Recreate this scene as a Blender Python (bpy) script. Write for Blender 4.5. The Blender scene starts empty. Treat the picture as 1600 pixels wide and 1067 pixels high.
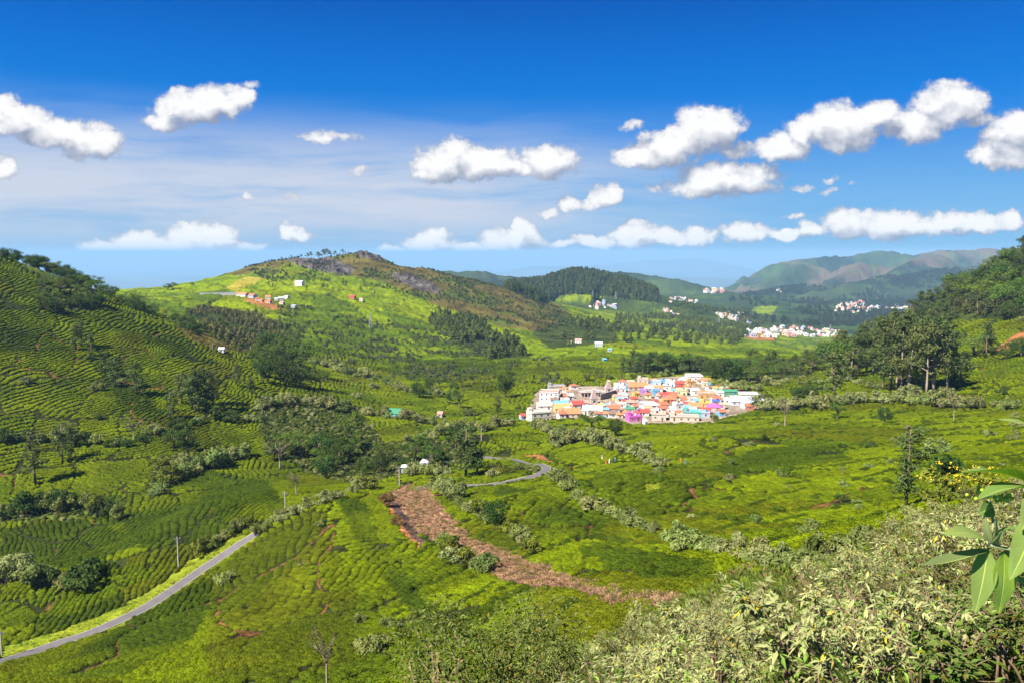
import bpy, bmesh, math, random
import numpy as np
from mathutils import Vector, Matrix

# ------------------------------------------------------------------ scene, camera, sky, sun
SC = bpy.context.scene
COL = SC.collection
F = 1256.0                      # focal length in pixels of the 1600 px wide photograph
PITCH = math.radians(6.29)
CP, SP = math.cos(PITCH), math.sin(PITCH)
cam_data = bpy.data.cameras.new('camera')
cam_data.sensor_width = 36.0
cam_data.lens = 36.0 * F / 1600.0
cam_data.clip_start = 0.05
cam_data.clip_end = 400000.0
cam = bpy.data.objects.new('camera', cam_data)
COL.objects.link(cam)
cam.rotation_euler = (math.pi / 2 - PITCH, 0, 0)
SC.camera = cam

SC.view_settings.view_transform = 'Standard'
SC.view_settings.look = 'None'
SC.view_settings.exposure = 1.5
SC.view_settings.gamma = 1.0
SC.view_settings.use_curve_mapping = False
SC.cycles.use_denoising = True
SC.cycles.denoiser = 'OPENIMAGEDENOISE'
SC.cycles.max_bounces = 6
SC.cycles.diffuse_bounces = 2
SC.cycles.glossy_bounces = 1
SC.cycles.transmission_bounces = 3
SC.cycles.volume_bounces = 1
SC.cycles.transparent_max_bounces = 4
SC.cycles.caustics_reflective = False
SC.cycles.caustics_refractive = False

SUN_TO = Vector((-0.92, -0.72, 1.28)).normalized()
SUN_EL = math.asin(SUN_TO.z)
SUN_AZ = math.atan2(SUN_TO.x, SUN_TO.y)
sun_data = bpy.data.lights.new('sun', 'SUN')
sun_data.energy = 4.8
sun_data.angle = math.radians(0.53)
sun_data.color = (1.0, 0.93, 0.82)
sun = bpy.data.objects.new('sun', sun_data)
COL.objects.link(sun)
sun.rotation_euler = SUN_TO.to_track_quat('Z', 'Y').to_euler()


def pix_uv(px, py):
    """direction of a picture point as (x/y, z/y)"""
    xc = (np.asarray(px, float) - 800.0) / F
    yc = (533.5 - np.asarray(py, float)) / F
    den = CP + yc * SP
    return xc / den, (yc * CP - SP) / den


def project(x, y, z):
    u, v = x / y, z / y
    yc = (v * CP + SP) / (CP - v * SP)
    xc = u * (CP + yc * SP)
    return 800.0 + xc * F, 533.5 - yc * F


# ---- node helpers
class NT:
    def __init__(self, tree):
        self.t = tree
    def node(self, kind, **kw):
        n = self.t.nodes.new(kind)
        for k, v in kw.items():
            setattr(n, k, v)
        return n
    def link(self, a, b):
        self.t.links.new(a, b)
    def put(self, sock, v):
        if isinstance(v, bpy.types.NodeSocket):
            self.t.links.new(v, sock)
        else:
            sock.default_value = v
    def math(self, op, a, b=None, c=None, clamp=False):
        n = self.node('ShaderNodeMath', operation=op, use_clamp=clamp)
        self.put(n.inputs[0], a)
        if b is not None: self.put(n.inputs[1], b)
        if c is not None: self.put(n.inputs[2], c)
        return n.outputs[0]
    def vmath(self, op, a, b=None, c=None):
        n = self.node('ShaderNodeVectorMath', operation=op)
        self.put(n.inputs[0], a)
        if b is not None: self.put(n.inputs[1], b)
        if c is not None: self.put(n.inputs[2], c)
        return n.outputs['Value'] if op in ('LENGTH', 'DOT_PRODUCT', 'DISTANCE') else n.outputs[0]
    def mix(self, fac, a, b, blend='MIX'):
        n = self.node('ShaderNodeMix', data_type='RGBA', blend_type=blend)
        self.put(n.inputs[0], fac); self.put(n.inputs[6], a); self.put(n.inputs[7], b)
        return n.outputs[2]
    def smooth(self, x, lo, hi, a=0.0, b=1.0):
        n = self.node('ShaderNodeMapRange', interpolation_type='SMOOTHSTEP')
        self.put(n.inputs[0], x); n.inputs[1].default_value = lo; n.inputs[2].default_value = hi
        n.inputs[3].default_value = a; n.inputs[4].default_value = b
        return n.outputs[0]
    def noise(self, vec, scale, detail=2.0, rough=0.5, lac=2.0):
        n = self.node('ShaderNodeTexNoise')
        if vec is not None: self.put(n.inputs['Vector'], vec)
        n.inputs['Scale'].default_value = scale
        n.inputs['Detail'].default_value = detail
        n.inputs['Roughness'].default_value = rough
        n.inputs['Lacunarity'].default_value = lac
        return n.outputs['Fac'], n.outputs['Color']


def C4(c):
    return (c[0], c[1], c[2], 1.0)


# ---- world: Nishita sky with a thin high veil and a field of cumulus, laid out by direction
world = bpy.data.worlds.new('World')
SC.world = world
world.use_nodes = True
wt = world.node_tree
wt.nodes.clear()
W = NT(wt)
SKY_STRENGTH = 0.10
world.cycles.sampling_method = 'MANUAL'
world.cycles.sample_map_resolution = 512

# cumulus lobes: middle (picture px) and half axes; they are turned into directions of the sky
LOBES = [
    (25, 190, 58, 24), (85, 207, 66, 22), (145, 222, 48, 27), (4, 168, 24, 20),
    (300, 170, 62, 27), (345, 155, 48, 24), (262, 190, 34, 14), (392, 133, 16, 7), (375, 150, 24, 14),
    (512, 211, 56, 10), (8, 262, 30, 18),
    (690, 252, 46, 31), (758, 252, 60, 28), (858, 250, 46, 28), (815, 262, 40, 14), (710, 232, 24, 22),
    (995, 246, 40, 22), (1050, 232, 48, 28), (1105, 203, 52, 36), (1075, 212, 40, 28), (1150, 235, 50, 12),
    (1130, 280, 82, 27), (1090, 292, 40, 20), (1175, 266, 40, 14),
    (1225, 230, 46, 22), (1255, 205, 34, 24), (1320, 196, 64, 36), (1365, 180, 40, 26), (1430, 195, 64, 24), (1490, 165, 56, 36), (1520, 188, 42, 12),
    (1575, 242, 56, 28), (1595, 205, 46, 32), (1560, 215, 30, 16),
    (850, 337, 20, 10), (888, 318, 24, 16), (922, 322, 20, 10), (948, 308, 24, 18),
    (990, 198, 26, 7), (1256, 297, 16, 9), (1296, 280, 14, 7), (1240, 338, 22, 6), (1300, 297, 16, 5), (1335, 290, 12, 4),
    (395, 312, 19, 9), (458, 309, 15, 8), (291, 379, 13, 7), (360, 376, 18, 5), (460, 365, 27, 12), (562, 266, 22, 9), (1022, 293, 20, 7), (1200, 293, 30, 8),
    (672, 378, 40, 22), (615, 392, 24, 8), (802, 376, 48, 22), (735, 387, 30, 8), (815, 358, 22, 14),
    (880, 381, 24, 8), (930, 376, 34, 11), (990, 368, 38, 20), (1050, 374, 34, 14), (1092, 370, 30, 14), (1165, 363, 44, 18), (1228, 367, 34, 9),
    (1268, 360, 18, 12), (1330, 350, 46, 22), (1385, 352, 48, 22), (1440, 354, 46, 17), (1480, 350, 46, 18), (1535, 349, 50, 16), (1572, 346, 26, 16), (1350, 338, 22, 14),
    (175, 388, 60, 15), (215, 382, 48, 20), (262, 386, 50, 15), (302, 376, 56, 25), (332, 368, 40, 22), (378, 386, 40, 11),
    # the field goes on outside the frame
    (-160, 240, 90, 34), (-260, 300, 60, 24), (-420, 180, 110, 40), (-620, 330, 90, 26), (-900, 250, 130, 46),
    (1760, 200, 100, 40), (1900, 300, 80, 26), (2060, 150, 120, 46), (2300, 300, 110, 36), (2600, 210, 130, 50),
    (300, -180, 140, 60), (1250, -260, 150, 66), (-300, -330, 160, 70), (2000, -240, 150, 60),
]


def cumulus_group(lobes, k):
    g = bpy.data.node_groups.new('cumulus_field', 'ShaderNodeTree')
    g.interface.new_socket('P', in_out='INPUT', socket_type='NodeSocketVector')
    g.interface.new_socket('Field', in_out='OUTPUT', socket_type='NodeSocketFloat')
    g.interface.new_socket('Soft', in_out='OUTPUT', socket_type='NodeSocketFloat')
    N = NT(g)
    gi = N.node('NodeGroupInput'); go = N.node('NodeGroupOutput')
    P = gi.outputs[0]
    _, wcol = N.noise(P, 2.3, 4.0, 0.62)
    Q = N.vmath('ADD', P, N.vmath('MULTIPLY_ADD', wcol, (0.44, 0.32, 0.0), (-0.22, -0.16, 0.0)))
    acc = None
    for (cx, cy, ix, iy, am) in lobes:
        d = N.vmath('MULTIPLY_ADD', Q, (ix, iy, 0.0), (-cx * ix, -cy * iy, 0.0))
        l = N.math('MULTIPLY_ADD', N.vmath('DOT_PRODUCT', d, d), -am, am)
        acc = l if acc is None else N.math('MAXIMUM', acc, l)
    f = N.math('MAXIMUM', acc, -1.0)
    n1, _ = N.noise(P, 3.6, 9.0, 0.66)
    n2, _ = N.noise(N.vmath('MULTIPLY', Q, (0.55, 1.35, 1.0)), 5.5, 4.0, 0.6)
    n3, _ = N.noise(P, 3.6, 2.5, 0.5)
    fd = N.math('ADD', f, N.math('MULTIPLY_ADD', n1, 1.55, -0.88))
    fd = N.math('ADD', fd, N.math('MULTIPLY_ADD', n2, 0.7, -0.36))
    N.link(fd, go.inputs[0])
    N.link(N.math('ADD', f, N.math('MULTIPLY_ADD', n3, 1.5, -0.85)), go.inputs[1])
    return g


tc = W.node('ShaderNodeTexCoord')
sep = W.node('ShaderNodeSeparateXYZ'); W.link(tc.outputs['Generated'], sep.inputs[0])
yy = W.math('MAXIMUM', sep.outputs[1], 0.12)
sx = W.math('MULTIPLY', W.math('DIVIDE', sep.outputs[0], yy), 10.0)
sz = W.math('MULTIPLY', W.math('DIVIDE', sep.outputs[2], yy), 10.0)
comb = W.node('ShaderNodeCombineXYZ'); W.link(sx, comb.inputs[0]); W.link(sz, comb.inputs[1])
PV = comb.outputs[0]

sky = W.node('ShaderNodeTexSky', sky_type='NISHITA')
sky.sun_disc = False
sky.sun_elevation = SUN_EL
sky.sun_rotation = SUN_AZ
sky.altitude = 2200.0
sky.air_density = 1.0
sky.dust_density = 0.25
sky.ozone_density = 3.0
CLOUD_SHADE = (1.05, 1.20, 1.62, 1.0)
CLOUD_LIT = (3.75, 3.70, 3.66, 1.0)
gm = W.node('ShaderNodeGamma')
W.link(W.vmath('MULTIPLY', sky.outputs[0], (0.125, 0.125, 0.125)), gm.inputs[0])
gm.inputs[1].default_value = 1.75
graded = W.vmath('MULTIPLY', gm.outputs[0], (0.5, 3.0, 5.0))
# clear mountain air: the blue deepens quickly with height above the horizon
ramp = W.node('ShaderNodeValToRGB')
W.link(sep.outputs[2], ramp.inputs[0])
stops = [(0.0, (0.200, 0.430, 0.740)), (0.035, (0.205, 0.460, 0.77)), (0.074, (0.105, 0.400, 0.78)), (0.149, (0.004, 0.240, 0.76)), (0.22, (0.0, 0.176, 0.69)), (0.288, (0.0, 0.108, 0.53)), (1.0, (0.0, 0.060, 0.36))]
while len(ramp.color_ramp.elements) < len(stops): ramp.color_ramp.elements.new(0.5)
for el_, (p_, c_) in zip(ramp.color_ramp.elements, stops):
    el_.position = p_; el_.color = (c_[0] / 0.283, c_[1] / 0.283, c_[2] / 0.283, 1.0)
SKYCOL = W.mix(0.92, graded, ramp.outputs[0])

plain = W.node('ShaderNodeBackground'); plain.inputs[1].default_value = SKY_STRENGTH
W.link(SKYCOL, plain.inputs[0])

# high veil of cirrus: streaks stretched along the horizon
vw, vwc = W.noise(PV, 0.35, 2.0, 0.5)
vq = W.vmath('MULTIPLY', W.vmath('ADD', PV, W.vmath('MULTIPLY', vwc, (1.6, 0.5, 0.0))), (0.12, 1.15, 1.0))
v1, _ = W.noise(vq, 1.9, 7.0, 0.62)
veil = W.smooth(W.math('ADD', v1, W.math('MULTIPLY', vw, 0.35)), 0.44, 0.76)
elev = sep.outputs[2]
band = W.math('MULTIPLY', W.smooth(elev, 0.19, 0.07), W.smooth(elev, 0.0, 0.05, 0.35, 1.0))
side = W.smooth(sx, 4.0, -1.0, 0.12, 1.0)
veil = W.math('MULTIPLY', W.math('MULTIPLY_ADD', veil, 0.72, 0.24), W.math('MULTIPLY', band, side))
base = W.mix(veil, SKYCOL, (2.30, 2.46, 2.86, 1.0))

ALL = []
for (px, py, rx, ry) in LOBES:
    u_, v_ = pix_uv(px, py)
    g_ = 13.6 if py > 340 else 12.4
    ALL.append((float(u_) * 10, float(v_) * 10, F / (rx * g_), F / (ry * g_), min(1.0, max(0.42, 0.25 + ry / 26.0)) if py < 345 else 0.95))


def sky_leaf(x0, x1, y0, y1):
    """one window of the sky: only the lobes that reach into it are looked at"""
    k = 1.35
    mine = [l for l in ALL if l[0] + k / l[2] + 0.25 > x0 and l[0] - k / l[2] - 0.25 < x1 and l[1] + k / l[3] + 0.2 > y0 - 0.02 and l[1] - k / l[3] - 0.35 < y1 + 0.02]
    bg = W.node('ShaderNodeBackground'); bg.inputs[1].default_value = SKY_STRENGTH
    if not mine:
        W.link(base, bg.inputs[0]); return bg.outputs[0]
    g = cumulus_group(mine, 0)
    def field(P):
        n = W.node('ShaderNodeGroup'); n.node_tree = g
        W.put(n.inputs[0], P)
        return n.outputs
    f0, s0 = field(PV)[0:2]
    s1 = field(W.vmath('ADD', PV, (-0.11, 0.24, 0.0)))[1]
    alpha = W.smooth(f0, -0.02, 0.50)
    lit = W.math('MULTIPLY_ADD', W.math('SUBTRACT', s0, s1), 0.95, 0.52, clamp=True)
    lit = W.math('MULTIPLY_ADD', W.math('SUBTRACT', f0, s0), 0.30, lit, clamp=True)
    lit = W.math('MULTIPLY', lit, W.smooth(f0, 0.0, 0.75, 0.22, 1.0))
    ccol = W.mix(lit, CLOUD_SHADE, CLOUD_LIT)
    full = W.mix(W.math('MULTIPLY', alpha, 0.97), base, ccol)
    W.link(full, bg.inputs[0])
    return bg.outputs[0]


def pick_shader(fac, a, b):
    m = W.node('ShaderNodeMixShader')
    W.put(m.inputs[0], fac); W.link(a, m.inputs[1]); W.link(b, m.inputs[2])
    return m.outputs[0]


def split_x(cuts, x0, x1, y0, y1):
    if not cuts:
        return sky_leaf(x0, x1, y0, y1)
    k = len(cuts) // 2
    c = cuts[k]
    return pick_shader(W.math('GREATER_THAN', sx, c), split_x(cuts[:k], x0, c, y0, y1), split_x(cuts[k + 1:], c, x1, y0, y1))


def cutx(pxs):
    return [float(pix_uv(p, 300)[0]) * 10 for p in pxs]


YC = float(pix_uv(800, 338)[1]) * 10
YT = float(pix_uv(800, 60)[1]) * 10
low = split_x(cutx([0, 430, 700, 850, 1020, 1210, 1420, 1620]), -99, 99, -99, YC)
mid = split_x(cutx([-100, 200, 430, 620, 800, 940, 1080, 1200, 1380, 1540, 1720]), -99, 99, YC, YT)
top = split_x(cutx([0, 800, 1650]), -99, 99, YT, 99)
clouded = pick_shader(W.math('GREATER_THAN', sz, YC), low, pick_shader(W.math('GREATER_THAN', sz, YT), mid, top))
where = W.math('MULTIPLY', W.math('GREATER_THAN', sep.outputs[1], 0.25), W.math('GREATER_THAN', elev, -0.03))
wo = W.node('ShaderNodeOutputWorld'); W.link(pick_shader(where, plain.outputs[0], clouded), wo.inputs[0])

# ------------------------------------------------------------------ noise in numpy
_rs = np.random.RandomState(7)
_TAB = _rs.rand(256, 256).astype(np.float32)


def vnoise(x, y):
    xi = np.floor(x); yi = np.floor(y)
    fx = x - xi; fy = y - yi
    fx = fx * fx * fx * (fx * (fx * 6 - 15) + 10); fy = fy * fy * fy * (fy * (fy * 6 - 15) + 10)
    a = xi.astype(np.int64) & 255; b = yi.astype(np.int64) & 255
    a1 = (a + 1) & 255; b1 = (b + 1) & 255
    t = _TAB
    return (t[b, a] * (1 - fx) + t[b, a1] * fx) * (1 - fy) + (t[b1, a] * (1 - fx) + t[b1, a1] * fx) * fy


def fbm(x, y, octv=4, gain=0.5, lac=2.03):
    s = 0.0; amp = 1.0; tot = 0.0
    ca, sa = math.cos(0.6), math.sin(0.6)
    for i in range(octv):
        s = s + amp * vnoise(x + 17.3 * i, y - 9.1 * i); tot += amp
        x, y = (ca * x - sa * y) * lac, (sa * x + ca * y) * lac
        amp *= gain
    return s / tot


def ridged(x, y, octv=4):
    s = 0.0; amp = 1.0; tot = 0.0
    ca, sa = math.cos(0.8), math.sin(0.8)
    for i in range(octv):
        n = 1 - np.abs(2 * vnoise(x + 31.7 * i, y + 11.9 * i) - 1)
        s = s + amp * n * n; tot += amp
        x, y = (ca * x - sa * y) * 2.1, (sa * x + ca * y) * 2.1
        amp *= 0.5
    return s / tot


def sstep(x, a, b):
    t = np.clip((x - a) / (b - a), 0, 1)
    return t * t * (3 - 2 * t)


# ------------------------------------------------------------------ terrain heights
CPX = np.array([-150, 0, 150, 300, 450, 600, 750, 900, 1050, 1200, 1350, 1500, 1650, 1800], float)
NEAR = {  # distance: ground height below the eye
    2: [-2.0, -2.0, -2.0, -2.0, -2.0, -2.0, -2.0, -1.95, -1.9, -1.9, -1.85, -1.8, -1.75, -1.7],
    6: [-5, -5, -5, -5, -5, -4.8, -4.6, -4.4, -4.2, -4.0, -3.8, -3.6, -3.4, -3.2],
    12: [-11, -11, -11, -11, -10.5, -10, -9, -8.4, -7.8, -7.3, -6.8, -6.2, -5.8, -5.4],
    24: [-22, -22, -22, -21, -20, -18, -16, -14.5, -13.2, -12.3, -11.3, -10.2, -9.3, -8.8],
    45: [-40, -40, -39, -38, -36, -33, -29, -25.5, -22.5, -20.5, -18.2, -16, -14.5, -13.5],
    70: [-58, -57, -56, -54, -51, -46, -41, -35, -31, -28, -25.5, -22.6, -20.5, -19.5],
}
FAR = {  # distance: picture row of the ground
    100: [1110, 1100, 1090, 1075, 1050, 1020, 975, 925, 880, 850, 825, 785, 755, 735],
    135: [1075, 1067, 1055, 1030, 1000, 965, 915, 868, 838, 812, 785, 752, 725, 705],
    175: [1035, 1030, 1000, 965, 925, 890, 850, 815, 795, 772, 750, 724, 702, 688],
    220: [960, 950, 925, 893, 852, 820, 795, 770, 755, 740, 722, 700, 680, 668],
    280: [855, 850, 832, 812, 792, 770, 755, 738, 722, 712, 697, 676, 657, 645],
    350: [735, 740, 738, 738, 735, 722, 715, 703, 692, 682, 670, 650, 628, 615],
    430: [560, 600, 628, 655, 682, 690, 682, 673, 664, 655, 638, 614, 585, 565],
    520: [420, 480, 532, 560, 607, 645, 650, 638, 632, 625, 604, 572, 528, 500],
    640: [316, 374, 434, 498, 572, 612, 610, 594, 591, 589, 568, 530, 440, 400],
    800: [360, 410, 465, 516, 560, 580, 577, 566, 564, 563, 540, 438, 352, 312],
    1000: [430, 440, 470, 488, 508, 540, 552, 548, 550, 555, 560, 490, 420, 380],
    1300: [440, 450, 462, 461, 458, 490, 518, 527, 530, 545, 560, 510, 450, 410],
    1650: [450, 455, 460, 446, 410, 432, 470, 513, 520, 545, 560, 540, 480, 440],
    1950: [470, 470, 470, 446, 392, 400, 424, 500, 512, 540, 556, 545, 500, 470],
    2300: [480, 480, 480, 470, 425, 430, 445, 492, 502, 530, 545, 548, 520, 490],
    2800: [490, 490, 488, 480, 455, 455, 460, 478, 492, 516, 524, 530, 520, 500],
    3600: [480, 480, 480, 478, 470, 470, 470, 468, 474, 492, 500, 503, 500, 490],
    4700: [470, 470, 470, 470, 465, 465, 464, 462, 462, 468, 480, 480, 480, 480],
    6200: [462, 462, 462, 462, 460, 456, 456, 455, 455, 462, 462, 462, 460, 460],
    8200: [458, 458, 458, 456, 455, 452, 452, 452, 454, 456, 456, 455, 452, 450],
}
rowsD = sorted(list(NEAR) + list(FAR))
Vt = []
for d in rowsD:
    if d in NEAR: Vt.append(np.array(NEAR[d], float) / d)
    else: Vt.append(pix_uv(800, np.array(FAR[d], float))[1])
for d in (12000, 15000, 20000, 30000, 45000, 70000, 100000, 130000):
    rowsD.append(d); Vt.append(np.full(len(CPX), -(1100.0 if d > 15500 else (760.0 if d > 12500 else 560.0)) / d - d / 12742000.0 * (d > 12500)))
Vt = np.array(Vt); rowsL = np.log(np.array(rowsD, float))
CU = (CPX - 800.0) / F / 0.985

NU = 820
U0, U1 = -0.80, 0.80
US = np.linspace(U0, U1, NU)
Ds = np.concatenate([
    np.exp(np.linspace(math.log(2.0), math.log(60), 100, endpoint=False)),
    np.exp(np.linspace(math.log(60), math.log(150), 100, endpoint=False)),
    np.exp(np.linspace(math.log(150), math.log(900), 330, endpoint=False)),
    np.exp(np.linspace(math.log(900), math.log(4000), 170, endpoint=False)),
    np.exp(np.linspace(math.log(4000), math.log(12000), 120, endpoint=False)),
    np.exp(np.linspace(math.log(12000), math.log(130000), 30))])
ND = len(Ds); LD = np.log(Ds)

# fine regular grid in (u, log distance): linear fill, then blurred so that no knot shows
FL = np.linspace(LD[0], LD[-1], 900)
tmp = np.array([np.interp(FL, rowsL, Vt[:, j]) for j in range(len(CPX))]).T
FU = np.linspace(U0, U1, 240)
fine = np.array([np.interp(FU, CU, r) for r in tmp])


def blur(a, axis, sig):
    r = int(3 * sig); k = np.exp(-0.5 * (np.arange(-r, r + 1) / sig) ** 2); k /= k.sum()
    p = np.pad(a, [(r, r) if i == axis else (0, 0) for i in (0, 1)], mode='edge')
    return np.apply_along_axis(lambda m: np.convolve(m, k, mode='valid'), axis, p)


fine = blur(blur(fine, 0, 7.0), 1, 7.5)
fi = np.interp(LD, FL, np.arange(len(FL)))
i0 = np.clip(fi.astype(int), 0, len(FL) - 2); fr = (fi - i0)[:, None]
V = fine[i0] * (1 - fr) + fine[i0 + 1] * fr
V = np.array([np.interp(US, FU, r) for r in V])
GX = US[None, :] * Ds[:, None]; GY = np.repeat(Ds[:, None], NU, 1)
Z = V * GY


def at(px, py, d):
    u, v = pix_uv(px, py)
    return float(u) * d, float(d), float(v) * d


def ridge(pts, slope, soft, rough=0.0, rscale=300.0):
    """a hill: crest line through points (px, py, distance), sides falling off"""
    global Z
    P = np.array([at(*p) for p in pts])
    m = (GY > P[:, 1].min() * 0.35) & (GY < P[:, 1].max() * 2.2)
    x, y = GX[m], GY[m]
    best = np.full(x.shape, 1e9); cz = np.zeros(x.shape)
    for a, b in zip(P[:-1], P[1:]):
        dx, dy = b[0] - a[0], b[1] - a[1]
        t = np.clip(((x - a[0]) * dx + (y - a[1]) * dy) / (dx * dx + dy * dy), 0, 1)
        d = np.hypot(x - a[0] - t * dx, y - a[1] - t * dy)
        w = d < best
        best = np.where(w, d, best); cz = np.where(w, a[2] + t * (b[2] - a[2]), cz)
    h = cz - slope * (np.sqrt(best * best + soft * soft) - soft)
    if rough:
        rn = ridged(x / rscale, y / rscale, 5)
        h = h - rough * (0.85 - rn) * np.clip(best / (soft * 2.5), 0.0, 1.5) * 0.55 + rough * 0.10 * (fbm(x / rscale * 0.6, y / rscale * 0.6, 3) - 0.5)
    z = Z[m]
    k = soft * slope * 0.35
    dlt = np.clip((h - z) / k, -40, 40)
    Z[m] = z + k * np.log1p(np.exp(dlt))


def bump(px, py, d, rx, ry, h, ang=0.0):
    global Z
    x0, y0, _ = at(px, py, d)
    ca, sa = math.cos(ang), math.sin(ang)
    dx, dy = GX - x0, GY - y0
    a, b = (ca * dx + sa * dy) / rx, (-sa * dx + ca * dy) / ry
    Z = Z + h * np.exp(-(a * a + b * b))


# knolls of the near valley
bump(340, 770, 262, 26, 26, 9)
bump(500, 800, 235, 20, 55, 7, 0.25)
bump(100, 850, 230, 40, 18, 5)
bump(1120, 690, 330, 60, 30, 5)
bump(1000, 760, 215, 40, 22, 4)
bump(650, 700, 360, 60, 30, -6)
# middle hill: rounded summit and its lower brother
bump(566, 390, 1950, 55, 90, 25)
bump(600, 396, 1950, 50, 80, 9)
bump(662, 410, 1900, 36, 60, 12)
bump(440, 395, 1800, 90, 120, 4)
# wooded hill, blue hills, far range
ridge([(770, 462, 2700), (805, 443, 2900), (850, 438, 3000), (905, 428, 3050), (955, 435, 3050), (1025, 462, 2900)], 0.34, 60, 18, 240)
ridge([(700, 424, 5200), (745, 423, 5200), (790, 433, 5200), (840, 436, 5400), (880, 428, 5400), (930, 440, 5200)], 0.30, 120, 50, 500)
ridge([(930, 440, 5600), (968, 423, 5600), (1010, 430, 5500), (1060, 438, 5300), (1115, 452, 5000)], 0.36, 110, 60, 500)
ridge([(1105, 458, 8600), (1150, 442, 8800), (1190, 419, 9000), (1220, 408, 9200), (1258, 404, 9400), (1300, 399, 9600), (1335, 401, 9800), (1365, 393, 9900), (1395, 392, 9900),
       (1425, 396, 9800), (1450, 392, 9700), (1480, 389, 9700), (1530, 387, 9800), (1600, 388, 9900), (1760, 392, 9900)], 0.33, 160, 900, 800)
ridge([(1175, 452, 7200), (1215, 432, 7500), (1248, 414, 7900), (1262, 411, 8100)], 0.42, 70, 300, 420)
ridge([(1290, 440, 7000), (1330, 418, 7600), (1345, 410, 8000)], 0.36, 90, 330, 450)
ridge([(1390, 432, 7000), (1425, 405, 7700), (1470, 398, 8000)], 0.36, 90, 330, 450)
ridge([(1190, 468, 5600), (1230, 449, 5900), (1262, 446, 6000), (1290, 452, 5900)], 0.30, 100, 60, 450)
ridge([(1270, 468, 5200), (1330, 443, 5700), (1400, 432, 6000), (1470, 424, 6200), (1540, 414, 6400), (1640, 408, 6400)], 0.26, 140, 260, 480)
ridge([(1180, 520, 3100), (1225, 494, 3500), (1275, 484, 3700), (1325, 486, 3700), (1400, 496, 3600)], 0.24, 90, 40, 350)
ridge([(1060, 470, 4300), (1110, 458, 4600), (1150, 458, 4700), (1185, 468, 4500)], 0.22, 90, 40, 350)
# plain far below, with faint ranges
ridge([(980, 410, 52000), (1030, 405, 53000), (1080, 404, 53000), (1130, 410, 52000)], 0.16, 900, 900, 5000)
ridge([(1035, 432, 30000), (1075, 427, 30500), (1105, 433, 30000)], 0.12, 500, 400, 2500)
ridge([(840, 414, 45000), (900, 410, 46000), (960, 414, 45000)], 0.14, 800, 700, 4000)

# natural relief
amp = np.interp(LD, np.log([2, 20, 60, 150, 500, 1200, 2500, 6000, 12000, 30000]), [0.08, 0.5, 1.0, 1.6, 2.6, 7, 16, 40, 70, 25])[:, None]
wl = np.interp(LD, np.log([2, 20, 60, 150, 500, 1200, 2500, 6000, 12000, 30000]), [3, 10, 16, 26, 60, 130, 260, 600, 1100, 4000])
_b = [(60, 14.0, 0.35), (150, 26.0, 0.6), (400, 60.0, 1.0), (1200, 150.0, 1.0), (3500, 400.0, 1.0), (9000, 1000.0, 1.0)]
Z = Z + amp * (fbm(GX / 41.0, GY / 41.0, 5) - 0.5) * sstep(GY, 4000, 1500)
big = sstep(GY, 700, 1600)
Z = Z + big * np.interp(GY, [800, 2000, 5000, 12000], [8, 24, 48, 55]) * (ridged(GX / 330.0, GY / 330.0, 5) - 0.45) * sstep(GY, 20000, 11000) * 0.55
Z = Z + big * np.interp(GY, [800, 2000, 5000, 12000], [3, 10, 22, 28]) * (fbm(GX / 90.0, GY / 90.0, 4) - 0.5) * sstep(GY, 20000, 11000)


def row_of(y):
    return np.interp(np.log(np.maximum(y, 2.0)), LD, np.arange(ND))


def H(x, y):
    x = np.asarray(x, float); y = np.asarray(y, float)
    r = row_of(y); c = np.clip((x / np.maximum(y, 1e-3) - U0) / (U1 - U0) * (NU - 1), 0, NU - 1.001)
    i = np.clip(r.astype(int), 0, ND - 2); j = c.astype(int)
    a = r - i; b = c - j
    return (Z[i, j] * (1 - b) + Z[i, j + 1] * b) * (1 - a) + (Z[i + 1, j] * (1 - b) + Z[i + 1, j + 1] * b) * a


def pick(px, py, dmin=2.0, dmax=1e9):
    """first ground point met by the sight line through a picture point"""
    u, v = pix_uv(px, py); u = float(u); v = float(v)
    c = min(max((u - U0) / (U1 - U0) * (NU - 1), 0), NU - 1.001); j = int(c); b = c - j
    g = (Z[:, j] * (1 - b) + Z[:, j + 1] * b) / Ds
    ok = (g >= v) & (Ds >= dmin) & (Ds <= dmax)
    k = np.argmax(ok)
    if not ok[k]:
        # nothing met: the point of the range that comes nearest to the line
        m = np.where((Ds >= dmin) & (Ds <= min(dmax, 20000)), g - v, -9)
        k = int(np.argmax(m)); d = Ds[k]
    elif k == 0:
        d = Ds[0]
    else:
        e0, e1 = v - g[k - 1], g[k] - v
        t = e0 / (e0 + e1) if e0 + e1 > 1e-12 else 0
        d = math.exp(LD[k - 1] + t * (LD[k] - LD[k - 1]))
    x = u * d
    return x, d, float(H(x, d))


# ------------------------------------------------------------------ materials
ALB = 0.79        # overall darkness of the painted and planted surfaces, set against the exposure


def new_mat(name):
    m = bpy.data.materials.new(name); m.use_nodes = True
    m.node_tree.nodes.clear()
    n = NT(m.node_tree)
    out = n.node('ShaderNodeOutputMaterial')
    return m, n, out


def pbsdf(n, rough=0.9, spec=0.2):
    b = n.node('ShaderNodeBsdfPrincipled')
    b.inputs['Roughness'].default_value = rough
    b.inputs['Specular IOR Level'].default_value = spec
    return b


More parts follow.
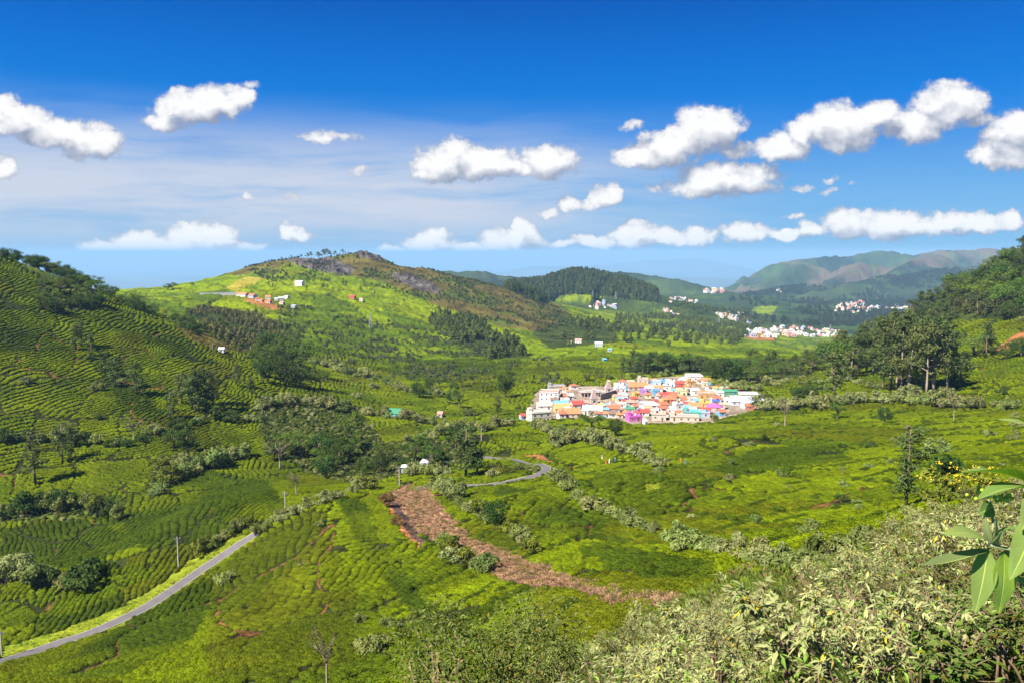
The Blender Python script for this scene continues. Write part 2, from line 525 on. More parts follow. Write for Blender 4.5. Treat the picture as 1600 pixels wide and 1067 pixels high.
def paint(name, col, rough=0.85, spec=0.25, var=0.18, scale=1.2):
    """plain weathered surface: colour with cloudy wear"""
    m, n, out = new_mat(name)
    b = pbsdf(n, rough, spec)
    tc = n.node('ShaderNodeTexCoord')
    f, _ = n.noise(tc.outputs['Object'], scale, 5.0, 0.65)
    oi = n.node('ShaderNodeObjectInfo')
    k = n.math('MULTIPLY_ADD', f, var * 2, 1.0 - var)
    c = n.vmath('SCALE', tuple(v * ALB for v in col[:3])); c.node.inputs['Scale'].default_value = 1.0
    n.link(k, c.node.inputs['Scale'])
    n.link(c, b.inputs['Base Color'])
    n.link(b.outputs[0], out.inputs[0])
    return m


def leafy(name, dark, light, trans=0.30, scale=0.6, tint=None, rough=0.7, spec=0.08, hue=0.02, inst=False):
    """foliage: two greens in clumps, varied from plant to plant, light passing through"""
    m, n, out = new_mat(name)
    geo = n.node('ShaderNodeNewGeometry')
    oi = n.node('ShaderNodeObjectInfo')
    f, _ = n.noise(geo.outputs['Position'], scale, 3.0, 0.6)
    f2, _ = n.noise(geo.outputs['Position'], scale * 9.0, 1.0, 0.5)
    k = n.math('ADD', n.smooth(f, 0.32, 0.68, 0.0, 0.72), n.math('MULTIPLY', f2, 0.28))
    if inst:
        at_ = n.node('ShaderNodeAttribute', attribute_type='INSTANCER', attribute_name='tint')
        base = n.mix(n.math('MULTIPLY', k, 1.0), n.vmath('MULTIPLY', at_.outputs['Color'], (0.62 * ALB, 0.66 * ALB, 0.8 * ALB)), n.vmath('MULTIPLY', at_.outputs['Color'], (1.28 * ALB, 1.22 * ALB, 1.05 * ALB)))
    else:
        base = n.mix(k, C4([v * ALB for v in dark]), C4([v * ALB for v in light]))
        hsn = n.node('ShaderNodeHueSaturation')
        n.link(n.math('MULTIPLY_ADD', oi.outputs['Random'], 2 * hue, 0.5 - hue), hsn.inputs['Hue'])
        r2 = n.math('FRACT', n.math('MULTIPLY', oi.outputs['Random'], 17.31))
        n.link(n.math('MULTIPLY_ADD', r2, 0.42, 0.78), hsn.inputs['Value'])
        n.link(base, hsn.inputs['Color'])
        base = hsn.outputs[0]
    b = pbsdf(n, rough, spec)
    n.link(base, b.inputs['Base Color'])
    if trans > 0:
        t = n.node('ShaderNodeBsdfTranslucent')
        n.link(n.vmath('MULTIPLY', base, (1.15, 1.2, 0.7)), t.inputs[0])
        mx = n.node('ShaderNodeMixShader'); mx.inputs[0].default_value = trans
        n.link(b.outputs[0], mx.inputs[1]); n.link(t.outputs[0], mx.inputs[2])
        n.link(mx.outputs[0], out.inputs[0])
    else:
        n.link(b.outputs[0], out.inputs[0])
    return m


# ------------------------------------------------------------------ scene bookkeeping
def link(o, parent=None):
    COL.objects.link(o)
    if parent is not None: o.parent = parent
    return o


def tag(o, label=None, cat=None, group=None, kind=None):
    if label: o['label'] = label
    if cat: o['category'] = cat
    if group: o['group'] = group
    if kind: o['kind'] = kind
    return o


def mesh_np(name, co, faces, mats=(), smooth=False, fmat=None):
    """mesh from arrays; faces: (n,3) or (n,4) index arrays, one or a list of them"""
    if not isinstance(faces, (list, tuple)): faces = [faces]
    faces = [np.asarray(f, np.int32) for f in faces if len(f)]
    me = bpy.data.meshes.new(name)
    co = np.asarray(co, np.float32)
    me.vertices.add(len(co)); me.vertices.foreach_set('co', co.ravel())
    li = np.concatenate([f.ravel() for f in faces])
    cnt = np.concatenate([np.full(len(f), f.shape[1], np.int32) for f in faces])
    me.loops.add(len(li)); me.loops.foreach_set('vertex_index', li)
    st = np.concatenate([[0], np.cumsum(cnt)[:-1]]).astype(np.int32)
    me.polygons.add(len(cnt)); me.polygons.foreach_set('loop_start', st)
    if fmat is not None: me.polygons.foreach_set('material_index', np.asarray(fmat, np.int32))
    for m in mats: me.materials.append(m)
    me.update(calc_edges=True)
    if smooth: me.polygons.foreach_set('use_smooth', np.ones(len(cnt), bool))
    else: me.polygons.foreach_set('use_smooth', np.zeros(len(cnt), bool))
    return me


def obj(name, me, parent=None, loc=None):
    o = bpy.data.objects.new(name, me)
    link(o, parent)
    if loc is not None: o.location = loc
    return o


def empty(name, loc, rz=0.0):
    o = bpy.data.objects.new(name, None); COL.objects.link(o)
    o.location = loc; o.rotation_euler = (0, 0, rz); o.empty_display_size = 0.3
    return o


class MB:
    """collects simple shapes into one mesh"""
    def __init__(self): self.v = []; self.f = []; self.m = []
    def add(self, vs, fs, mi=0):
        k = len(self.v); self.v += [tuple(v) for v in vs]
        for f in fs: self.f.append(tuple(i + k for i in f)); self.m.append(mi)
        return self
    def box(self, x0, x1, y0, y1, z0, z1, mi=0):
        vs = [(x0, y0, z0), (x1, y0, z0), (x1, y1, z0), (x0, y1, z0), (x0, y0, z1), (x1, y0, z1), (x1, y1, z1), (x0, y1, z1)]
        return self.add(vs, [(0, 3, 2, 1), (4, 5, 6, 7), (0, 1, 5, 4), (1, 2, 6, 5), (2, 3, 7, 6), (3, 0, 4, 7)], mi)
    def tube(self, pts, rad, n=6, mi=0, cap=True):
        pts = [Vector(p) for p in pts]; rings = []
        for i, p in enumerate(pts):
            t = (pts[min(i + 1, len(pts) - 1)] - pts[max(i - 1, 0)])
            t = t.normalized() if t.length > 1e-9 else Vector((0, 0, 1))
            a = t.orthogonal().normalized() if i == 0 else (a - t * a.dot(t)).normalized()
            b = t.cross(a); r = rad[i] if hasattr(rad, '__len__') else rad
            rings.append([p + (a * math.cos(2 * math.pi * j / n) + b * math.sin(2 * math.pi * j / n)) * r for j in range(n)])
        vs = [v for r in rings for v in r]; fs = []
        for i in range(len(pts) - 1):
            for j in range(n):
                fs.append((i * n + j, i * n + (j + 1) % n, (i + 1) * n + (j + 1) % n, (i + 1) * n + j))
        if cap:
            fs.append(tuple(range(n - 1, -1, -1))); fs.append(tuple((len(pts) - 1) * n + j for j in range(n)))
        return self.add(vs, fs, mi)
    def mesh(self, name, mats, smooth=False):
        me = bpy.data.meshes.new(name); me.from_pydata(self.v, [], self.f)
        for m in mats: me.materials.append(m)
        me.polygons.foreach_set('material_index', self.m)
        me.polygons.foreach_set('use_smooth', [smooth] * len(self.f))
        me.update(); return me
    def build(self, name, mats, parent=None, loc=None, smooth=False):
        if not isinstance(mats, (list, tuple)): mats = [mats]
        return obj(name, self.mesh(name, mats, smooth), parent, loc)


# ------------------------------------------------------------------ the road cut into the slope
ROADS = [[(-120, 1078), (-60, 1057), (0, 1036), (80, 1009), (150, 984), (220, 952), (270, 921), (310, 893), (350, 866), (378, 847), (402, 832)],
         [(650, 762), (700, 759), (760, 757), (800, 751), (832, 744), (848, 737), (854, 731), (846, 726), (825, 722), (800, 719), (768, 715), (740, 712)]]
ROAD_HALF = 1.75


def smooth_line(P, n=8):
    P = np.array(P, float); out = []
    for i in range(len(P) - 1):
        p0, p1, p2, p3 = P[max(i - 1, 0)], P[i], P[i + 1], P[min(i + 2, len(P) - 1)]
        for t in np.linspace(0, 1, n, endpoint=False):
            out.append(0.5 * ((2 * p1) + (-p0 + p2) * t + (2 * p0 - 5 * p1 + 4 * p2 - p3) * t * t + (-p0 + 3 * p1 - 3 * p2 + p3) * t ** 3))
    out.append(P[-1]); return np.array(out)


def seg_dist(x, y, L):
    best = np.full(x.shape, 1e9); zz = np.zeros(x.shape)
    for a, b in zip(L[:-1], L[1:]):
        dx, dy = b[0] - a[0], b[1] - a[1]
        t = np.clip(((x - a[0]) * dx + (y - a[1]) * dy) / (dx * dx + dy * dy + 1e-12), 0, 1)
        d = np.hypot(x - a[0] - t * dx, y - a[1] - t * dy)
        w = d < best; best = np.where(w, d, best); zz = np.where(w, a[2] + t * (b[2] - a[2]), zz)
    return best, zz


road_lines = []
for R in ROADS:
    P = np.array([pick(*p) for p in R])
    L = smooth_line(P, 8)
    z = L[:, 2].copy()
    for _ in range(12): z[1:-1] = 0.25 * z[:-2] + 0.5 * z[1:-1] + 0.25 * z[2:]
    L[:, 2] = z
    road_lines.append(L)
ROAD_D = np.full(Z.shape, 1e9)
for L in road_lines:
    m = (GY > L[:, 1].min() - 20) & (GY < L[:, 1].max() + 20) & (GX > L[:, 0].min() - 20) & (GX < L[:, 0].max() + 20)
    d, zz = seg_dist(GX[m], GY[m], L)
    w = sstep(d, ROAD_HALF + 5.0, ROAD_HALF + 1.2)
    Z[m] = Z[m] * (1 - w) + (zz - 0.06) * w
    ROAD_D[m] = np.minimum(ROAD_D[m], d)

# the village stands on a levelled shelf
_va = np.array([pick(*p) for p in [(850, 640), (950, 630), (1050, 625), (1150, 622), (1000, 605), (1080, 600)]])
_A = np.c_[_va[:, 0], _va[:, 1], np.ones(len(_va))]
_pl, *_r = np.linalg.lstsq(_A, _va[:, 2], rcond=None)
PXV, PYV = project(GX, GY, Z)


def in_poly(px, py, poly):
    r = np.zeros(np.shape(px), bool); n = len(poly); j = n - 1
    for i in range(n):
        xi, yi = poly[i]; xj, yj = poly[j]
        c = (yi > py) != (yj > py)
        with np.errstate(divide='ignore', invalid='ignore'):
            r ^= c & (px < (xj - xi) * (py - yi) / ((yj - yi) if yj != yi else 1e-9) + xi)
        j = i
    return r


VILLAGE = [(812, 658), (838, 612), (880, 603), (960, 603), (985, 594), (1080, 586), (1105, 592), (1120, 604), (1195, 616), (1205, 634), (1110, 660), (1090, 662), (1030, 662), (990, 664), (940, 652), (870, 655)]
vm = in_poly(PXV, PYV, VILLAGE) & (GY > 430) & (GY < 720)
vw_ = np.zeros(Z.shape); vw_[vm] = 1.0
vw_ = blur(blur(vw_, 0, 5.0), 1, 5.0)
Z = Z * (1 - vw_) + (_pl[0] * GX + _pl[1] * GY + _pl[2]) * vw_
PXV, PYV = project(GX, GY, Z)

# ------------------------------------------------------------------ land use
BRIGHT, MID, DARK, OLIVE = (0.205, 0.272, 0.003), (0.148, 0.215, 0.004), (0.080, 0.128, 0.006), (0.150, 0.180, 0.005)
TEA, CUT, BURNT, DIRT, SOIL, CROP, HEATH, ROCK, WOODS, GRASS, SCRUB, TB, TM, TD, TO = range(15)
REGIONS = [
    # middle hill
    (HEATH, [(430, 393), (520, 388), (565, 376), (612, 398), (700, 412), (800, 436), (890, 488), (885, 512), (850, 520), (790, 512), (720, 490), (660, 468), (600, 440), (540, 428), (470, 410), (380, 412), (330, 428), (360, 414)], 1100, 2500),
    (HEATH, [(330, 426), (440, 390), (470, 400), (420, 425), (370, 430)], 1300, 2500),
    (ROCK, [(448, 398), (490, 392), (520, 404), (555, 420), (545, 432), (500, 424), (455, 412)], 1200, 2500),
    (ROCK, [(535, 380), (575, 376), (608, 398), (600, 404), (560, 398)], 1500, 2500),
    (ROCK, [(560, 398), (600, 400), (606, 408), (570, 404)], 1500, 2500),
    (ROCK, [(610, 425), (640, 428), (685, 448), (690, 460), (650, 452), (615, 436)], 1200, 2500),
    (ROCK, [(668, 404), (690, 412), (690, 420), (664, 412)], 1500, 2500),
    (CROP, [(350, 450), (384, 432), (412, 435), (370, 455)], 900, 2300),
    (TM, [(255, 452), (330, 430), (384, 430), (350, 452), (300, 458)], 900, 2300),
    (TB, [(412, 436), (520, 440), (640, 465), (720, 490), (800, 520), (860, 540), (700, 505), (600, 470), (470, 455), (420, 460)], 700, 2300),
    (TD, [(420, 500), (500, 485), (600, 500), (640, 530), (600, 560), (520, 560), (440, 530)], 500, 2300),
    (TD, [(640, 520), (740, 540), (780, 570), (720, 590), (640, 560)], 500, 2300),
    (WOODS, [(300, 495), (330, 480), (400, 488), (440, 520), (420, 560), (360, 540)], 600, 2300),
    (SOIL, [(376, 466), (420, 470), (440, 482), (425, 484), (395, 474)], 600, 2300),
    (WOODS, [(690, 490), (740, 500), (800, 530), (830, 560), (760, 560), (700, 520)], 600, 2300),
    (WOODS, [(830, 520), (880, 500), (960, 510), (960, 535), (860, 545)], 900, 2600),
    (WOODS, [(780, 470), (800, 440), (910, 422), (1030, 458), (1020, 470), (940, 462), (870, 464), (820, 470)], 2000, 4000),
    (TB, [(865, 470), (900, 458), (940, 462), (925, 472)], 1800, 4000),
    # left hill
    (SCRUB, [(0, 395), (60, 392), (120, 412), (160, 440), (150, 480), (100, 490), (70, 470), (60, 430)], 400, 900),
    (SOIL, [(64, 466), (68, 466), (72, 490), (68, 490)], 300, 900),
    (HEATH, [(255, 495), (290, 502), (340, 530), (400, 552), (350, 548), (290, 530)], 300, 900),
    (TD, [(0, 470), (60, 480), (100, 540), (130, 548), (0, 550)], 300, 800),
    (TB, [(0, 560), (60, 556), (60, 610), (0, 620)], 300, 800),
    (TD, [(130, 555), (190, 560), (270, 650), (200, 640)], 300, 800),
    (TB, [(60, 560), (130, 558), (200, 640), (120, 610)], 300, 800),
    (TB, [(220, 570), (320, 600), (320, 640), (240, 640)], 300, 800),
    (TD, [(220, 505), (270, 510), (310, 545), (340, 570), (280, 560), (230, 540)], 300, 800),
    (TB, [(0, 700), (235, 700), (232, 745), (130, 760), (0, 742)], 200, 500),
    (TB, [(70, 757), (240, 748), (200, 775), (70, 780)], 200, 500),
    (SCRUB, [(250, 712), (360, 700), (370, 722), (300, 745), (235, 785), (225, 760)], 200, 500),
    (SCRUB, [(0, 790), (120, 785), (200, 780), (190, 800), (120, 812), (0, 816)], 180, 500),
    (TD, [(190, 812), (330, 735), (420, 755), (450, 790), (340, 840), (230, 862), (205, 850)], 180, 400),
    (TD, [(0, 826), (130, 812), (200, 835), (210, 855), (130, 885), (60, 892), (0, 870)], 150, 400),
    (TM, [(0, 950), (150, 900), (260, 870), (240, 900), (120, 960), (0, 985)], 130, 400),
    (GRASS, [(0, 1010), (120, 975), (230, 925), (300, 868), (370, 835), (388, 838), (300, 890), (220, 945), (120, 992), (0, 1030)], 120, 400),
    # valley wood
    (WOODS, [(400, 640), (470, 620), (560, 640), (600, 690), (740, 690), (760, 720), (660, 735), (560, 760), (480, 740), (420, 700)], 250, 600),
    # near spur
    (TO, [(395, 848), (500, 790), (520, 850), (560, 930), (560, 1067), (320, 1067), (340, 900)], 100, 320),
    (TD, [(215, 960), (330, 905), (330, 950), (300, 1000), (180, 1067), (60, 1067)], 100, 300),
    (TB, [(498, 790), (526, 782), (548, 830), (590, 890), (640, 960), (600, 970), (545, 900), (515, 850)], 100, 320),
    (TD, [(526, 782), (562, 778), (600, 850), (650, 920), (740, 1000), (690, 1010), (640, 960), (590, 890), (548, 830)], 80, 320),
    (TB, [(562, 778), (590, 772), (640, 840), (680, 870), (700, 890), (780, 905), (830, 922), (800, 945), (720, 935), (660, 895), (610, 845)], 80, 320),
    (CUT, [(606, 768), (640, 756), (668, 760), (690, 790), (735, 838), (790, 862), (850, 882), (905, 912), (985, 932), (1010, 945), (960, 948), (900, 926), (830, 920), (780, 908), (735, 880), (700, 846), (660, 838), (622, 800)], 60, 400),
    (BURNT, [(596, 770), (612, 776), (655, 832), (674, 862), (650, 850), (612, 806)], 60, 400),
    (SOIL, [(585, 768), (600, 776), (640, 832), (668, 864), (660, 864), (622, 824)], 60, 400),
    (CUT, [(985, 932), (1100, 945), (1200, 955), (1200, 963), (1080, 957), (1000, 948)], 40, 200),
    # right of the road bend
    (SOIL, [(812, 709), (848, 711), (864, 723), (856, 724), (840, 717), (815, 713)], 200, 500),
    (TB, [(780, 690), (900, 690), (1000, 700), (980, 720), (880, 715), (790, 700)], 200, 520),
    (TD, [(880, 850), (960, 852), (1080, 880), (1180, 905), (1080, 915), (960, 890)], 60, 260),
    (TO, [(1000, 790), (1130, 795), (1300, 785), (1320, 798), (1150, 812), (1010, 806)], 60, 300),
    (TO, [(1180, 672), (1330, 668), (1480, 672), (1470, 684), (1300, 686), (1190, 684)], 150, 520),
    (TD, [(780, 760), (860, 775), (930, 815), (900, 825), (820, 795), (770, 775)], 100, 400),
    (TB, [(790, 830), (860, 832), (930, 850), (900, 865), (830, 856)], 60, 300),
    (GRASS, [(1000, 755), (1030, 752), (1040, 768), (1010, 772)], 100, 400),
    (TD, [(1110, 735), (1190, 700), (1300, 695), (1330, 720), (1220, 735), (1150, 748)], 150, 420),
    (TB, [(1050, 750), (1200, 745), (1380, 725), (1380, 745), (1180, 765), (1060, 765)], 120, 420),
    (TB, [(1400, 725), (1600, 700), (1600, 720), (1450, 738)], 120, 420),
    (TB, [(1480, 510), (1540, 498), (1580, 500), (1530, 530), (1490, 532)], 350, 900),
    (SOIL, [(1552, 545), (1590, 520), (1620, 512), (1620, 524), (1580, 545), (1556, 556)], 300, 900),
    (WOODS, [(1250, 560), (1340, 525), (1430, 485), (1480, 440), (1550, 395), (1700, 350), (1700, 500), (1580, 500), (1490, 500), (1480, 545), (1400, 560), (1330, 575)], 450, 1500),
    (ROCK, [(1490, 440), (1520, 420), (1545, 430), (1530, 450), (1500, 460)], 450, 1500),
    (WOODS, [(960, 575), (1100, 560), (1260, 560), (1260, 590), (1180, 600), (1120, 588), (980, 585)], 600, 1100),
    (GRASS, [(930, 600), (980, 582), (1080, 582), (1110, 590), (985, 598)], 520, 800),
    (DIRT, VILLAGE, 430, 720),
    (SOIL, [(1117, 600), (1165, 602), (1170, 612), (1122, 609)], 430, 760),
    (SOIL, [(1165, 522), (1210, 526), (1210, 533), (1168, 530)], 1500, 4000),
    (TB, [(1180, 480), (1215, 478), (1205, 492), (1170, 490)], 2500, 5000),
]


def land(px, py, x, y):
    c = np.full(np.shape(px), TEA, np.int8)
    wob = (fbm(x / 6.0, y / 6.0, 3) - 0.5) * 9.0
    wob2 = (fbm(x / 6.0 + 50, y / 6.0 + 9, 3) - 0.5) * 7.0
    k = np.clip(220.0 / np.maximum(y, 40), 0.25, 1.2)
    qx, qy = px + wob * k * 1.5, py + wob2 * k
    for (cls, poly, d0, d1) in REGIONS:
        P = np.array(poly)
        m = (y > d0) & (y < d1) & (qx > P[:, 0].min()) & (qx < P[:, 0].max()) & (qy > P[:, 1].min()) & (qy < P[:, 1].max())
        if m.any():
            i = np.where(m)
            s = in_poly(qx[i], qy[i], poly)
            c[tuple(a[s] for a in i)] = cls
    return c


def fields(x, y, S):
    """patchwork of plots: plot number and distance to the nearest plot edge"""
    wx = x + (fbm(x / 60.0, y / 60.0, 2) - 0.5) * 26; wy = y + (fbm(x / 60.0 + 40, y / 60.0, 2) - 0.5) * 26
    ca, sa = math.cos(0.35), math.sin(0.35)
    gx, gy = (ca * wx + sa * wy) / (S * 0.62), (-sa * wx + ca * wy) / (S * 1.5)
    ix, iy = np.floor(gx).astype(int), np.floor(gy).astype(int)
    f1 = np.full(x.shape, 9.0); f2 = np.full(x.shape, 9.0); ident = np.zeros(x.shape, np.int64)
    for a in (-1, 0, 1):
        for b in (-1, 0, 1):
            cx, cy = ix + a, iy + b
            jx = _TAB[cy & 255, cx & 255]; jy = _TAB[(cx * 7 + 13) & 255, (cy * 3 + 5) & 255]
            d = np.maximum(np.abs(cx + 0.15 + 0.7 * jx - gx), np.abs(cy + 0.15 + 0.7 * jy - gy)) + 0.25 * np.hypot(cx + 0.15 + 0.7 * jx - gx, cy + 0.15 + 0.7 * jy - gy)
            n = d < f1
            f2 = np.where(n, f1, np.minimum(f2, d)); ident = np.where(n, cx * 911 + cy * 3571, ident); f1 = np.where(n, d, f1)
    return ident, (f2 - f1) * S * 0.5


def hash01(i, k):
    h = (i * 2654435761 + k * 40503 + 12345) & 0xffffffff
    h = ((h ^ (h >> 15)) * 2246822519) & 0xffffffff
    return ((h ^ (h >> 13)) & 0xffff) / 65535.0


def tea_colour(x, y, cls, px, py, S):
    ident, edge = fields(x, y, S)
    r = hash01(ident, 1)
    shade = np.clip((px - 150) / 700.0, 0, 1) * 0.10 + 0.13                     # more young leaf on the right of the valley
    shade = np.where(y > 700, -0.14, shade)
    r = np.clip(r * 0.98 + shade, 0, 0.999)
    pal = np.array([DARK, MID, OLIVE, MID, BRIGHT, BRIGHT])
    k = np.minimum((r * 6).astype(int), 5)
    col = pal[k]
    for c, v in ((TB, BRIGHT), (TM, MID), (TD, DARK), (TO, OLIVE)):
        col[cls == c] = v
    n = fbm(x / 9.0, y / 9.0, 4)[..., None]
    n2 = fbm(x / 35.0 + 7, y / 35.0, 3)[..., None]
    col = col * (0.62 + 0.76 * n)
    col = col + (np.array(BRIGHT) - col) * np.clip((n2 - 0.52) * 3.0, 0, 0.6)
    col = col + (np.array(DARK) - col) * np.clip((0.46 - n2) * 3.0, 0, 0.55)
    return col, ident, edge


CLS = land(PXV, PYV, GX, GY)
FID, FEDGE = fields(GX, GY, 34.0)
FIDF, FEDGEF = fields(GX, GY, 85.0)
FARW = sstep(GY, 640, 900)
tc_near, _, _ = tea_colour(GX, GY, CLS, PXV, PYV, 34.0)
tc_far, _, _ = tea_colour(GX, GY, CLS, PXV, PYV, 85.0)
# rows of tea: contour lines; far off they are cut into the ground itself
slope_y = np.gradient(blur(blur(Z, 0, 4), 1, 4), axis=0) / np.gradient(GY, axis=0)


def row_raw(x, y, z, ident):
    """row number (with fraction): rows of bushes follow the contours of the slope, plot by plot"""
    sp = 1.9 + 1.5 * hash01(ident, 5)
    sl = 0.20 + 0.14 * hash01(ident, 6)
    w = (fbm(x / 24.0, y / 24.0, 3) - 0.5) * 3.0
    return (z + sl * 0.35 * y + w * 0.35) / (sp * sl * 1.35)


def row_phase(x, y, z, ident):
    return row_raw(x, y, z, ident) % 1.0


is_tea = (CLS == TEA) | (CLS >= TB)
ph = row_phase(GX, GY, Z, FIDF)
cut = is_tea & (GY > 600) & (GY < 2600)
Z = Z - np.where(cut, FARW * (1.0 * ((ph < 0.28) & (GY < 1500)) + 2.2 * sstep(FEDGEF, 3.2, 1.2)), 0)
rk = CLS == ROCK
Z = Z + np.where(rk & (GY > 300), (ridged(GX / 22.0, GY / 22.0, 4) - 0.4) * np.where(GY > 1000, 11.0, 6.0), 0)
cutf = CLS == CUT
Z = Z + np.where(cutf, (fbm(GX / 0.9, GY / 0.9, 2) - 0.5) * 0.7, 0)

UNDER = np.array((0.030, 0.038, 0.011))  # dark leaf litter, darkened further to stand for shade in row gaps
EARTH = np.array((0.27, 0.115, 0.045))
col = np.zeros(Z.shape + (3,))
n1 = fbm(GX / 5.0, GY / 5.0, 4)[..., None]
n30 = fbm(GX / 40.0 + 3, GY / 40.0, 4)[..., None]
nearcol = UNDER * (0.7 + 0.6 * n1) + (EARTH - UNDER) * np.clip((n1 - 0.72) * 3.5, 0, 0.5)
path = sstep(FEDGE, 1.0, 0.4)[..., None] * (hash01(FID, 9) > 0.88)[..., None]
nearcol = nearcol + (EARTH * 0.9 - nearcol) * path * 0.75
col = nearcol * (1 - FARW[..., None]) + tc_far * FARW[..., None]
edgef = (sstep(FEDGEF, 3.0, 1.6) * FARW)[..., None]
col = col + (np.array((0.035, 0.055, 0.014)) - col) * edgef * 0.75
RC = {
    CUT: ((0.27, 0.160, 0.090), (0.46, 0.26, 0.155)), BURNT: ((0.055, 0.040, 0.036), (0.13, 0.080, 0.062)), DIRT: ((0.25, 0.19, 0.13), (0.40, 0.33, 0.26)),
    SOIL: ((0.28, 0.115, 0.04), (0.42, 0.19, 0.07)), CROP: ((0.30, 0.26, 0.03), (0.38, 0.33, 0.05)), HEATH: ((0.085, 0.066, 0.020), (0.16, 0.13, 0.030)),
    ROCK: ((0.060, 0.050, 0.050), (0.17, 0.145, 0.135)), WOODS: ((0.030, 0.045, 0.012), (0.06, 0.085, 0.018)), GRASS: ((0.13, 0.19, 0.012), (0.24, 0.27, 0.02)),
    SCRUB: ((0.05, 0.08, 0.014), (0.11, 0.15, 0.025)),
}
nn = np.clip(fbm(GX / 3.0, GY / 3.0, 4) * 2.2 - 0.6, 0, 1)[..., None]
nb = np.clip(fbm(GX / 26.0, GY / 26.0, 5) * 2.6 - 0.8, 0, 1)[..., None]
for c, (a, b) in RC.items():
    m = CLS == c
    t = np.where(GY[..., None] > 600, nb, nn)
    full = np.array(a) + (np.array(b) - np.array(a)) * t
    if c == HEATH:
        g = np.clip((fbm(GX / 60.0 + 5, GY / 60.0, 4)[..., None] - 0.48) * 6, 0, 1)
        full = full + (np.array((0.075, 0.13, 0.016)) - full) * g * 0.75
    col[m] = full[m]
w = sstep(ROAD_D, ROAD_HALF + 3.2, ROAD_HALF + 0.5)[..., None]
verge = np.array((0.19, 0.23, 0.015)) * (0.75 + 0.5 * n1)
col = col * (1 - w) + verge * w
# beyond the valley: woods, tea and bare slopes seen from afar
fw = sstep(GY, 2300, 3000)[..., None]
f1_ = fbm(GX / 420.0, GY / 420.0, 5)[..., None]; f2_ = fbm(GX / 520.0 + 9, GY / 520.0, 5)[..., None]; f3_ = fbm(GX / 160.0, GY / 160.0, 4)[..., None]
farc = np.array((0.042, 0.066, 0.024)) + (np.array((0.020, 0.034, 0.017)) - np.array((0.042, 0.066, 0.024))) * np.clip((f1_ - 0.44) * 7, 0, 1)  # dark patches paint in woods and also cloud shadow on the spurs
gz = np.abs(np.gradient(Z, axis=1) / np.maximum(np.gradient(GX, axis=1), 1e-3))[..., None]
bare = np.clip((f2_ - 0.51) * 9, 0, 1) * np.clip((GY[..., None] - 6000) / 1500, 0, 1)
farc = farc + (np.array((0.17, 0.115, 0.075)) - farc) * bare * 0.75
purp = np.clip((f3_ - 0.5) * 6, 0, 1) * np.clip((GY[..., None] - 4600) / 500, 0, 1) * (GY[..., None] < 6800)
farc = farc + (np.array((0.060, 0.052, 0.045)) - farc) * purp * 0.8
farc = farc + (np.array((0.07, 0.13, 0.02)) - farc) * np.clip((f3_ - 0.56) * 8, 0, 1) * 0.6
wf = (CLS == WOODS)[..., None] | (CLS == TB)[..., None]
col = np.where(wf & (GY[..., None] < 4200), col, col * (1 - fw) + farc * fw)
pw = sstep(GY, 11500, 15000)[..., None]
pl_ = np.clip((fbm(GX / 3500.0, GY / 3500.0, 4)[..., None] - 0.4) * 4, 0, 1)
col = col * (1 - pw) + (np.array((0.06, 0.08, 0.06)) + np.array((0.12, 0.11, 0.08)) * pl_) * pw

# ------------------------------------------------------------------ the ground as one sheet
gm_, gn, gout = new_mat('ground')
at_ = gn.node('ShaderNodeAttribute', attribute_name='land')
geo = gn.node('ShaderNodeNewGeometry')
na, _ = gn.noise(geo.outputs['Position'], 0.9, 4.0, 0.65)
nb_, _ = gn.noise(geo.outputs['Position'], 0.11, 5.0, 0.62)
nc, _ = gn.noise(geo.outputs['Position'], 0.018, 4.0, 0.6)
k = gn.math('MULTIPLY', gn.math('MULTIPLY_ADD', na, 0.9, 0.55), gn.math('MULTIPLY', gn.math('MULTIPLY_ADD', nb_, 1.0, 0.5), gn.math('MULTIPLY_ADD', nc, 0.7, 0.65)))
sc_ = gn.node('ShaderNodeVectorMath', operation='SCALE'); gn.link(at_.outputs['Color'], sc_.inputs[0]); gn.link(k, sc_.inputs['Scale'])
gb = pbsdf(gn, 0.98, 0.02)
gn.link(sc_.outputs[0], gb.inputs['Base Color'])
bp = gn.node('ShaderNodeBump'); bp.inputs['Strength'].default_value = 0.9; bp.inputs['Distance'].default_value = 1.6
gn.link(gn.math('ADD', gn.math('MULTIPLY', nb_, 4.0), gn.math('ADD', gn.math('MULTIPLY', na, 0.5), gn.math('MULTIPLY', nc, 14.0))), bp.inputs['Height'])
gn.link(bp.outputs[0], gb.inputs['Normal'])
gn.link(gb.outputs[0], gout.inputs[0])

idx = np.arange(ND * NU).reshape(ND, NU)
quads = np.stack([idx[:-1, :-1], idx[:-1, 1:], idx[1:, 1:], idx[1:, :-1]], -1).reshape(-1, 4)
gme = mesh_np('ground', np.stack([GX, GY, Z], -1).reshape(-1, 3), quads, [gm_], smooth=True)
ca_ = gme.attributes.new('land', 'FLOAT_COLOR', 'POINT')
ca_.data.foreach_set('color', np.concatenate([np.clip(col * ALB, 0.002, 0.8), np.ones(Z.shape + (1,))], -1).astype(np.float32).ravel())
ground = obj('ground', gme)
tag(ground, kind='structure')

# ------------------------------------------------------------------ roads with white edge lines
asphalt = paint('asphalt', (0.150, 0.138, 0.140), 0.95, 0.1, 0.38, 0.35)
line_paint = paint('road_paint', (0.46, 0.44, 0.40), 0.8, 0.2, 0.25, 3.0)


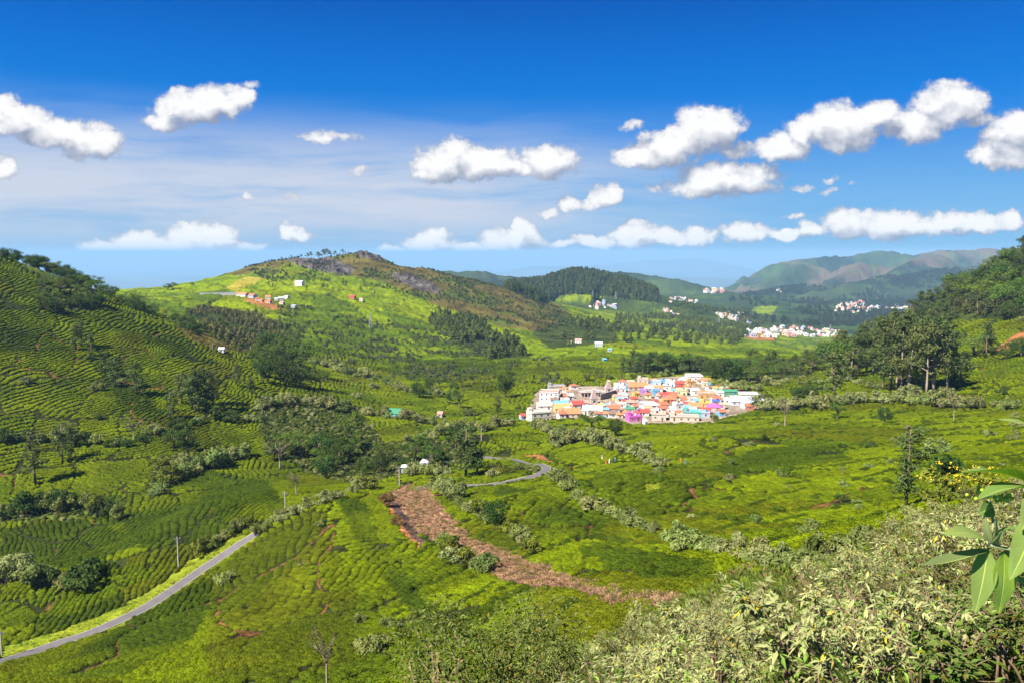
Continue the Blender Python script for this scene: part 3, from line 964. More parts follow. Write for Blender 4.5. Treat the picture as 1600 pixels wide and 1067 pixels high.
def ribbon(name, L, off0, off1, lift, mat, parent=None):
    T = np.gradient(L[:, :2], axis=0); T /= np.linalg.norm(T, axis=1)[:, None]
    Nn = np.c_[T[:, 1], -T[:, 0]]
    a = np.c_[L[:, :2] + Nn * off0, L[:, 2] + lift]; b = np.c_[L[:, :2] + Nn * off1, L[:, 2] + lift]
    n = len(L); i = np.arange(n - 1)
    me = mesh_np(name, np.r_[a, b], np.c_[i, i + n, i + n + 1, i + 1], [mat])
    return obj(name, me, parent)


for k_, L in enumerate(road_lines):
    r = tag(ribbon('road', L, -ROAD_HALF, ROAD_HALF, 0.03, asphalt), kind='structure')
    for s in (-1, 1):
        ribbon('edge_line', L, s * (ROAD_HALF - 0.24), s * (ROAD_HALF - 0.12), 0.036, line_paint, r)

# ------------------------------------------------------------------ air: one closed box of thin haze
hm = bpy.data.materials.new('haze'); hm.use_nodes = True
hm.node_tree.nodes.clear()
hn = NT(hm.node_tree); ho = hn.node('ShaderNodeOutputMaterial')
pv = hn.node('ShaderNodeVolumePrincipled')
pv.inputs['Color'].default_value = (0.31, 0.55, 0.82, 1.0)
pv.inputs['Density'].default_value = 4.8e-5
pv.inputs['Anisotropy'].default_value = 0.0
hn.link(pv.outputs[0], ho.inputs['Volume'])
ztop = float(Z.max()) + 60.0
hb = MB().box(-145000, 145000, -400, 145000, float(Z.min()) - 1.5, max(ztop, 130.0)).build('haze', hm)
tag(hb, kind='stuff')


# ------------------------------------------------------------------ plant meshes
RS = np.random.RandomState(21)


def unit(v):
    return v / np.maximum(np.linalg.norm(v, axis=-1, keepdims=True), 1e-9)


def leaf_quads(cen, nrm, length, width, rs, droop=0.0, along=None):
    """one pointed leaf (rhombus) per centre, lying across its normal"""
    n = len(cen)
    nrm = unit(nrm)
    r = rs.normal(size=(n, 3)) if along is None else along
    t = unit(r - nrm * (r * nrm).sum(1, keepdims=True)); b = np.cross(nrm, t)
    L = length if np.ndim(length) else np.full(n, length); Wd = width if np.ndim(width) else np.full(n, width)
    L = L[:, None]; Wd = Wd[:, None]
    p0 = cen - t * L * 0.5; p2 = cen + t * L * 0.5 - np.array([0, 0, 1.0]) * droop * L
    p1 = cen + b * Wd * 0.5 + nrm * Wd * 0.12; p3 = cen - b * Wd * 0.5 + nrm * Wd * 0.12
    co = np.stack([p0, p1, p2, p3], 1).reshape(-1, 3)
    return co, np.arange(4 * n).reshape(-1, 4)


def blob(nu, nv, rx, ry, rz, rs, rough, flat=0.0):
    """lumpy closed dome"""
    th = np.linspace(0, 2 * np.pi, nu, endpoint=False); ph = np.linspace(-0.25, np.pi / 2, nv)
    T, Pp = np.meshgrid(th, ph)
    k = 1 + rough * (rs.rand(nv, nu) - 0.5) * 2
    x = np.cos(Pp) * np.cos(T) * rx * k; y = np.cos(Pp) * np.sin(T) * ry * k; z = np.sin(Pp) ** (1.0 - flat) * rz * k if flat == 0 else np.sign(np.sin(Pp)) * np.abs(np.sin(Pp)) ** (1 - flat) * rz * k
    co = np.stack([x, y, z], -1).reshape(-1, 3)
    f = []
    for i in range(nv - 1):
        for j in range(nu):
            f.append((i * nu + j, i * nu + (j + 1) % nu, (i + 1) * nu + (j + 1) % nu, (i + 1) * nu + j))
    return co, np.array(f)


def merge(parts):
    co = []; fs = []; mi = []; k = 0
    for (c, f, m) in parts:
        co.append(c); fs.append(np.asarray(f) + k); mi.append(np.full(len(f), m)); k += len(c)
    return np.concatenate(co), fs, np.concatenate(mi)


def bush_mesh(name, rs, mat, n=190, rx=0.5, rz=0.42, leaf=0.13, flat=0.62):
    c0, f0 = blob(11, 5, rx * 0.86, rx * 0.86, rz * 0.84, rs, 0.14, flat)
    d = unit(rs.normal(size=(n, 3))); d[:, 2] = np.abs(d[:, 2]) * 1.15 - 0.08
    d = unit(d)
    p = d * np.array([rx, rx, 1.0]); p[:, 2] = np.sign(d[:, 2]) * np.abs(d[:, 2]) ** (1 - flat) * rz
    p *= 0.93 + 0.10 * rs.rand(n, 1)
    nr = d + rs.normal(size=(n, 3)) * 0.38; nr[:, 2] += 0.7
    c1, f1 = leaf_quads(p, nr, leaf * (0.8 + 0.7 * rs.rand(n)), leaf * 0.55, rs)
    co, fs, mi = merge([(c0, f0, 0), (c1, f1, 0)])
    return mesh_np(name, co, np.concatenate(fs), [mat])


def scatter(name, P, rot, scl, tint, var, meshes, kind='stuff'):
    """one object that stands plants on points (ground cover nobody could count)"""
    me = bpy.data.meshes.new(name)
    n = len(P)
    me.vertices.add(n); me.vertices.foreach_set('co', np.asarray(P, np.float32).ravel())
    for nm, ty, arr, key in (('rot', 'FLOAT_VECTOR', rot, 'vector'), ('scl', 'FLOAT_VECTOR', scl, 'vector'), ('tint', 'FLOAT_COLOR', np.c_[tint, np.ones(n)], 'color'), ('pick', 'INT', var, 'value')):
        a = me.attributes.new(nm, ty, 'POINT')
        a.data.foreach_set(key, np.asarray(arr, np.int32 if ty == 'INT' else np.float32).ravel())
    o = obj(name, me); tag(o, kind=kind)
    g = bpy.data.node_groups.new(name, 'GeometryNodeTree')
    g.interface.new_socket('Geometry', in_out='INPUT', socket_type='NodeSocketGeometry')
    g.interface.new_socket('Geometry', in_out='OUTPUT', socket_type='NodeSocketGeometry')
    N = NT(g)
    gi = N.node('NodeGroupInput'); go = N.node('NodeGroupOutput')
    jn = N.node('GeometryNodeJoinGeometry')
    for m in reversed(meshes):
        src = bpy.data.objects.new(name + '_source', m)
        oi = N.node('GeometryNodeObjectInfo'); oi.inputs['Object'].default_value = src
        oi.inputs['As Instance'].default_value = True
        N.link(oi.outputs['Geometry'], jn.inputs[0])
    ip = N.node('GeometryNodeInstanceOnPoints')
    N.link(gi.outputs[0], ip.inputs['Points']); N.link(jn.outputs[0], ip.inputs['Instance'])
    ip.inputs['Pick Instance'].default_value = True
    def attr(nm, ty):
        a = N.node('GeometryNodeInputNamedAttribute', data_type=ty); a.inputs['Name'].default_value = nm
        return [s for s in a.outputs if s.enabled and s.name == 'Attribute'][0]
    N.link(attr('pick', 'INT'), ip.inputs['Instance Index'])
    N.link(attr('rot', 'FLOAT_VECTOR'), ip.inputs['Rotation'])
    N.link(attr('scl', 'FLOAT_VECTOR'), ip.inputs['Scale'])
    N.link(ip.outputs[0], go.inputs[0])
    md = o.modifiers.new('scatter', 'NODES'); md.node_group = g
    return o


tint_leaf = leafy('tea_leaf', None, None, trans=0.22, scale=0.5, inst=True)

# ------------------------------------------------------------------ tea, bush by bush, in contour rows
tea_meshes = [bush_mesh('tea_bush', np.random.RandomState(s), tint_leaf) for s in (1, 2, 3)]
pts = []
for d0, d1, sp in ((34, 200, 0.82), (200, 400, 1.12), (400, 620, 1.5), (620, 900, 2.1)):
    xs = np.arange(U0 * d1 * 0.93, U1 * d1 * 0.93, sp); ys = np.arange(d0, d1, sp)
    X, Y = np.meshgrid(xs, ys)
    X = X + (RS.rand(*X.shape) - 0.5) * sp * 0.75; Y = Y + (RS.rand(*Y.shape) - 0.5) * sp * 0.75
    m = (np.abs(X) < 0.74 * Y) & (Y >= d0) & (Y < d1)
    pts.append(np.c_[X[m], Y[m], np.full(m.sum(), sp)])
T = np.concatenate(pts)
TZ = H(T[:, 0], T[:, 1])
tpx, tpy = project(T[:, 0], T[:, 1], TZ)
keep = (tpy < 1110) & (tpx > -60) & (tpx < 1660)
T, TZ, tpx, tpy = T[keep], TZ[keep], tpx[keep], tpy[keep]
tcls = land(tpx, tpy, T[:, 0], T[:, 1])
tcol, tid, tedge = tea_colour(T[:, 0], T[:, 1], tcls, tpx, tpy, 34.0)
rd = np.full(len(T), 1e9)
for L in road_lines:
    m = (T[:, 1] > L[:, 1].min() - 8) & (T[:, 1] < L[:, 1].max() + 8) & (T[:, 0] > L[:, 0].min() - 8) & (T[:, 0] < L[:, 0].max() + 8)
    if m.any():
        d, _ = seg_dist(T[m, 0], T[m, 1], L); rd[m] = np.minimum(rd[m], d)
# the stretch below the eye is left to the shrubs
near_shrub = T[:, 1] < np.interp(tpx, [0, 650, 850, 1000, 1150, 1300, 1600], [30, 34, 40, 52, 62, 58, 50])
ok = ((tcls == TEA) | (tcls >= TB)) & (tedge > np.where(hash01(tid, 9) > 0.5, 1.5, 0.9)) & (rd > ROAD_HALF + 1.3) & ~near_shrub
scr = ((tcls == WOODS) | (tcls == SCRUB) | (tcls == HEATH)) & ~near_shrub & (T[:, 1] < 620) & (RS.rand(len(T)) < 0.28)
SCR = np.c_[T[scr], TZ[scr]]; scls = tcls[scr]
T, TZ, tcol, tid, tpx, tedge = T[ok], TZ[ok], tcol[ok], tid[ok], tpx[ok], tedge[ok]
# gather the bushes onto their rows: in each plot they run across the slope
e_ = 4.0
gx_ = (H(T[:, 0] + e_, T[:, 1]) - H(T[:, 0] - e_, T[:, 1])) / (2 * e_)
gy_ = (H(T[:, 0], T[:, 1] + e_) - H(T[:, 0], T[:, 1] - e_)) / (2 * e_)
uq, inv_ = np.unique(tid, return_inverse=True)
cn = np.bincount(inv_)
mx_ = np.bincount(inv_, gx_) / cn; my_ = np.bincount(inv_, gy_) / cn
ang = np.arctan2(my_, mx_)
flat_ = np.hypot(mx_, my_) < 0.05
ang = np.where(flat_, 1.2 + 0.8 * hash01(uq, 21), ang) + (hash01(uq, 22) - 0.5) * 0.3
dxr, dyr = np.cos(ang)[inv_], np.sin(ang)[inv_]
space = (1.45 + 0.95 * hash01(tid, 5)) * np.interp(T[:, 1], [150, 320, 600, 900], [1.0, 1.2, 1.5, 2.1])
wv = (fbm(T[:, 0] / 20.0, T[:, 1] / 20.0, 3) - 0.5) * 9.0
rr = (T[:, 0] * dxr + T[:, 1] * dyr + wv) / space
dl = (0.5 - (rr - np.floor(rr))) * space * 0.9
rowed = np.ones(len(T), bool)
T[:, 0] += dl * dxr; T[:, 1] += dl * dyr
gx_, gy_ = dxr, dyr
TZ = H(T[:, 0], T[:, 1])
wide = 0.86 * space
lng = np.maximum(1.3, T[:, 2] * 1.2)
want = T[:, 2] ** 2 / (space * lng * 0.46)
hole = fbm(T[:, 0] / 7.0 + 3, T[:, 1] / 7.0, 3) > 0.80
ok = (RS.rand(len(T)) < want) & ~hole
T, TZ, tcol, tid, wide, lng, rowed = T[ok], TZ[ok], tcol[ok], tid[ok], wide[ok], lng[ok], rowed[ok]
tedge = tedge[ok]; tpx = tpx[ok]
along = np.arctan2(gx_[ok], -gy_[ok])
n = len(T)
k1 = 0.9 + 0.2 * RS.rand(n)
hgt = (0.80 + 0.35 * hash01(tid, 13)) * (0.9 + 0.2 * RS.rand(n))
scl = np.c_[lng * k1 * 1.35, wide * k1 * 0.95, hgt * np.maximum(1.0, T[:, 2] * 0.62) * 1.9]
scl[~rowed, 1] = scl[~rowed, 0]
rot = np.c_[(RS.rand(n) - 0.5) * 0.2, (RS.rand(n) - 0.5) * 0.2, along + (RS.rand(n) - 0.5) * 0.5]
tint = tcol * (0.82 + 0.36 * RS.rand(n, 1))
# uncut old bushes: dark lines along contour ditches and plot boundaries of the gentle right-hand fields
cl = ((TZ + (fbm(T[:, 0] / 30.0, T[:, 1] / 30.0, 3) - 0.5) * 5.0) / 3.0)
cl = np.abs(cl - np.round(cl)) * 3.0 / 0.16
brk = fbm(T[:, 0] / 18.0 + 60, T[:, 1] / 18.0, 2)
old = ((cl < 0.75) & (brk > 0.46) | (tedge < 1.7) & (brk < 0.56)) & (tpx > 620) & (T[:, 1] > 85) & (T[:, 1] < 560) & (RS.rand(n) < 0.85)
tint[old] = np.array(DARK) * (0.65 + 0.5 * RS.rand(old.sum(), 1))
scl[old, 2] *= 1.35
scatter('tea_bushes', np.c_[T[:, :2], TZ - 0.08], rot, scl, tint, RS.randint(0, 3, n), tea_meshes)
print('tea', n)
n = len(SCR)
pal = np.array([(0.075, 0.105, 0.014), (0.12, 0.15, 0.02), (0.17, 0.19, 0.05), (0.055, 0.085, 0.012), (0.24, 0.25, 0.10)])
sz = np.maximum(SCR[:, 2], 1.0) * (1.1 + 1.2 * RS.rand(n) ** 2)
stint = pal[RS.randint(0, 5, n)] * (0.75 + 0.5 * RS.rand(n, 1))
stint = np.where((scls == HEATH)[:, None], stint * np.array([1.5, 0.95, 1.0]), stint)
sz = np.where(scls == HEATH, sz * 0.55, sz)
scatter('scrub', np.c_[SCR[:, :2], SCR[:, 3] - 0.1], np.c_[np.zeros((n, 2)), RS.rand(n) * 6.28], np.c_[sz, sz, sz * (1.0 + 0.6 * RS.rand(n))], stint, RS.randint(0, 3, n), tea_meshes)

# ------------------------------------------------------------------ scrub and woods too dense to count
def trunk_tube(mb, pts, rads, n=6): mb.tube(pts, rads, n)


def tree_mesh(kind, seed):
    """returns (trunk mesh builder, crown coords, crown faces) for a tree about its natural height"""
    rs = np.random.RandomState(seed)
    mb = MB(); clumps = []
    if kind == 'eucalyptus':
        h = 1.0; lean = rs.normal(size=2) * 0.03
        path = [(lean[0] * t * t, lean[1] * t * t, t * 0.93) for t in np.linspace(0, 1, 6)]
        mb.tube(path, np.linspace(0.016, 0.003, 6), 6)
        for i in range(13):
            t = 0.36 + 0.62 * (i + rs.rand() * 0.5) / 13
            a = rs.rand() * 6.28; r = (0.05 + 0.13 * rs.rand()) * (1.25 - t) * 1.6
            s = np.array([lean[0] * t * t, lean[1] * t * t, t * 0.9])
            e = s + np.array([math.cos(a) * r, math.sin(a) * r, 0.05 + 0.06 * rs.rand()])
            mb.tube([s, s * 0.45 + e * 0.55 + np.array([0, 0, -0.01]), e], [0.006, 0.004, 0.0015], 4)
            clumps.append((e, 0.075 + 0.045 * rs.rand(), 0.062 + 0.03 * rs.rand()))
        clumps.append((np.array([lean[0], lean[1], 0.96]), 0.055, 0.07))
        leaf, per, dr = 0.030, 95, 0.5
    elif kind == 'silver_oak':
        lean = rs.normal(size=2) * 0.02
        path = [(lean[0] * t, lean[1] * t, t * 0.96) for t in np.linspace(0, 1, 5)]
        mb.tube(path, np.linspace(0.015, 0.003, 5), 6)
        for i in range(16):
            t = 0.22 + 0.74 * i / 16; a = rs.rand() * 6.28; r = (0.03 + 0.10 * rs.rand()) * (1.15 - 0.6 * t)
            s = np.array([lean[0] * t, lean[1] * t, t * 0.95]); e = s + np.array([math.cos(a) * r, math.sin(a) * r, 0.05])
            mb.tube([s, e], [0.004, 0.0015], 4)
            clumps.append((e, 0.05 + 0.03 * rs.rand(), 0.055 + 0.03 * rs.rand()))
        leaf, per, dr = 0.027, 75, 0.3
    elif kind == 'bare':
        path = [(rs.normal() * 0.02 * t, rs.normal() * 0.02 * t, t * 0.62) for t in np.linspace(0, 1, 5)]
        mb.tube(path, np.linspace(0.022, 0.010, 5), 6)
        for i in range(11):
            t = 0.45 + 0.17 * rs.rand(); a = rs.rand() * 6.28; r = 0.14 + 0.16 * rs.rand()
            s = np.array([path[3][0], path[3][1], t]); e = s + np.array([math.cos(a) * r, math.sin(a) * r, 0.2 + 0.22 * rs.rand()])
            mid_ = s * 0.5 + e * 0.5 + rs.normal(size=3) * 0.02
            mb.tube([s, mid_, e], [0.008, 0.005, 0.002], 4)
            clumps.append((e, 0.07, 0.05)); clumps.append((mid_, 0.05, 0.04))
        leaf, per, dr = 0.026, 26, 0.2
    elif kind == 'round':
        path = [(rs.normal() * 0.02 * t, rs.normal() * 0.02 * t, t * 0.55) for t in np.linspace(0, 1, 4)]
        mb.tube(path, np.linspace(0.035, 0.014, 4), 7)
        for i in range(26):
            d = unit(rs.normal(size=3)); d[2] = d[2] * 0.8
            e = np.array([0, 0, 0.56]) + d * np.array([0.36, 0.36, 0.40]) * (0.55 + 0.45 * rs.rand())
            s = np.array(path[2])
            if i % 3 == 0: mb.tube([s, s * 0.4 + e * 0.6, e], [0.010, 0.006, 0.002], 4)
            clumps.append((e, 0.13 + 0.05 * rs.rand(), 0.11 + 0.04 * rs.rand()))
        leaf, per, dr = 0.042, 80, 0.2
    else:  # spreading, uneven broadleaf
        path = [(0.03 * math.sin(2 * t), 0.02 * t, t * 0.42) for t in np.linspace(0, 1, 4)]
        mb.tube(path, np.linspace(0.036, 0.020, 4), 7)
        for i in range(17):
            a = rs.rand() * 6.28; r = 0.12 + 0.30 * rs.rand()
            s = np.array([0.03 * math.sin(1.7), 0.018, 0.36]); e = np.array([math.cos(a) * r, math.sin(a) * r, 0.50 + 0.40 * rs.rand() * (1.2 - r)])
            mb.tube([s, s * 0.5 + e * 0.5 + rs.normal(size=3) * 0.02, e], [0.014, 0.008, 0.003], 4)
            clumps.append((e, 0.12 + 0.06 * rs.rand(), 0.085 + 0.04 * rs.rand()))
        leaf, per, dr = 0.042, 90, 0.25
    P = []; Nn = []
    for (c, r, rz) in clumps:
        d = unit(rs.normal(size=(per, 3))) * (rs.rand(per, 1) ** 0.45)
        P.append(c + d * np.array([r, r, rz])); Nn.append(d + rs.normal(size=(per, 3)) * 0.6 + np.array([0, 0, 0.4]))
    P = np.concatenate(P); Nn = np.concatenate(Nn)
    L = leaf * (0.7 + 0.8 * rs.rand(len(P)))
    co, f = leaf_quads(P, Nn, L, L * 0.6, rs, dr)
    return mb, co, f


EUC = leafy('eucalyptus_leaf', (0.048, 0.078, 0.022), (0.159, 0.192, 0.055), 0.25, 0.22)
OAK = leafy('silver_oak_leaf', (0.055, 0.090, 0.022), (0.170, 0.220, 0.065), 0.25, 0.25)
DRK = leafy('dark_leaf', (0.025, 0.054, 0.013), (0.100, 0.164, 0.027), 0.22, 0.35)
BRD = leafy('broad_leaf', (0.055, 0.104, 0.017), (0.182, 0.260, 0.035), 0.28, 0.3)
DRY = leafy('dry_leaf', (0.08, 0.07, 0.035), (0.20, 0.18, 0.09), 0.2, 0.4)
PALE = leafy('pale_shrub_leaf', (0.125, 0.155, 0.035), (0.43, 0.45, 0.18), 0.25, 0.55, hue=0.015)
PALE2 = leafy('grey_green_shrub_leaf', (0.100, 0.145, 0.028), (0.310, 0.370, 0.110), 0.25, 0.55)
OLV = leafy('olive_shrub_leaf', (0.065, 0.094, 0.014), (0.246, 0.290, 0.036), 0.28, 0.6)
RUST = leafy('rusty_shrub_leaf', (0.10, 0.06, 0.025), (0.24, 0.15, 0.05), 0.2, 0.5)
BARK = paint('bark', (0.20, 0.155, 0.115), 0.95, 0.1, 0.35, 4.0)
BARKP = paint('pale_bark', (0.36, 0.29, 0.22), 0.95, 0.1, 0.3, 4.0)
LEAFMAT = {'eucalyptus': EUC, 'silver_oak': OAK, 'bare': DRY, 'round': DRK, 'broad': BRD}
TREES = {}
for kd, cnt in (('eucalyptus', 5), ('silver_oak', 4), ('bare', 2), ('round', 4), ('broad', 4)):
    for s in range(cnt):
        mb, co, f = tree_mesh(kd, 100 + 7 * s)
        TREES[kd, s] = (mb.mesh('trunk', [BARKP if kd in ('eucalyptus', 'bare') else BARK], True), mesh_np('crown', co, f, [LEAFMAT[kd]]))

# small whole trees and bushes for the far woods (one object each wood)
def far_tree(seed, conic):
    rs = np.random.RandomState(seed); n = 130
    t = rs.rand(n) ** 0.8
    r = (0.20 * (1 - t) + 0.05 if conic else 0.30 * np.sqrt(np.maximum(0.02, 1 - (2 * t - 0.95) ** 2))) * np.sqrt(rs.rand(n))
    a = rs.rand(n) * 6.28
    P = np.c_[np.cos(a) * r, np.sin(a) * r, (0.12 + 0.88 * t) if conic else 0.15 + 0.8 * t]
    Nn = np.c_[np.cos(a), np.sin(a), rs.rand(n) * 0.9] + rs.normal(size=(n, 3)) * 0.3
    co, f = leaf_quads(P, Nn, 0.16 * (0.7 + 0.6 * rs.rand(n)), 0.11, rs, 0.2)
    return mesh_np('far_tree', co, f, [tint_wood])


tint_wood = leafy('wood_leaf', None, None, trans=0.15, scale=0.05, inst=True)
far_meshes = [far_tree(1, True), far_tree(2, True), far_tree(3, False), far_tree(4, False)]


def wood(name, n, poly, d0, d1, hmin, hmax, c0, c1, conic=0.6, seed=0, dens=None, width=1.0):
    rs = np.random.RandomState(seed + 900)
    P = np.array(poly, float)
    # spread over the visible hillside, in ground metres
    w = [pick(*p, dmin=d0, dmax=d1) for p in poly]
    x0, x1 = min(a[0] for a in w), max(a[0] for a in w)
    y0, y1 = max(d0, min(a[1] for a in w) * 0.97), min(d1, max(a[1] for a in w) * 1.03)
    out = []
    tries = 0
    while sum(len(o) for o in out) < n and tries < 60:
        tries += 1
        x = x0 + (x1 - x0) * rs.rand(6000); y = y0 + (y1 - y0) * rs.rand(6000); z = H(x, y)
        px, py = project(x, y, z)
        m = in_poly(px, py, poly)
        if dens is not None: m &= fbm(x / dens + seed, y / dens, 3) > 0.40 + 0.25 * rs.rand(len(x))
        out.append(np.c_[x, y, z][m])
    Q = np.concatenate(out)[:n]; k = len(Q)
    h = hmin + (hmax - hmin) * rs.rand(k)
    t = rs.rand(k, 1)
    tint = np.array(c0) + (np.array(c1) - np.array(c0)) * t
    var = np.where(rs.rand(k) < conic, rs.randint(0, 2, k), rs.randint(2, 4, k))
    wd = width * (0.8 + 0.5 * rs.rand(k))
    return scatter(name, Q - np.array([0, 0, 0.3]), np.c_[np.zeros((k, 2)), rs.rand(k) * 6.28], np.c_[h * wd, h * wd, h], tint, var, far_meshes)


G1, G2 = (0.058, 0.085, 0.018), (0.135, 0.165, 0.036)
wood('hill_wood', 3400, [(775, 470), (800, 440), (850, 432), (910, 420), (960, 428), (1030, 458), (1025, 474), (960, 466), (930, 462), (880, 460), (850, 474)], 2000, 3600, 16, 28, (0.042, 0.064, 0.016), (0.100, 0.122, 0.030), 0.75, 1)
wood('valley_wood', 1500, [(830, 525), (870, 500), (960, 500), (1010, 470), (1150, 480), (1200, 500), (1150, 540), (1000, 545), (900, 548)], 1000, 3800, 9, 18, G1, G2, 0.4, 2, 180.0)
wood('hillside_wood', 420, [(690, 490), (740, 500), (790, 525), (830, 560), (760, 562), (700, 530), (670, 505)], 700, 1800, 9, 17, G1, G2, 0.5, 3, 90.0)
wood('gully_wood', 520, [(290, 492), (330, 478), (400, 486), (450, 515), (470, 548), (430, 575), (380, 556), (330, 530)], 560, 1500, 4, 10, (0.080, 0.095, 0.024), (0.20, 0.19, 0.065), 0.1, 4, 30.0)
wood('hillside_scrub', 2600, [(380, 420), (440, 392), (570, 384), (700, 416), (800, 440), (890, 492), (900, 540), (700, 480), (560, 440), (420, 440)], 1000, 2400, 2.0, 5.5, (0.045, 0.055, 0.018), (0.10, 0.105, 0.035), 0.1, 5, 60.0, 1.6)
wood('slope_scrub', 1500, [(420, 470), (600, 500), (760, 540), (860, 560), (880, 600), (700, 600), (560, 590), (460, 560)], 560, 1600, 2.0, 5.0, (0.045, 0.070, 0.018), (0.15, 0.17, 0.07), 0.1, 6, 40.0, 1.6)
wood('far_wood', 3000, [(1060, 500), (1180, 455), (1300, 440), (1500, 420), (1500, 470), (1400, 505), (1300, 512), (1200, 505)], 3000, 6500, 14, 26, (0.030, 0.042, 0.018), (0.055, 0.062, 0.028), 0.5, 7, 500.0, 1.3)
wood('hill_forest', 700, [(1250, 560), (1340, 528), (1430, 488), (1480, 440), (1550, 398), (1640, 360), (1640, 470), (1590, 500), (1500, 500), (1480, 500), (1440, 540), (1330, 572)], 480, 1100, 5, 10, (0.06, 0.075, 0.02), (0.14, 0.15, 0.045), 0.15, 8)


# ------------------------------------------------------------------ trees one can tell apart
ORD = ['first', 'second', 'third', 'fourth', 'fifth', 'sixth', 'seventh', 'eighth', 'ninth', 'tenth', 'eleventh', 'twelfth', 'thirteenth', 'fourteenth', 'fifteenth', 'sixteenth', 'seventeenth', 'eighteenth', 'nineteenth', 'twentieth']
TENS = {2: 'twenty', 3: 'thirty', 4: 'forty', 5: 'fifty', 6: 'sixty', 7: 'seventy', 8: 'eighty', 9: 'ninety'}
TENTH = {2: 'twentieth', 3: 'thirtieth', 4: 'fortieth', 5: 'fiftieth', 6: 'sixtieth', 7: 'seventieth', 8: 'eightieth', 9: 'ninetieth'}


def ordinal(i):
    if i < 20: return ORD[i]
    if i == 99: return 'hundredth'
    if i > 99: return 'hundred and ' + ordinal(i - 100)
    a, b = divmod(i + 1, 10)
    return TENTH[a] if b == 0 else TENS[a] + '-' + ORD[b - 1]


ROWS = {}          # (description, category, group) -> [(picture column, object)]


def enrol(o, px, desc, cat, group=None):
    ROWS.setdefault((desc, cat, group), []).append((px, o))


def finish_labels():
    for (desc, cat, group), mem in ROWS.items():
        mem.sort(key=lambda t: t[0])
        for i, (_, o) in enumerate(mem):
            if len(mem) == 1: lab = desc
            elif i == len(mem) - 1: lab = 'rightmost ' + desc
            elif i == 0: lab = 'leftmost ' + desc
            else: lab = desc + ', ' + ordinal(i) + ' from the left'
            tag(o, lab, cat, group if len(mem) > 1 else None)


prs = np.random.RandomState(5)
TREE_N = {k: sum(1 for a in TREES if a[0] == k) for k in ('eucalyptus', 'silver_oak', 'bare', 'round', 'broad')}
TREE_NAME = {'eucalyptus': 'eucalyptus_tree', 'silver_oak': 'silver_oak_tree', 'bare': 'thin_tree', 'round': 'evergreen_tree', 'broad': 'broadleaf_tree'}


def tree(px, py, hpx, kind, desc, group=None, wide=1.0, dmin=30.0, dmax=2600.0, name=None, sink=0.02):
    x, y, z = pick(px, py, dmin, dmax)
    h = hpx * y / F
    e = empty(name or TREE_NAME[kind], (x, y, z - sink * h), prs.rand() * 6.28)
    tm, cm = TREES[kind, prs.randint(TREE_N[kind])]
    s = (h * wide * (0.9 + 0.2 * prs.rand()), h * wide * (0.9 + 0.2 * prs.rand()), h)
    e.scale = s
    obj('trunk', tm, e); obj('crown', cm, e)
    enrol(e, px, desc, 'tree', group)
    return e


def grove(n, poly, kinds, h0, h1, desc, group, dmin=30.0, dmax=2600.0, wide=1.0, sep=0.0, sink=0.02):
    P = np.array(poly, float); done = []; k = 0
    while len(done) < n and k < n * 60:
        k += 1
        px = P[:, 0].min() + np.ptp(P[:, 0]) * prs.rand(); py = P[:, 1].min() + np.ptp(P[:, 1]) * prs.rand()
        if not in_poly(np.array([px]), np.array([py]), poly)[0]: continue
        if any(abs(px - a) < sep and abs(py - b) < sep * 0.6 for a, b in done): continue
        done.append((px, py))
        kd = kinds[prs.randint(len(kinds))]
        tree(px, py, h0 + (h1 - h0) * prs.rand(), kd, desc, group, wide, dmin, dmax, None, sink)


E_, S_, R_, B_, N_ = 'eucalyptus', 'silver_oak', 'round', 'broad', 'bare'
# lone trees
tree(1415, 797, 142, S_, 'tall slender tree with bare lower trunk standing beside the foreground shrubs', wide=1.5, dmax=200)
tree(56, 757, 92, S_, 'tall dark narrow tree at the edge of the bright terraced tea', wide=1.5)
tree(98, 722, 66, S_, 'leaning airy tree behind the bright terraced tea', wide=1.6)
tree(112, 700, 45, S_, 'smaller grey-green tree just behind the leaning airy tree', wide=1.8)
tree(293, 708, 52, R_, 'dark round evergreen tree above the pale shrub bank', wide=1.0)
tree(272, 700, 38, R_, 'lower dark bush-like tree touching the dark round evergreen', wide=1.2)
tree(209, 690, 42, N_, 'pale half-bare tree above the bright terraced tea', wide=1.3)
tree(171, 800, 26, B_, 'small umbrella-shaped tree at the edge of the dark tea knoll', wide=1.3)
tree(1305, 627, 84, S_, 'tall ragged tree standing alone right of the village', wide=1.9)
tree(1490, 660, 46, N_, 'thin pale tree on the tea slope above the slender foreground tree', wide=1.0)
tree(1226, 668, 44, N_, 'thin leafless-looking tree on the tea slope right of the village', wide=1.1)
tree(1308, 655, 30, B_, 'small brownish tree among shrubs on the slope right of the village', wide=1.0)
tree(1382, 664, 34, R_, 'small dark tree on the tea slope below the tall tree clump', wide=0.9)
tree(1316, 745, 22, N_, 'tiny bare sapling in the middle of the bright tea slope', wide=1.0)
tree(512, 1085, 125, N_, 'thin crooked tree with sparse grey crown on the near tea slope', wide=0.8, dmax=140)
tree(775, 828, 62, R_, 'dark bushy tree standing among pale shrubs beside the cut brown field', wide=0.95)
tree(962, 682, 36, R_, 'dark cone-shaped tree below the village', wide=1.1)
tree(926, 672, 34, B_, 'spreading olive tree just below the village houses', wide=1.5)
tree(1190, 640, 30, R_, 'dark round tree at the right end of the village roofs', wide=1.6)
tree(728, 746, 84, S_, 'tall tree with pale trunk beside the road bend', wide=2.0)
tree(746, 744, 58, R_, 'dark dense tree right beside the tall tree at the road bend', wide=1.1)
tree(712, 700, 50, R_, 'dark tree behind the tall tree at the road bend', wide=1.0)
tree(684, 720, 34, N_, 'grey leafless tree left of the road bend trees', wide=1.3)
tree(790, 622, 54, R_, 'tall dark tree in the valley left of the village', wide=0.75)
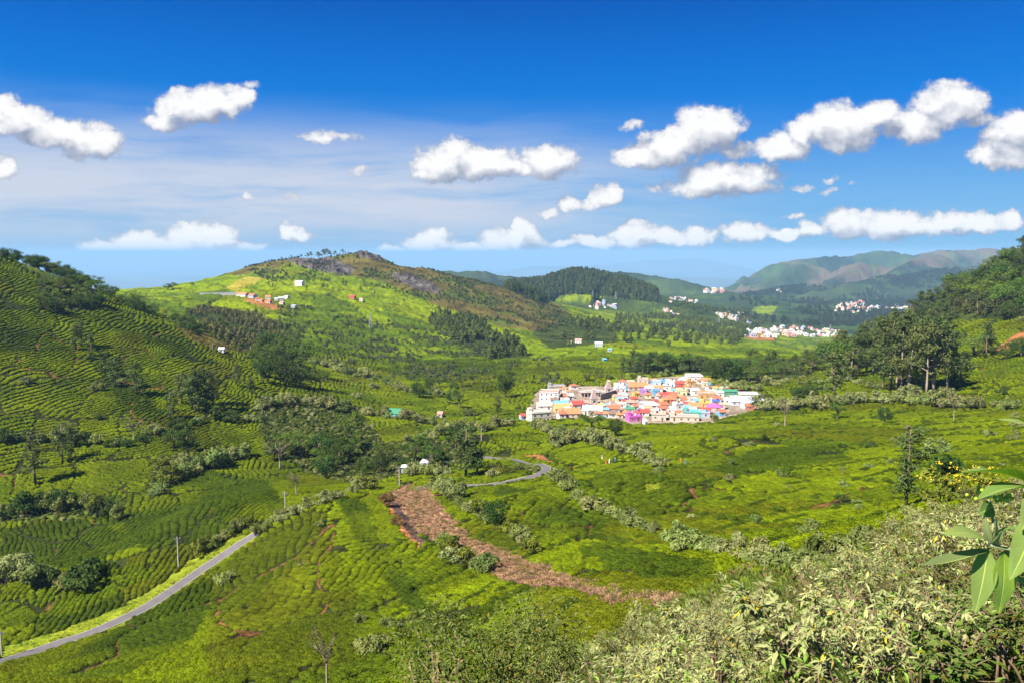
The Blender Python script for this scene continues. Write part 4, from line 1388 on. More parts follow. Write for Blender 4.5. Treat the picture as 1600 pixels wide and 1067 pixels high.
tree(778, 650, 36, S_, 'greyish tree in front of the tall dark valley tree', wide=1.6)
tree(717, 640, 38, B_, 'broad olive tree on the valley tea left of the village', wide=1.1)
tree(706, 632, 28, R_, 'dark tree touching the broad olive valley tree', wide=1.0)
tree(655, 622, 30, R_, 'dark lone tree on the valley tea below the middle hill', wide=1.2)
tree(545, 705, 68, B_, 'tall olive-green tree on the near edge of the valley wood', wide=1.0)
tree(415, 692, 56, S_, 'slim dark tree at the left edge of the valley wood', wide=1.6)
tree(438, 735, 58, N_, 'pale dry tree at the left edge of the valley wood', wide=1.5)
tree(463, 775, 40, N_, 'small grey sapling on the dark tea knoll', wide=1.2)
tree(595, 738, 40, R_, 'dark round tree beside the small blue shrine', wide=1.0)
tree(543, 590, 22, S_, 'small lone tree casting a shadow on the dark hillside tea', wide=1.4, dmin=560)
tree(406, 552, 16, S_, 'small lone tree on the brown strip of the left hill', wide=1.4)
# rows and groves
for (px, py, h) in [(284, 632, 56), (300, 640, 60), (311, 645, 74), (322, 640, 72), (333, 632, 58)]:
    tree(px, py, h, S_, 'slim silver-green tree in the row on the lower left hill', 'slim trees on the lower left hill', 1.7)
for (px, py, h) in [(118, 547, 42), (128, 542, 44), (143, 556, 36), (165, 588, 44), (180, 606, 52), (214, 618, 58), (266, 655, 46), (371, 605, 40), (392, 622, 36)]:
    tree(px, py, h, S_, 'slim dark tree on the tea rows of the left hill', 'scattered trees on the left hill', 1.7)
grove(22, [(0, 395), (40, 396), (90, 404), (118, 420), (100, 430), (50, 408), (0, 405)], (R_, R_, R_, B_), 15, 30, 'dark tree in the clump crowning the left hill', 'trees crowning the left hill', 380, 760, 1.3, 4, 0.14)
grove(20, [(95, 425), (120, 418), (165, 448), (215, 470), (250, 492), (240, 500), (190, 478), (130, 450)], (B_, R_, B_), 14, 30, 'dark tree along the falling ridge of the left hill', 'trees along the left ridge', 380, 760, 1.25, 5, 0.18)
grove(15, [(58, 452), (90, 440), (150, 450), (165, 482), (120, 488), (75, 495), (60, 480)], (R_, B_), 22, 36, 'dark tree in the thicket on the left hill face', 'thicket on the left hill face', 380, 760, 1.15, 7, 0.16)
grove(11, [(250, 495), (300, 508), (330, 520), (325, 530), (280, 515)], (R_, B_), 12, 22, 'dark tree behind the shoulder of the left hill', 'trees behind the left shoulder', 380, 900, 1.2, 6)
grove(17, [(400, 575), (425, 555), (470, 575), (520, 600), (505, 615), (450, 610), (405, 600)], (B_, R_, B_, S_), 30, 54, 'dark tree in the grove between left hill and valley', 'grove between left hill and valley', 420, 900, 1.15, 7)
grove(22, [(410, 705), (470, 690), (560, 705), (600, 720), (690, 715), (690, 735), (600, 745), (520, 750), (440, 735)], (B_, R_, R_, B_), 26, 46, 'bushy tree in the valley wood before the road bend', 'valley wood before the road bend', 230, 520, 1.2, 9)
grove(8, [(640, 610), (700, 600), (800, 600), (800, 612), (700, 622)], (R_, B_), 16, 28, 'small dark tree on the valley floor left of the village', 'trees on the valley floor', 420, 900, 1.1, 12)
for (px, py, h, kd) in [(1004, 584, 34, R_), (1014, 583, 40, R_), (1026, 584, 42, R_), (1038, 584, 40, R_), (1048, 583, 34, R_)]:
    tree(px, py, h, kd, 'dark dense tree in the black-green clump behind the village', 'dark clump behind the village', 0.9, 500, 1000)
for (px, py, h, kd) in [(1112, 592, 38, R_), (1124, 596, 46, R_), (1136, 598, 48, R_), (1148, 596, 42, R_), (1158, 592, 36, R_)]:
    tree(px, py, h, kd, 'dark dense tree in the clump beside the bare playground', 'dark clump beside the playground', 1.0, 500, 1000)
grove(20, [(960, 580), (1000, 576), (1100, 575), (1110, 582), (1060, 584), (980, 586)], (E_, S_, B_), 20, 32, 'grey-green tree in the belt behind the village', 'tree belt behind the village', 520, 1100, 1.7, 5)
grove(22, [(1155, 590), (1165, 580), (1270, 572), (1290, 580), (1240, 592), (1180, 600)], (E_, B_, S_), 22, 38, 'olive tree in the belt right of the village', 'tree belt right of the village', 480, 1100, 1.6, 6)
grove(6, [(1232, 615), (1265, 612), (1270, 625), (1235, 626)], (R_,), 16, 26, 'low dark tree in the knot right of the village', 'dark knot right of the village', 380, 700, 1.5, 6)
grove(18, [(1372, 600), (1420, 604), (1482, 600), (1486, 618), (1430, 622), (1375, 612)], (E_, E_, S_, E_), 84, 122, 'tall bare-trunked eucalyptus in the big clump', 'big eucalyptus clump', 330, 560, 1.25, 5)
grove(26, [(1290, 580), (1340, 562), (1400, 555), (1470, 560), (1480, 580), (1400, 592), (1310, 598)], (E_, E_, B_), 44, 72, 'tall eucalyptus in the wood behind the big clump', 'eucalyptus wood at the hill foot', 400, 800, 1.5, 6)
grove(55, [(1330, 545), (1430, 500), (1480, 470), (1500, 480), (1480, 520), (1460, 545), (1380, 560)], (E_, S_, E_), 28, 48, 'olive eucalyptus in the lower right hillside wood', 'wood on the lower right hillside', 450, 1100, 1.35, 5)
grove(90, [(1480, 450), (1550, 408), (1640, 375), (1640, 480), (1590, 500), (1520, 500), (1500, 480)], (E_, S_, E_, B_, R_), 26, 46, 'olive tree in the steep right hillside wood', 'wood on the steep right hillside', 450, 1100, 1.4, 5)
for (px, py, h) in [(1530, 412, 30), (1537, 408, 24), (1552, 402, 22), (1584, 388, 26), (1596, 384, 26)]:
    tree(px, py, h, E_, 'eucalyptus on the skyline of the right hill crest', 'crest trees of the right hill', 1.6, 450, 1100)
for (px, py, h, kd) in [(1500, 606, 62, S_), (1541, 560, 62, S_), (1523, 556, 40, B_)]:
    tree(px, py, h, kd, 'airy tree on the tea right of the big clump', 'trees right of the big clump', 1.7, 330, 800)
for (px, py, h) in [(1572, 562, 34), (1596, 558, 38)]:
    tree(px, py, h, R_, 'dark round tree beside the red earth bank', 'round trees beside the earth bank', 1.1, 330, 800)
for (px, h) in [(262, 9), (270, 12), (300, 6), (480, 8), (486, 10), (497, 11), (504, 14), (511, 13), (516, 9), (523, 9), (536, 8), (470, 6), (455, 5), (440, 5)]:
    row = np.interp(px, [255, 300, 380, 440, 520, 560], [452, 444, 414, 396, 391, 388])
    tree(px, row + 3, h, E_ if px > 300 else B_, 'tiny tree on the skyline of the middle hill', 'skyline trees of the middle hill', 2.0, 1200, 2600)
for (px, py, h) in [(505, 452, 10), (512, 453, 9), (536, 447, 9), (541, 448, 10), (564, 456, 10), (585, 461, 9), (420, 448, 8), (426, 449, 7)]:
    tree(px, py, h, S_, 'tiny tree on the upper slope of the middle hill', 'dots of trees on the middle hill', 2.0, 900, 2400)


# ------------------------------------------------------------------ shrubs
def shrub_mesh(name, seed, mat, n=760, leaf=0.12, lobes=11):
    rs = np.random.RandomState(seed); P = []; Nn = []
    mb = MB()
    for i in range(lobes):
        a = rs.rand() * 6.28; r = 0.40 * math.sqrt(rs.rand()); c = np.array([math.cos(a) * r * (1.25 if seed % 2 else 0.9), math.sin(a) * r, 0.22 + 0.42 * rs.rand() * (1.2 - r)])
        R = 0.10 + 0.14 * rs.rand() ** 1.3; k = int(n / lobes * (R / 0.16) ** 1.5)
        d = unit(rs.normal(size=(k, 3))); d[:, 2] = np.abs(d[:, 2]) * 1.1 - 0.25
        d = unit(d)
        P.append(c + d * np.array([R, R, R * 0.9]) * (0.75 + 0.3 * rs.rand(k, 1))); Nn.append(d + rs.normal(size=(k, 3)) * 0.55 + np.array([0, 0, 0.3]))
        mb.tube([(0.02 * rs.normal(), 0.02 * rs.normal(), -0.05), c * 0.6, c], [0.018, 0.012, 0.005], 4)
    P = np.concatenate(P); Nn = np.concatenate(Nn)
    L = leaf * (0.6 + 0.7 * rs.rand(len(P)))
    co, f = leaf_quads(P, Nn, L, L * 0.42, rs, 0.15)
    k = len(mb.v); tri = np.array(mb.f, dtype=object)
    q = [t for t in mb.f if len(t) == 4]
    allco = np.concatenate([co, np.array(mb.v)]); qf = np.array(q) + len(co)
    return mesh_np(name, allco, np.concatenate([f, qf]), [mat, BARK], fmat=np.r_[np.zeros(len(f)), np.ones(len(qf))])


SHRUBS = {}
for kd, mt in (('pale', PALE), ('grey', PALE2), ('olive', OLV), ('dark', DRK), ('rusty', RUST)):
    for s in range(4 if kd in ('pale', 'grey') else 2):
        SHRUBS[kd, s] = shrub_mesh('shrub', 40 + s * 3 + len(kd), mt)
SHRUB_N = {k: sum(1 for a in SHRUBS if a[0] == k) for k in ('pale', 'grey', 'olive', 'dark', 'rusty')}


def shrub(px, py, wpx, kind, desc, group=None, dmin=30.0, dmax=1500.0, tall=1.0):
    x, y, z = pick(px, py, dmin, dmax)
    s = wpx * y / F
    o = obj('shrub', SHRUBS[kind, prs.randint(SHRUB_N[kind])], None, (x, y, z - 0.03 * s))
    o.rotation_euler = (0, 0, prs.rand() * 6.28)
    o.scale = (s * (0.9 + 0.3 * prs.rand()), s * (0.9 + 0.3 * prs.rand()), s * tall * (0.85 + 0.3 * prs.rand()))
    enrol(o, px, desc, 'shrub', group)
    return o


def hedge(line, n, w0, w1, kinds, desc, group, jit=6.0, **kw):
    L = np.array(line, float); seg = np.hypot(*(L[1:] - L[:-1]).T); cum = np.r_[0, np.cumsum(seg)]
    for i in range(n):
        t = (i + prs.rand() * 0.9) / n * cum[-1]
        px = np.interp(t, cum, L[:, 0]) + (prs.rand() - 0.5) * jit; py = np.interp(t, cum, L[:, 1]) + (prs.rand() - 0.5) * jit * 0.6
        shrub(px, py, w0 + (w1 - w0) * prs.rand() ** 1.4, kinds[prs.randint(len(kinds))], desc, group, **kw)


P2 = ('pale', 'pale', 'grey')
hedge([(862, 752), (930, 795), (985, 822), (1050, 845)], 13, 26, 46, ('pale', 'grey', 'grey'), 'pale shrub in the diagonal hedge across the middle tea', 'diagonal hedge in the middle tea', 10)
hedge([(1040, 850), (1110, 866), (1180, 888), (1290, 890)], 13, 44, 74, P2, 'large silvery shrub at the lower end of the diagonal hedge', 'lower end of the diagonal hedge', 12)
hedge([(860, 700), (900, 690), (960, 700), (1020, 728), (1035, 742)], 17, 20, 40, P2, 'pale shrub in the hedge below the village', 'hedge below the village', 9)
hedge([(835, 670), (900, 690)], 9, 18, 34, P2, 'pale shrub on the bank below the cream house', 'bank below the cream house', 8)
hedge([(690, 762), (720, 790), (760, 815), (800, 838), (840, 868)], 17, 24, 46, ('pale', 'grey', 'olive'), 'shrub along the upper edge of the cut brown field', 'upper edge of the cut brown field', 12)
hedge([(690, 850), (720, 880), (760, 895)], 8, 26, 52, ('olive', 'pale', 'olive', 'grey'), 'shrub in the thicket inside the cut brown field', 'thicket inside the cut brown field', 14)
hedge([(400, 838), (450, 806), (520, 780), (575, 762)], 19, 16, 34, P2, 'pale shrub along the crest of the near tea spur', 'crest of the near tea spur', 8)
hedge([(300, 872), (340, 848), (370, 832), (400, 820)], 9, 24, 40, ('pale', 'olive', 'pale'), 'yellow-green shrub along the road by the pole', 'roadside shrubs by the utility pole', 7)
hedge([(240, 772), (280, 748), (330, 730), (370, 718), (250, 730)], 22, 24, 42, ('pale', 'pale', 'olive', 'grey'), 'pale shrub on the bank between terraced tea and dark knoll', 'bank beside the dark knoll', 16)
hedge([(0, 905), (60, 915), (110, 920), (150, 905)], 10, 40, 66, ('grey', 'pale', 'dark'), 'large shrub in the thicket above the road at the left', 'thicket at the left edge', 14)
hedge([(10, 810), (70, 800), (130, 800), (190, 815)], 11, 26, 46, ('dark', 'grey', 'dark', 'olive'), 'dark shrub in the belt below the terraced tea', 'belt below the terraced tea', 10, tall=1.3)
hedge([(0, 690), (60, 690), (130, 690), (180, 700), (230, 690)], 12, 18, 36, ('grey', 'dark', 'pale'), 'shrub in the hedge behind the terraced tea', 'hedge behind the terraced tea', 8)
hedge([(230, 680), (300, 665), (340, 655), (400, 660)], 11, 16, 32, ('dark', 'grey', 'pale'), 'shrub at the foot of the slim tree row', 'hedge at the foot of the slim trees', 8)
hedge([(400, 640), (460, 630), (520, 640), (600, 650), (700, 668)], 21, 16, 30, P2, 'pale shrub in the long hedge across the valley tea', 'long hedge across the valley tea', 8)
hedge([(480, 565), (560, 590), (640, 612), (700, 622)], 15, 12, 24, P2, 'small pale shrub in the upper hedge of the valley', 'upper hedge of the valley', 6, dmin=420)
hedge([(640, 690), (700, 680), (770, 670), (800, 660)], 14, 18, 34, P2, 'pale shrub above the road bend', 'shrubs above the road bend', 10)
hedge([(640, 745), (690, 745), (700, 770), (660, 760)], 10, 20, 36, P2, 'pale shrub at the head of the cut brown field', 'head of the cut brown field', 10)
hedge([(770, 745), (800, 738), (830, 735)], 6, 18, 28, ('olive', 'pale'), 'shrub inside the loop of the road bend', 'loop of the road bend', 6)
hedge([(1190, 640), (1280, 640), (1340, 628), (1420, 632), (1500, 636), (1590, 640)], 26, 18, 44, P2, 'pale shrub in the band across the right tea slope', 'band across the right tea slope', 10)
hedge([(1100, 600), (1160, 612), (1230, 600), (1320, 598), (1380, 608)], 18, 14, 28, P2, 'small pale shrub between village and eucalyptus clump', 'shrubs between village and clump', 8)
hedge([(880, 605), (930, 592), (990, 592), (1060, 586)], 12, 12, 22, ('grey', 'olive'), 'small shrub along the field behind the village', 'shrubs behind the village', 5, dmin=450)
for (px, py, w, kd, ds) in [
        (1268, 838, 44, 'grey', 'round grey-green shrub alone on the tea below the slender tree'), (350, 912, 42, 'grey', 'round pale shrub on the lower road edge'),
        (578, 1022, 60, 'grey', 'bright rounded shrub on the near tea slope beside the thin tree'), (500, 822, 20, 'grey', 'small pale shrub near the top of the near spur'),
        (600, 860, 18, 'grey', 'small green shrub on the dark tea strip'), (610, 985, 30, 'grey', 'small grey shrub behind the bright rounded one'),
        (565, 975, 26, 'grey', 'low grey shrub left of the small grey one'), (470, 885, 14, 'grey', 'tiny shrub on the olive tea of the near spur'),
        (1455, 712, 40, 'grey', 'blue-green shrub right of the slender tree'), (1390, 728, 16, 'grey', 'small green shrub left of the slender tree'),
        (1340, 790, 20, 'grey', 'tiny shrub below the bright band of tea'), (1585, 690, 26, 'grey', 'low round shrub at the right end of the tea slope'),
        (572, 765, 40, 'olive', 'olive round shrub at the top of the near spur'), (600, 790, 34, 'rusty', 'rust-brown shrub on the burnt strip'),
        (620, 820, 22, 'rusty', 'small rusty shrub lower on the burnt strip'), (1405, 700, 14, 'grey', 'tiny shrub on the tea behind the slender tree'),
        (735, 650, 20, 'grey', 'small pale shrub on the valley tea beside the olive tree'), (1566, 618, 22, 'dark', 'dark shrub on the tea below the earth bank'),
        (1480, 745, 60, 'dark', 'dark shrub beneath the yellow blossoms'), (1350, 770, 16, 'rusty', 'small brown shrub on the tea left of the slender tree')]:
    shrub(px, py, w, kd, ds)
for (px, py, w) in [(1226, 895, 70), (1260, 905, 56), (1300, 880, 70), (1345, 868, 80)]:
    shrub(px, py, w, 'grey', 'big grey-green shrub where the hedge meets the foreground thicket', 'shrubs where hedge meets thicket')

k = 0; done_ = []
while len(done_) < 34 and k < 3000:
    k += 1
    px = 1040 + 560 * prs.rand(); py = 655 + 170 * prs.rand()
    if px > 1380 and py > 745: continue
    if any(abs(px - a) < 30 and abs(py - b) < 12 for a, b in done_): continue
    done_.append((px, py))
    shrub(px, py, (9 + 15 * prs.rand()) * np.interp(py, [655, 830], [0.8, 1.3]), ('grey', 'grey', 'pale', 'dark')[prs.randint(4)], 'small shrub dotted over the wide right tea slope', 'shrubs dotted over the right tea slope')
k = 0; done_ = []
while len(done_) < 22 and k < 3000:
    k += 1
    px = 30 + 560 * prs.rand(); py = 560 + 130 * prs.rand()
    if any(abs(px - a) < 30 and abs(py - b) < 12 for a, b in done_): continue
    done_.append((px, py))
    shrub(px, py, 8 + 12 * prs.rand(), ('grey', 'pale', 'dark')[prs.randint(3)], 'small shrub dotted over the lower left hill tea', 'shrubs dotted over the left hill tea')


# ------------------------------------------------------------------ houses
PAL = {
    'white': (0.74, 0.72, 0.70), 'cream': (0.66, 0.60, 0.46), 'tan': (0.50, 0.38, 0.26), 'beige': (0.56, 0.47, 0.38), 'grey': (0.36, 0.34, 0.33), 'pale blue': (0.42, 0.56, 0.70),
    'sky blue': (0.12, 0.42, 0.68), 'blue': (0.04, 0.13, 0.48), 'lilac': (0.44, 0.46, 0.68), 'purple': (0.40, 0.14, 0.55), 'pink': (0.68, 0.36, 0.34), 'magenta': (0.62, 0.06, 0.44),
    'red': (0.50, 0.045, 0.03), 'terracotta': (0.50, 0.135, 0.045), 'orange': (0.68, 0.21, 0.045), 'yellow': (0.72, 0.48, 0.06), 'lime': (0.46, 0.66, 0.03), 'green': (0.03, 0.32, 0.16),
    'turquoise': (0.06, 0.48, 0.45), 'peach': (0.68, 0.52, 0.38), 'pale yellow': (0.62, 0.58, 0.30), 'brown': (0.26, 0.15, 0.09), 'steel': (0.50, 0.54, 0.60), 'ochre': (0.60, 0.34, 0.08),
    'mint': (0.35, 0.60, 0.48), 'salmon': (0.68, 0.26, 0.20),
}
def faded(c, k=0.18):
    g = sum(c) / 3
    return tuple(v + (g * 1.1 + 0.06 - v) * k for v in c)


PAL = {k: faded(v) for k, v in PAL.items()}
WALL = {k: paint('wall_' + k.replace(' ', '_'), v, 0.85, 0.2, 0.14, 0.6) for k, v in PAL.items()}


def tile_mat(name, c):
    """roof sheets and tiles: courses and blotches"""
    m, n, out = new_mat(name)
    b = pbsdf(n, 0.8, 0.25)
    tc = n.node('ShaderNodeTexCoord')
    w = n.node('ShaderNodeTexWave', bands_direction='X'); w.inputs['Scale'].default_value = 1.6; w.inputs['Distortion'].default_value = 0.6
    n.link(tc.outputs['Object'], w.inputs['Vector'])
    f, _ = n.noise(tc.outputs['Object'], 0.8, 5.0, 0.65)
    k = n.math('MULTIPLY', n.math('MULTIPLY_ADD', w.outputs['Fac'], 0.18, 0.88), n.math('MULTIPLY_ADD', f, 0.6, 0.68))
    s = n.node('ShaderNodeVectorMath', operation='SCALE'); s.inputs[0].default_value = tuple(v * ALB for v in c); n.link(k, s.inputs['Scale'])
    n.link(s.outputs[0], b.inputs['Base Color']); n.link(b.outputs[0], out.inputs[0])
    bp_ = n.node('ShaderNodeBump'); bp_.inputs['Strength'].default_value = 0.5; bp_.inputs['Distance'].default_value = 0.06
    n.link(w.outputs['Fac'], bp_.inputs['Height']); n.link(bp_.outputs[0], b.inputs['Normal'])
    return m


ROOFM = {k: tile_mat('roof_' + k.replace(' ', '_'), v) for k, v in PAL.items()}
GLASS = paint('window_glass', (0.035, 0.045, 0.055), 0.15, 0.6, 0.3, 1.0)
FRAME = paint('window_frame', (0.55, 0.53, 0.50), 0.7, 0.2, 0.1)
DOORM = paint('door_wood', (0.16, 0.085, 0.05), 0.7, 0.2, 0.2)
DOORB = paint('door_blue', (0.05, 0.14, 0.32), 0.7, 0.2, 0.2)
CONC = paint('concrete', (0.42, 0.39, 0.36), 0.9, 0.1, 0.3, 0.5)
TANKS = {k: paint('tank_' + k, c, 0.5, 0.4, 0.1) for k, c in (('white', (0.75, 0.75, 0.73)), ('black', (0.03, 0.03, 0.035)), ('blue', (0.03, 0.10, 0.40)))}
WIN_ME = MB().box(-0.6, 0.6, -0.05, 0.03, -0.62, 0.62, 0).mesh('window', [FRAME])
PANE_ME = MB().box(-0.50, -0.04, -0.062, -0.03, -0.52, 0.52, 0).box(0.04, 0.50, -0.062, -0.03, -0.52, 0.52, 0).mesh('pane', [GLASS])
DOOR_ME = [MB().box(-0.5, 0.5, -0.06, 0.03, 0.0, 2.05, 0).mesh('door', [m]) for m in (DOORM, DOORB)]


def cyl(mb, x, y, z0, z1, r, n=10, top=0.0):
    mb.tube([(x, y, z0), (x, y, z1)] + ([(x, y, z1 + top)] if top else []), [r, r] + ([r * 0.35] if top else []), n)
    return mb


TANK_ME = {k: cyl(MB(), 0, 0, 0, 1.2, 0.55, 10, 0.22).mesh('water_tank', [m]) for k, m in TANKS.items()}
hrs = np.random.RandomState(77)


def house(px, py, wpx, hpx, wall, roof, rtype, desc=None, yaw=None, deep=None, tank=None, dmin=430.0, dmax=760.0, group=None, cat='house', name='house', side=None, chimney=False):
    """one house standing on the ground seen at (px, py); sizes in picture pixels at that distance"""
    x, y, z = pick(px, py, dmin, dmax)
    s = y / F
    w = wpx * s; h = max(2.4, hpx * s); d = deep if deep else w * (0.75 + 0.35 * hrs.rand())
    d = min(max(d, 4.5), 14.0)
    yw = (hrs.rand() - 0.5) * 0.7 if yaw is None else yaw
    e = empty(name, (x, y + d * 0.5, z), yw)
    a, b = w / 2, d / 2
    mb = MB().box(-a, a, -b, b, -1.2, h)
    if rtype == 'gable':   # the wall rises into the two gables
        rise = min(b * 0.55, 2.6)
        mb.add([(-a, -b, h), (-a, b, h), (-a, 0, h + rise)], [(0, 2, 1)]); mb.add([(a, -b, h), (a, b, h), (a, 0, h + rise)], [(0, 1, 2)])
    mb.build('wall', [WALL[wall]], e)
    if side:   # right side: its shade painted on as a darker wall colour
        MB().box(a + 0.003, a + 0.03, -b + 0.02, b - 0.02, -1.0, h - 0.02).build('flank_shade', [WALL[side]], e)
    R = MB()
    rm = [ROOFM[roof]]
    if rtype == 'gable':
        o, t = 0.35, 0.12
        k = rise / b
        for sg in (-1, 1):
            y1, z1 = sg * (b + o), h - k * o + 0.02
            vs = [(-a - o, y1, z1), (a + o, y1, z1), (a + o, 0, h + rise + 0.02), (-a - o, 0, h + rise + 0.02)]
            vs += [(p[0], p[1], p[2] + t) for p in vs]
            R.add(vs, [(0, 1, 2, 3), (7, 6, 5, 4), (0, 4, 5, 1), (1, 5, 6, 2), (2, 6, 7, 3), (3, 7, 4, 0)])
    elif rtype == 'hip':
        o = 0.4; rise = min(a, b) * 0.55; q = max(a - b, 0.2)
        vs = [(-a - o, -b - o, h - 0.05), (a + o, -b - o, h - 0.05), (a + o, b + o, h - 0.05), (-a - o, b + o, h - 0.05), (-q, 0, h + rise), (q, 0, h + rise)]
        R.add(vs, [(0, 1, 5, 4), (1, 2, 5), (2, 3, 4, 5), (3, 0, 4), (3, 2, 1, 0)])
    elif rtype == 'shed':
        o, t = 0.35, 0.12; rise = min(d * 0.16, 1.6)
        vs = [(-a - o, -b - o, h + 0.05), (a + o, -b - o, h + 0.05), (a + o, b + o, h + rise), (-a - o, b + o, h + rise)]
        vs += [(p[0], p[1], p[2] + t) for p in vs]
        R.add(vs, [(3, 2, 1, 0), (4, 5, 6, 7), (0, 1, 5, 4), (1, 2, 6, 5), (2, 3, 7, 6), (3, 0, 4, 7)])
        MB().box(-a, a, b - 0.2, b - 0.003, h, h + rise - 0.1).build('back_wall', [WALL[wall]], e)
    else:   # flat roof with parapet
        o = 0.25
        R.box(-a - o, a + o, -b - o, b + o, h + 0.003, h + 0.16)
    ro = R.build('roof', rm, e)
    if rtype == 'flat':
        pm = MB(); t, ph_ = 0.16, 0.75; z0 = h + 0.163
        pm.box(-a, a, -b, -b + t, z0, z0 + ph_).box(-a, a, b - t, b, z0, z0 + ph_).box(-a, -a + t, -b + t, b - t, z0, z0 + ph_).box(a - t, a, -b + t, b - t, z0, z0 + ph_)
        pm.build('parapet', [WALL[wall]], ro)
        if hrs.rand() < 0.45 and w > 6:   # stair head
            MB().box(-a + 0.4, -a + 2.6, b - 3.0, b - 0.4, z0, z0 + 2.1).build('stair_head', [WALL[wall]], ro)
    if tank is None: tank = hrs.rand() < 0.35
    if tank:
        k = tank if isinstance(tank, str) else ['white', 'black', 'blue'][hrs.randint(3)]
        zt = h + (0.163 if rtype == 'flat' else 0.5)
        t_ = obj('water_tank', TANK_ME[k], e, (a * 0.45, b * 0.35, zt))
        if rtype != 'flat': MB().box(a * 0.45 - 0.4, a * 0.45 + 0.4, b * 0.35 - 0.4, b * 0.35 + 0.4, 0.0, zt).build('tank_stand', [CONC], e)
    floors = max(1, int(round(h / 3.1)))
    nwin = max(1, int(w // 3.2))
    dx = hrs.randint(nwin) if nwin > 1 else -1
    for fl in range(floors):
        zc = (fl + 0.55) * h / floors
        for i in range(nwin):
            xw = -a + (i + 0.5) * w / nwin
            if fl == 0 and i == dx:
                obj('door', DOOR_ME[hrs.randint(2)], e, (xw, -b - 0.003, 0.02)); continue
            wo_ = obj('window', WIN_ME, e, (xw, -b - 0.003, zc)); obj('pane', PANE_ME, wo_)
        for sg in (-1, 1):
            wo_ = obj('window', WIN_ME, e, (sg * (a + (0.033 if side and sg > 0 else 0.003)), -b * 0.2, zc)); wo_.rotation_euler = (0, 0, sg * math.pi / 2); obj('pane', PANE_ME, wo_)
    if floors > 1:
        MB().box(-a - 0.06, a + 0.06, -b - 0.06, -b - 0.003, h / floors - 0.09, h / floors + 0.09).build('string_course', [CONC], e)
    if desc: enrol(e, px, desc, cat, group)
    return e


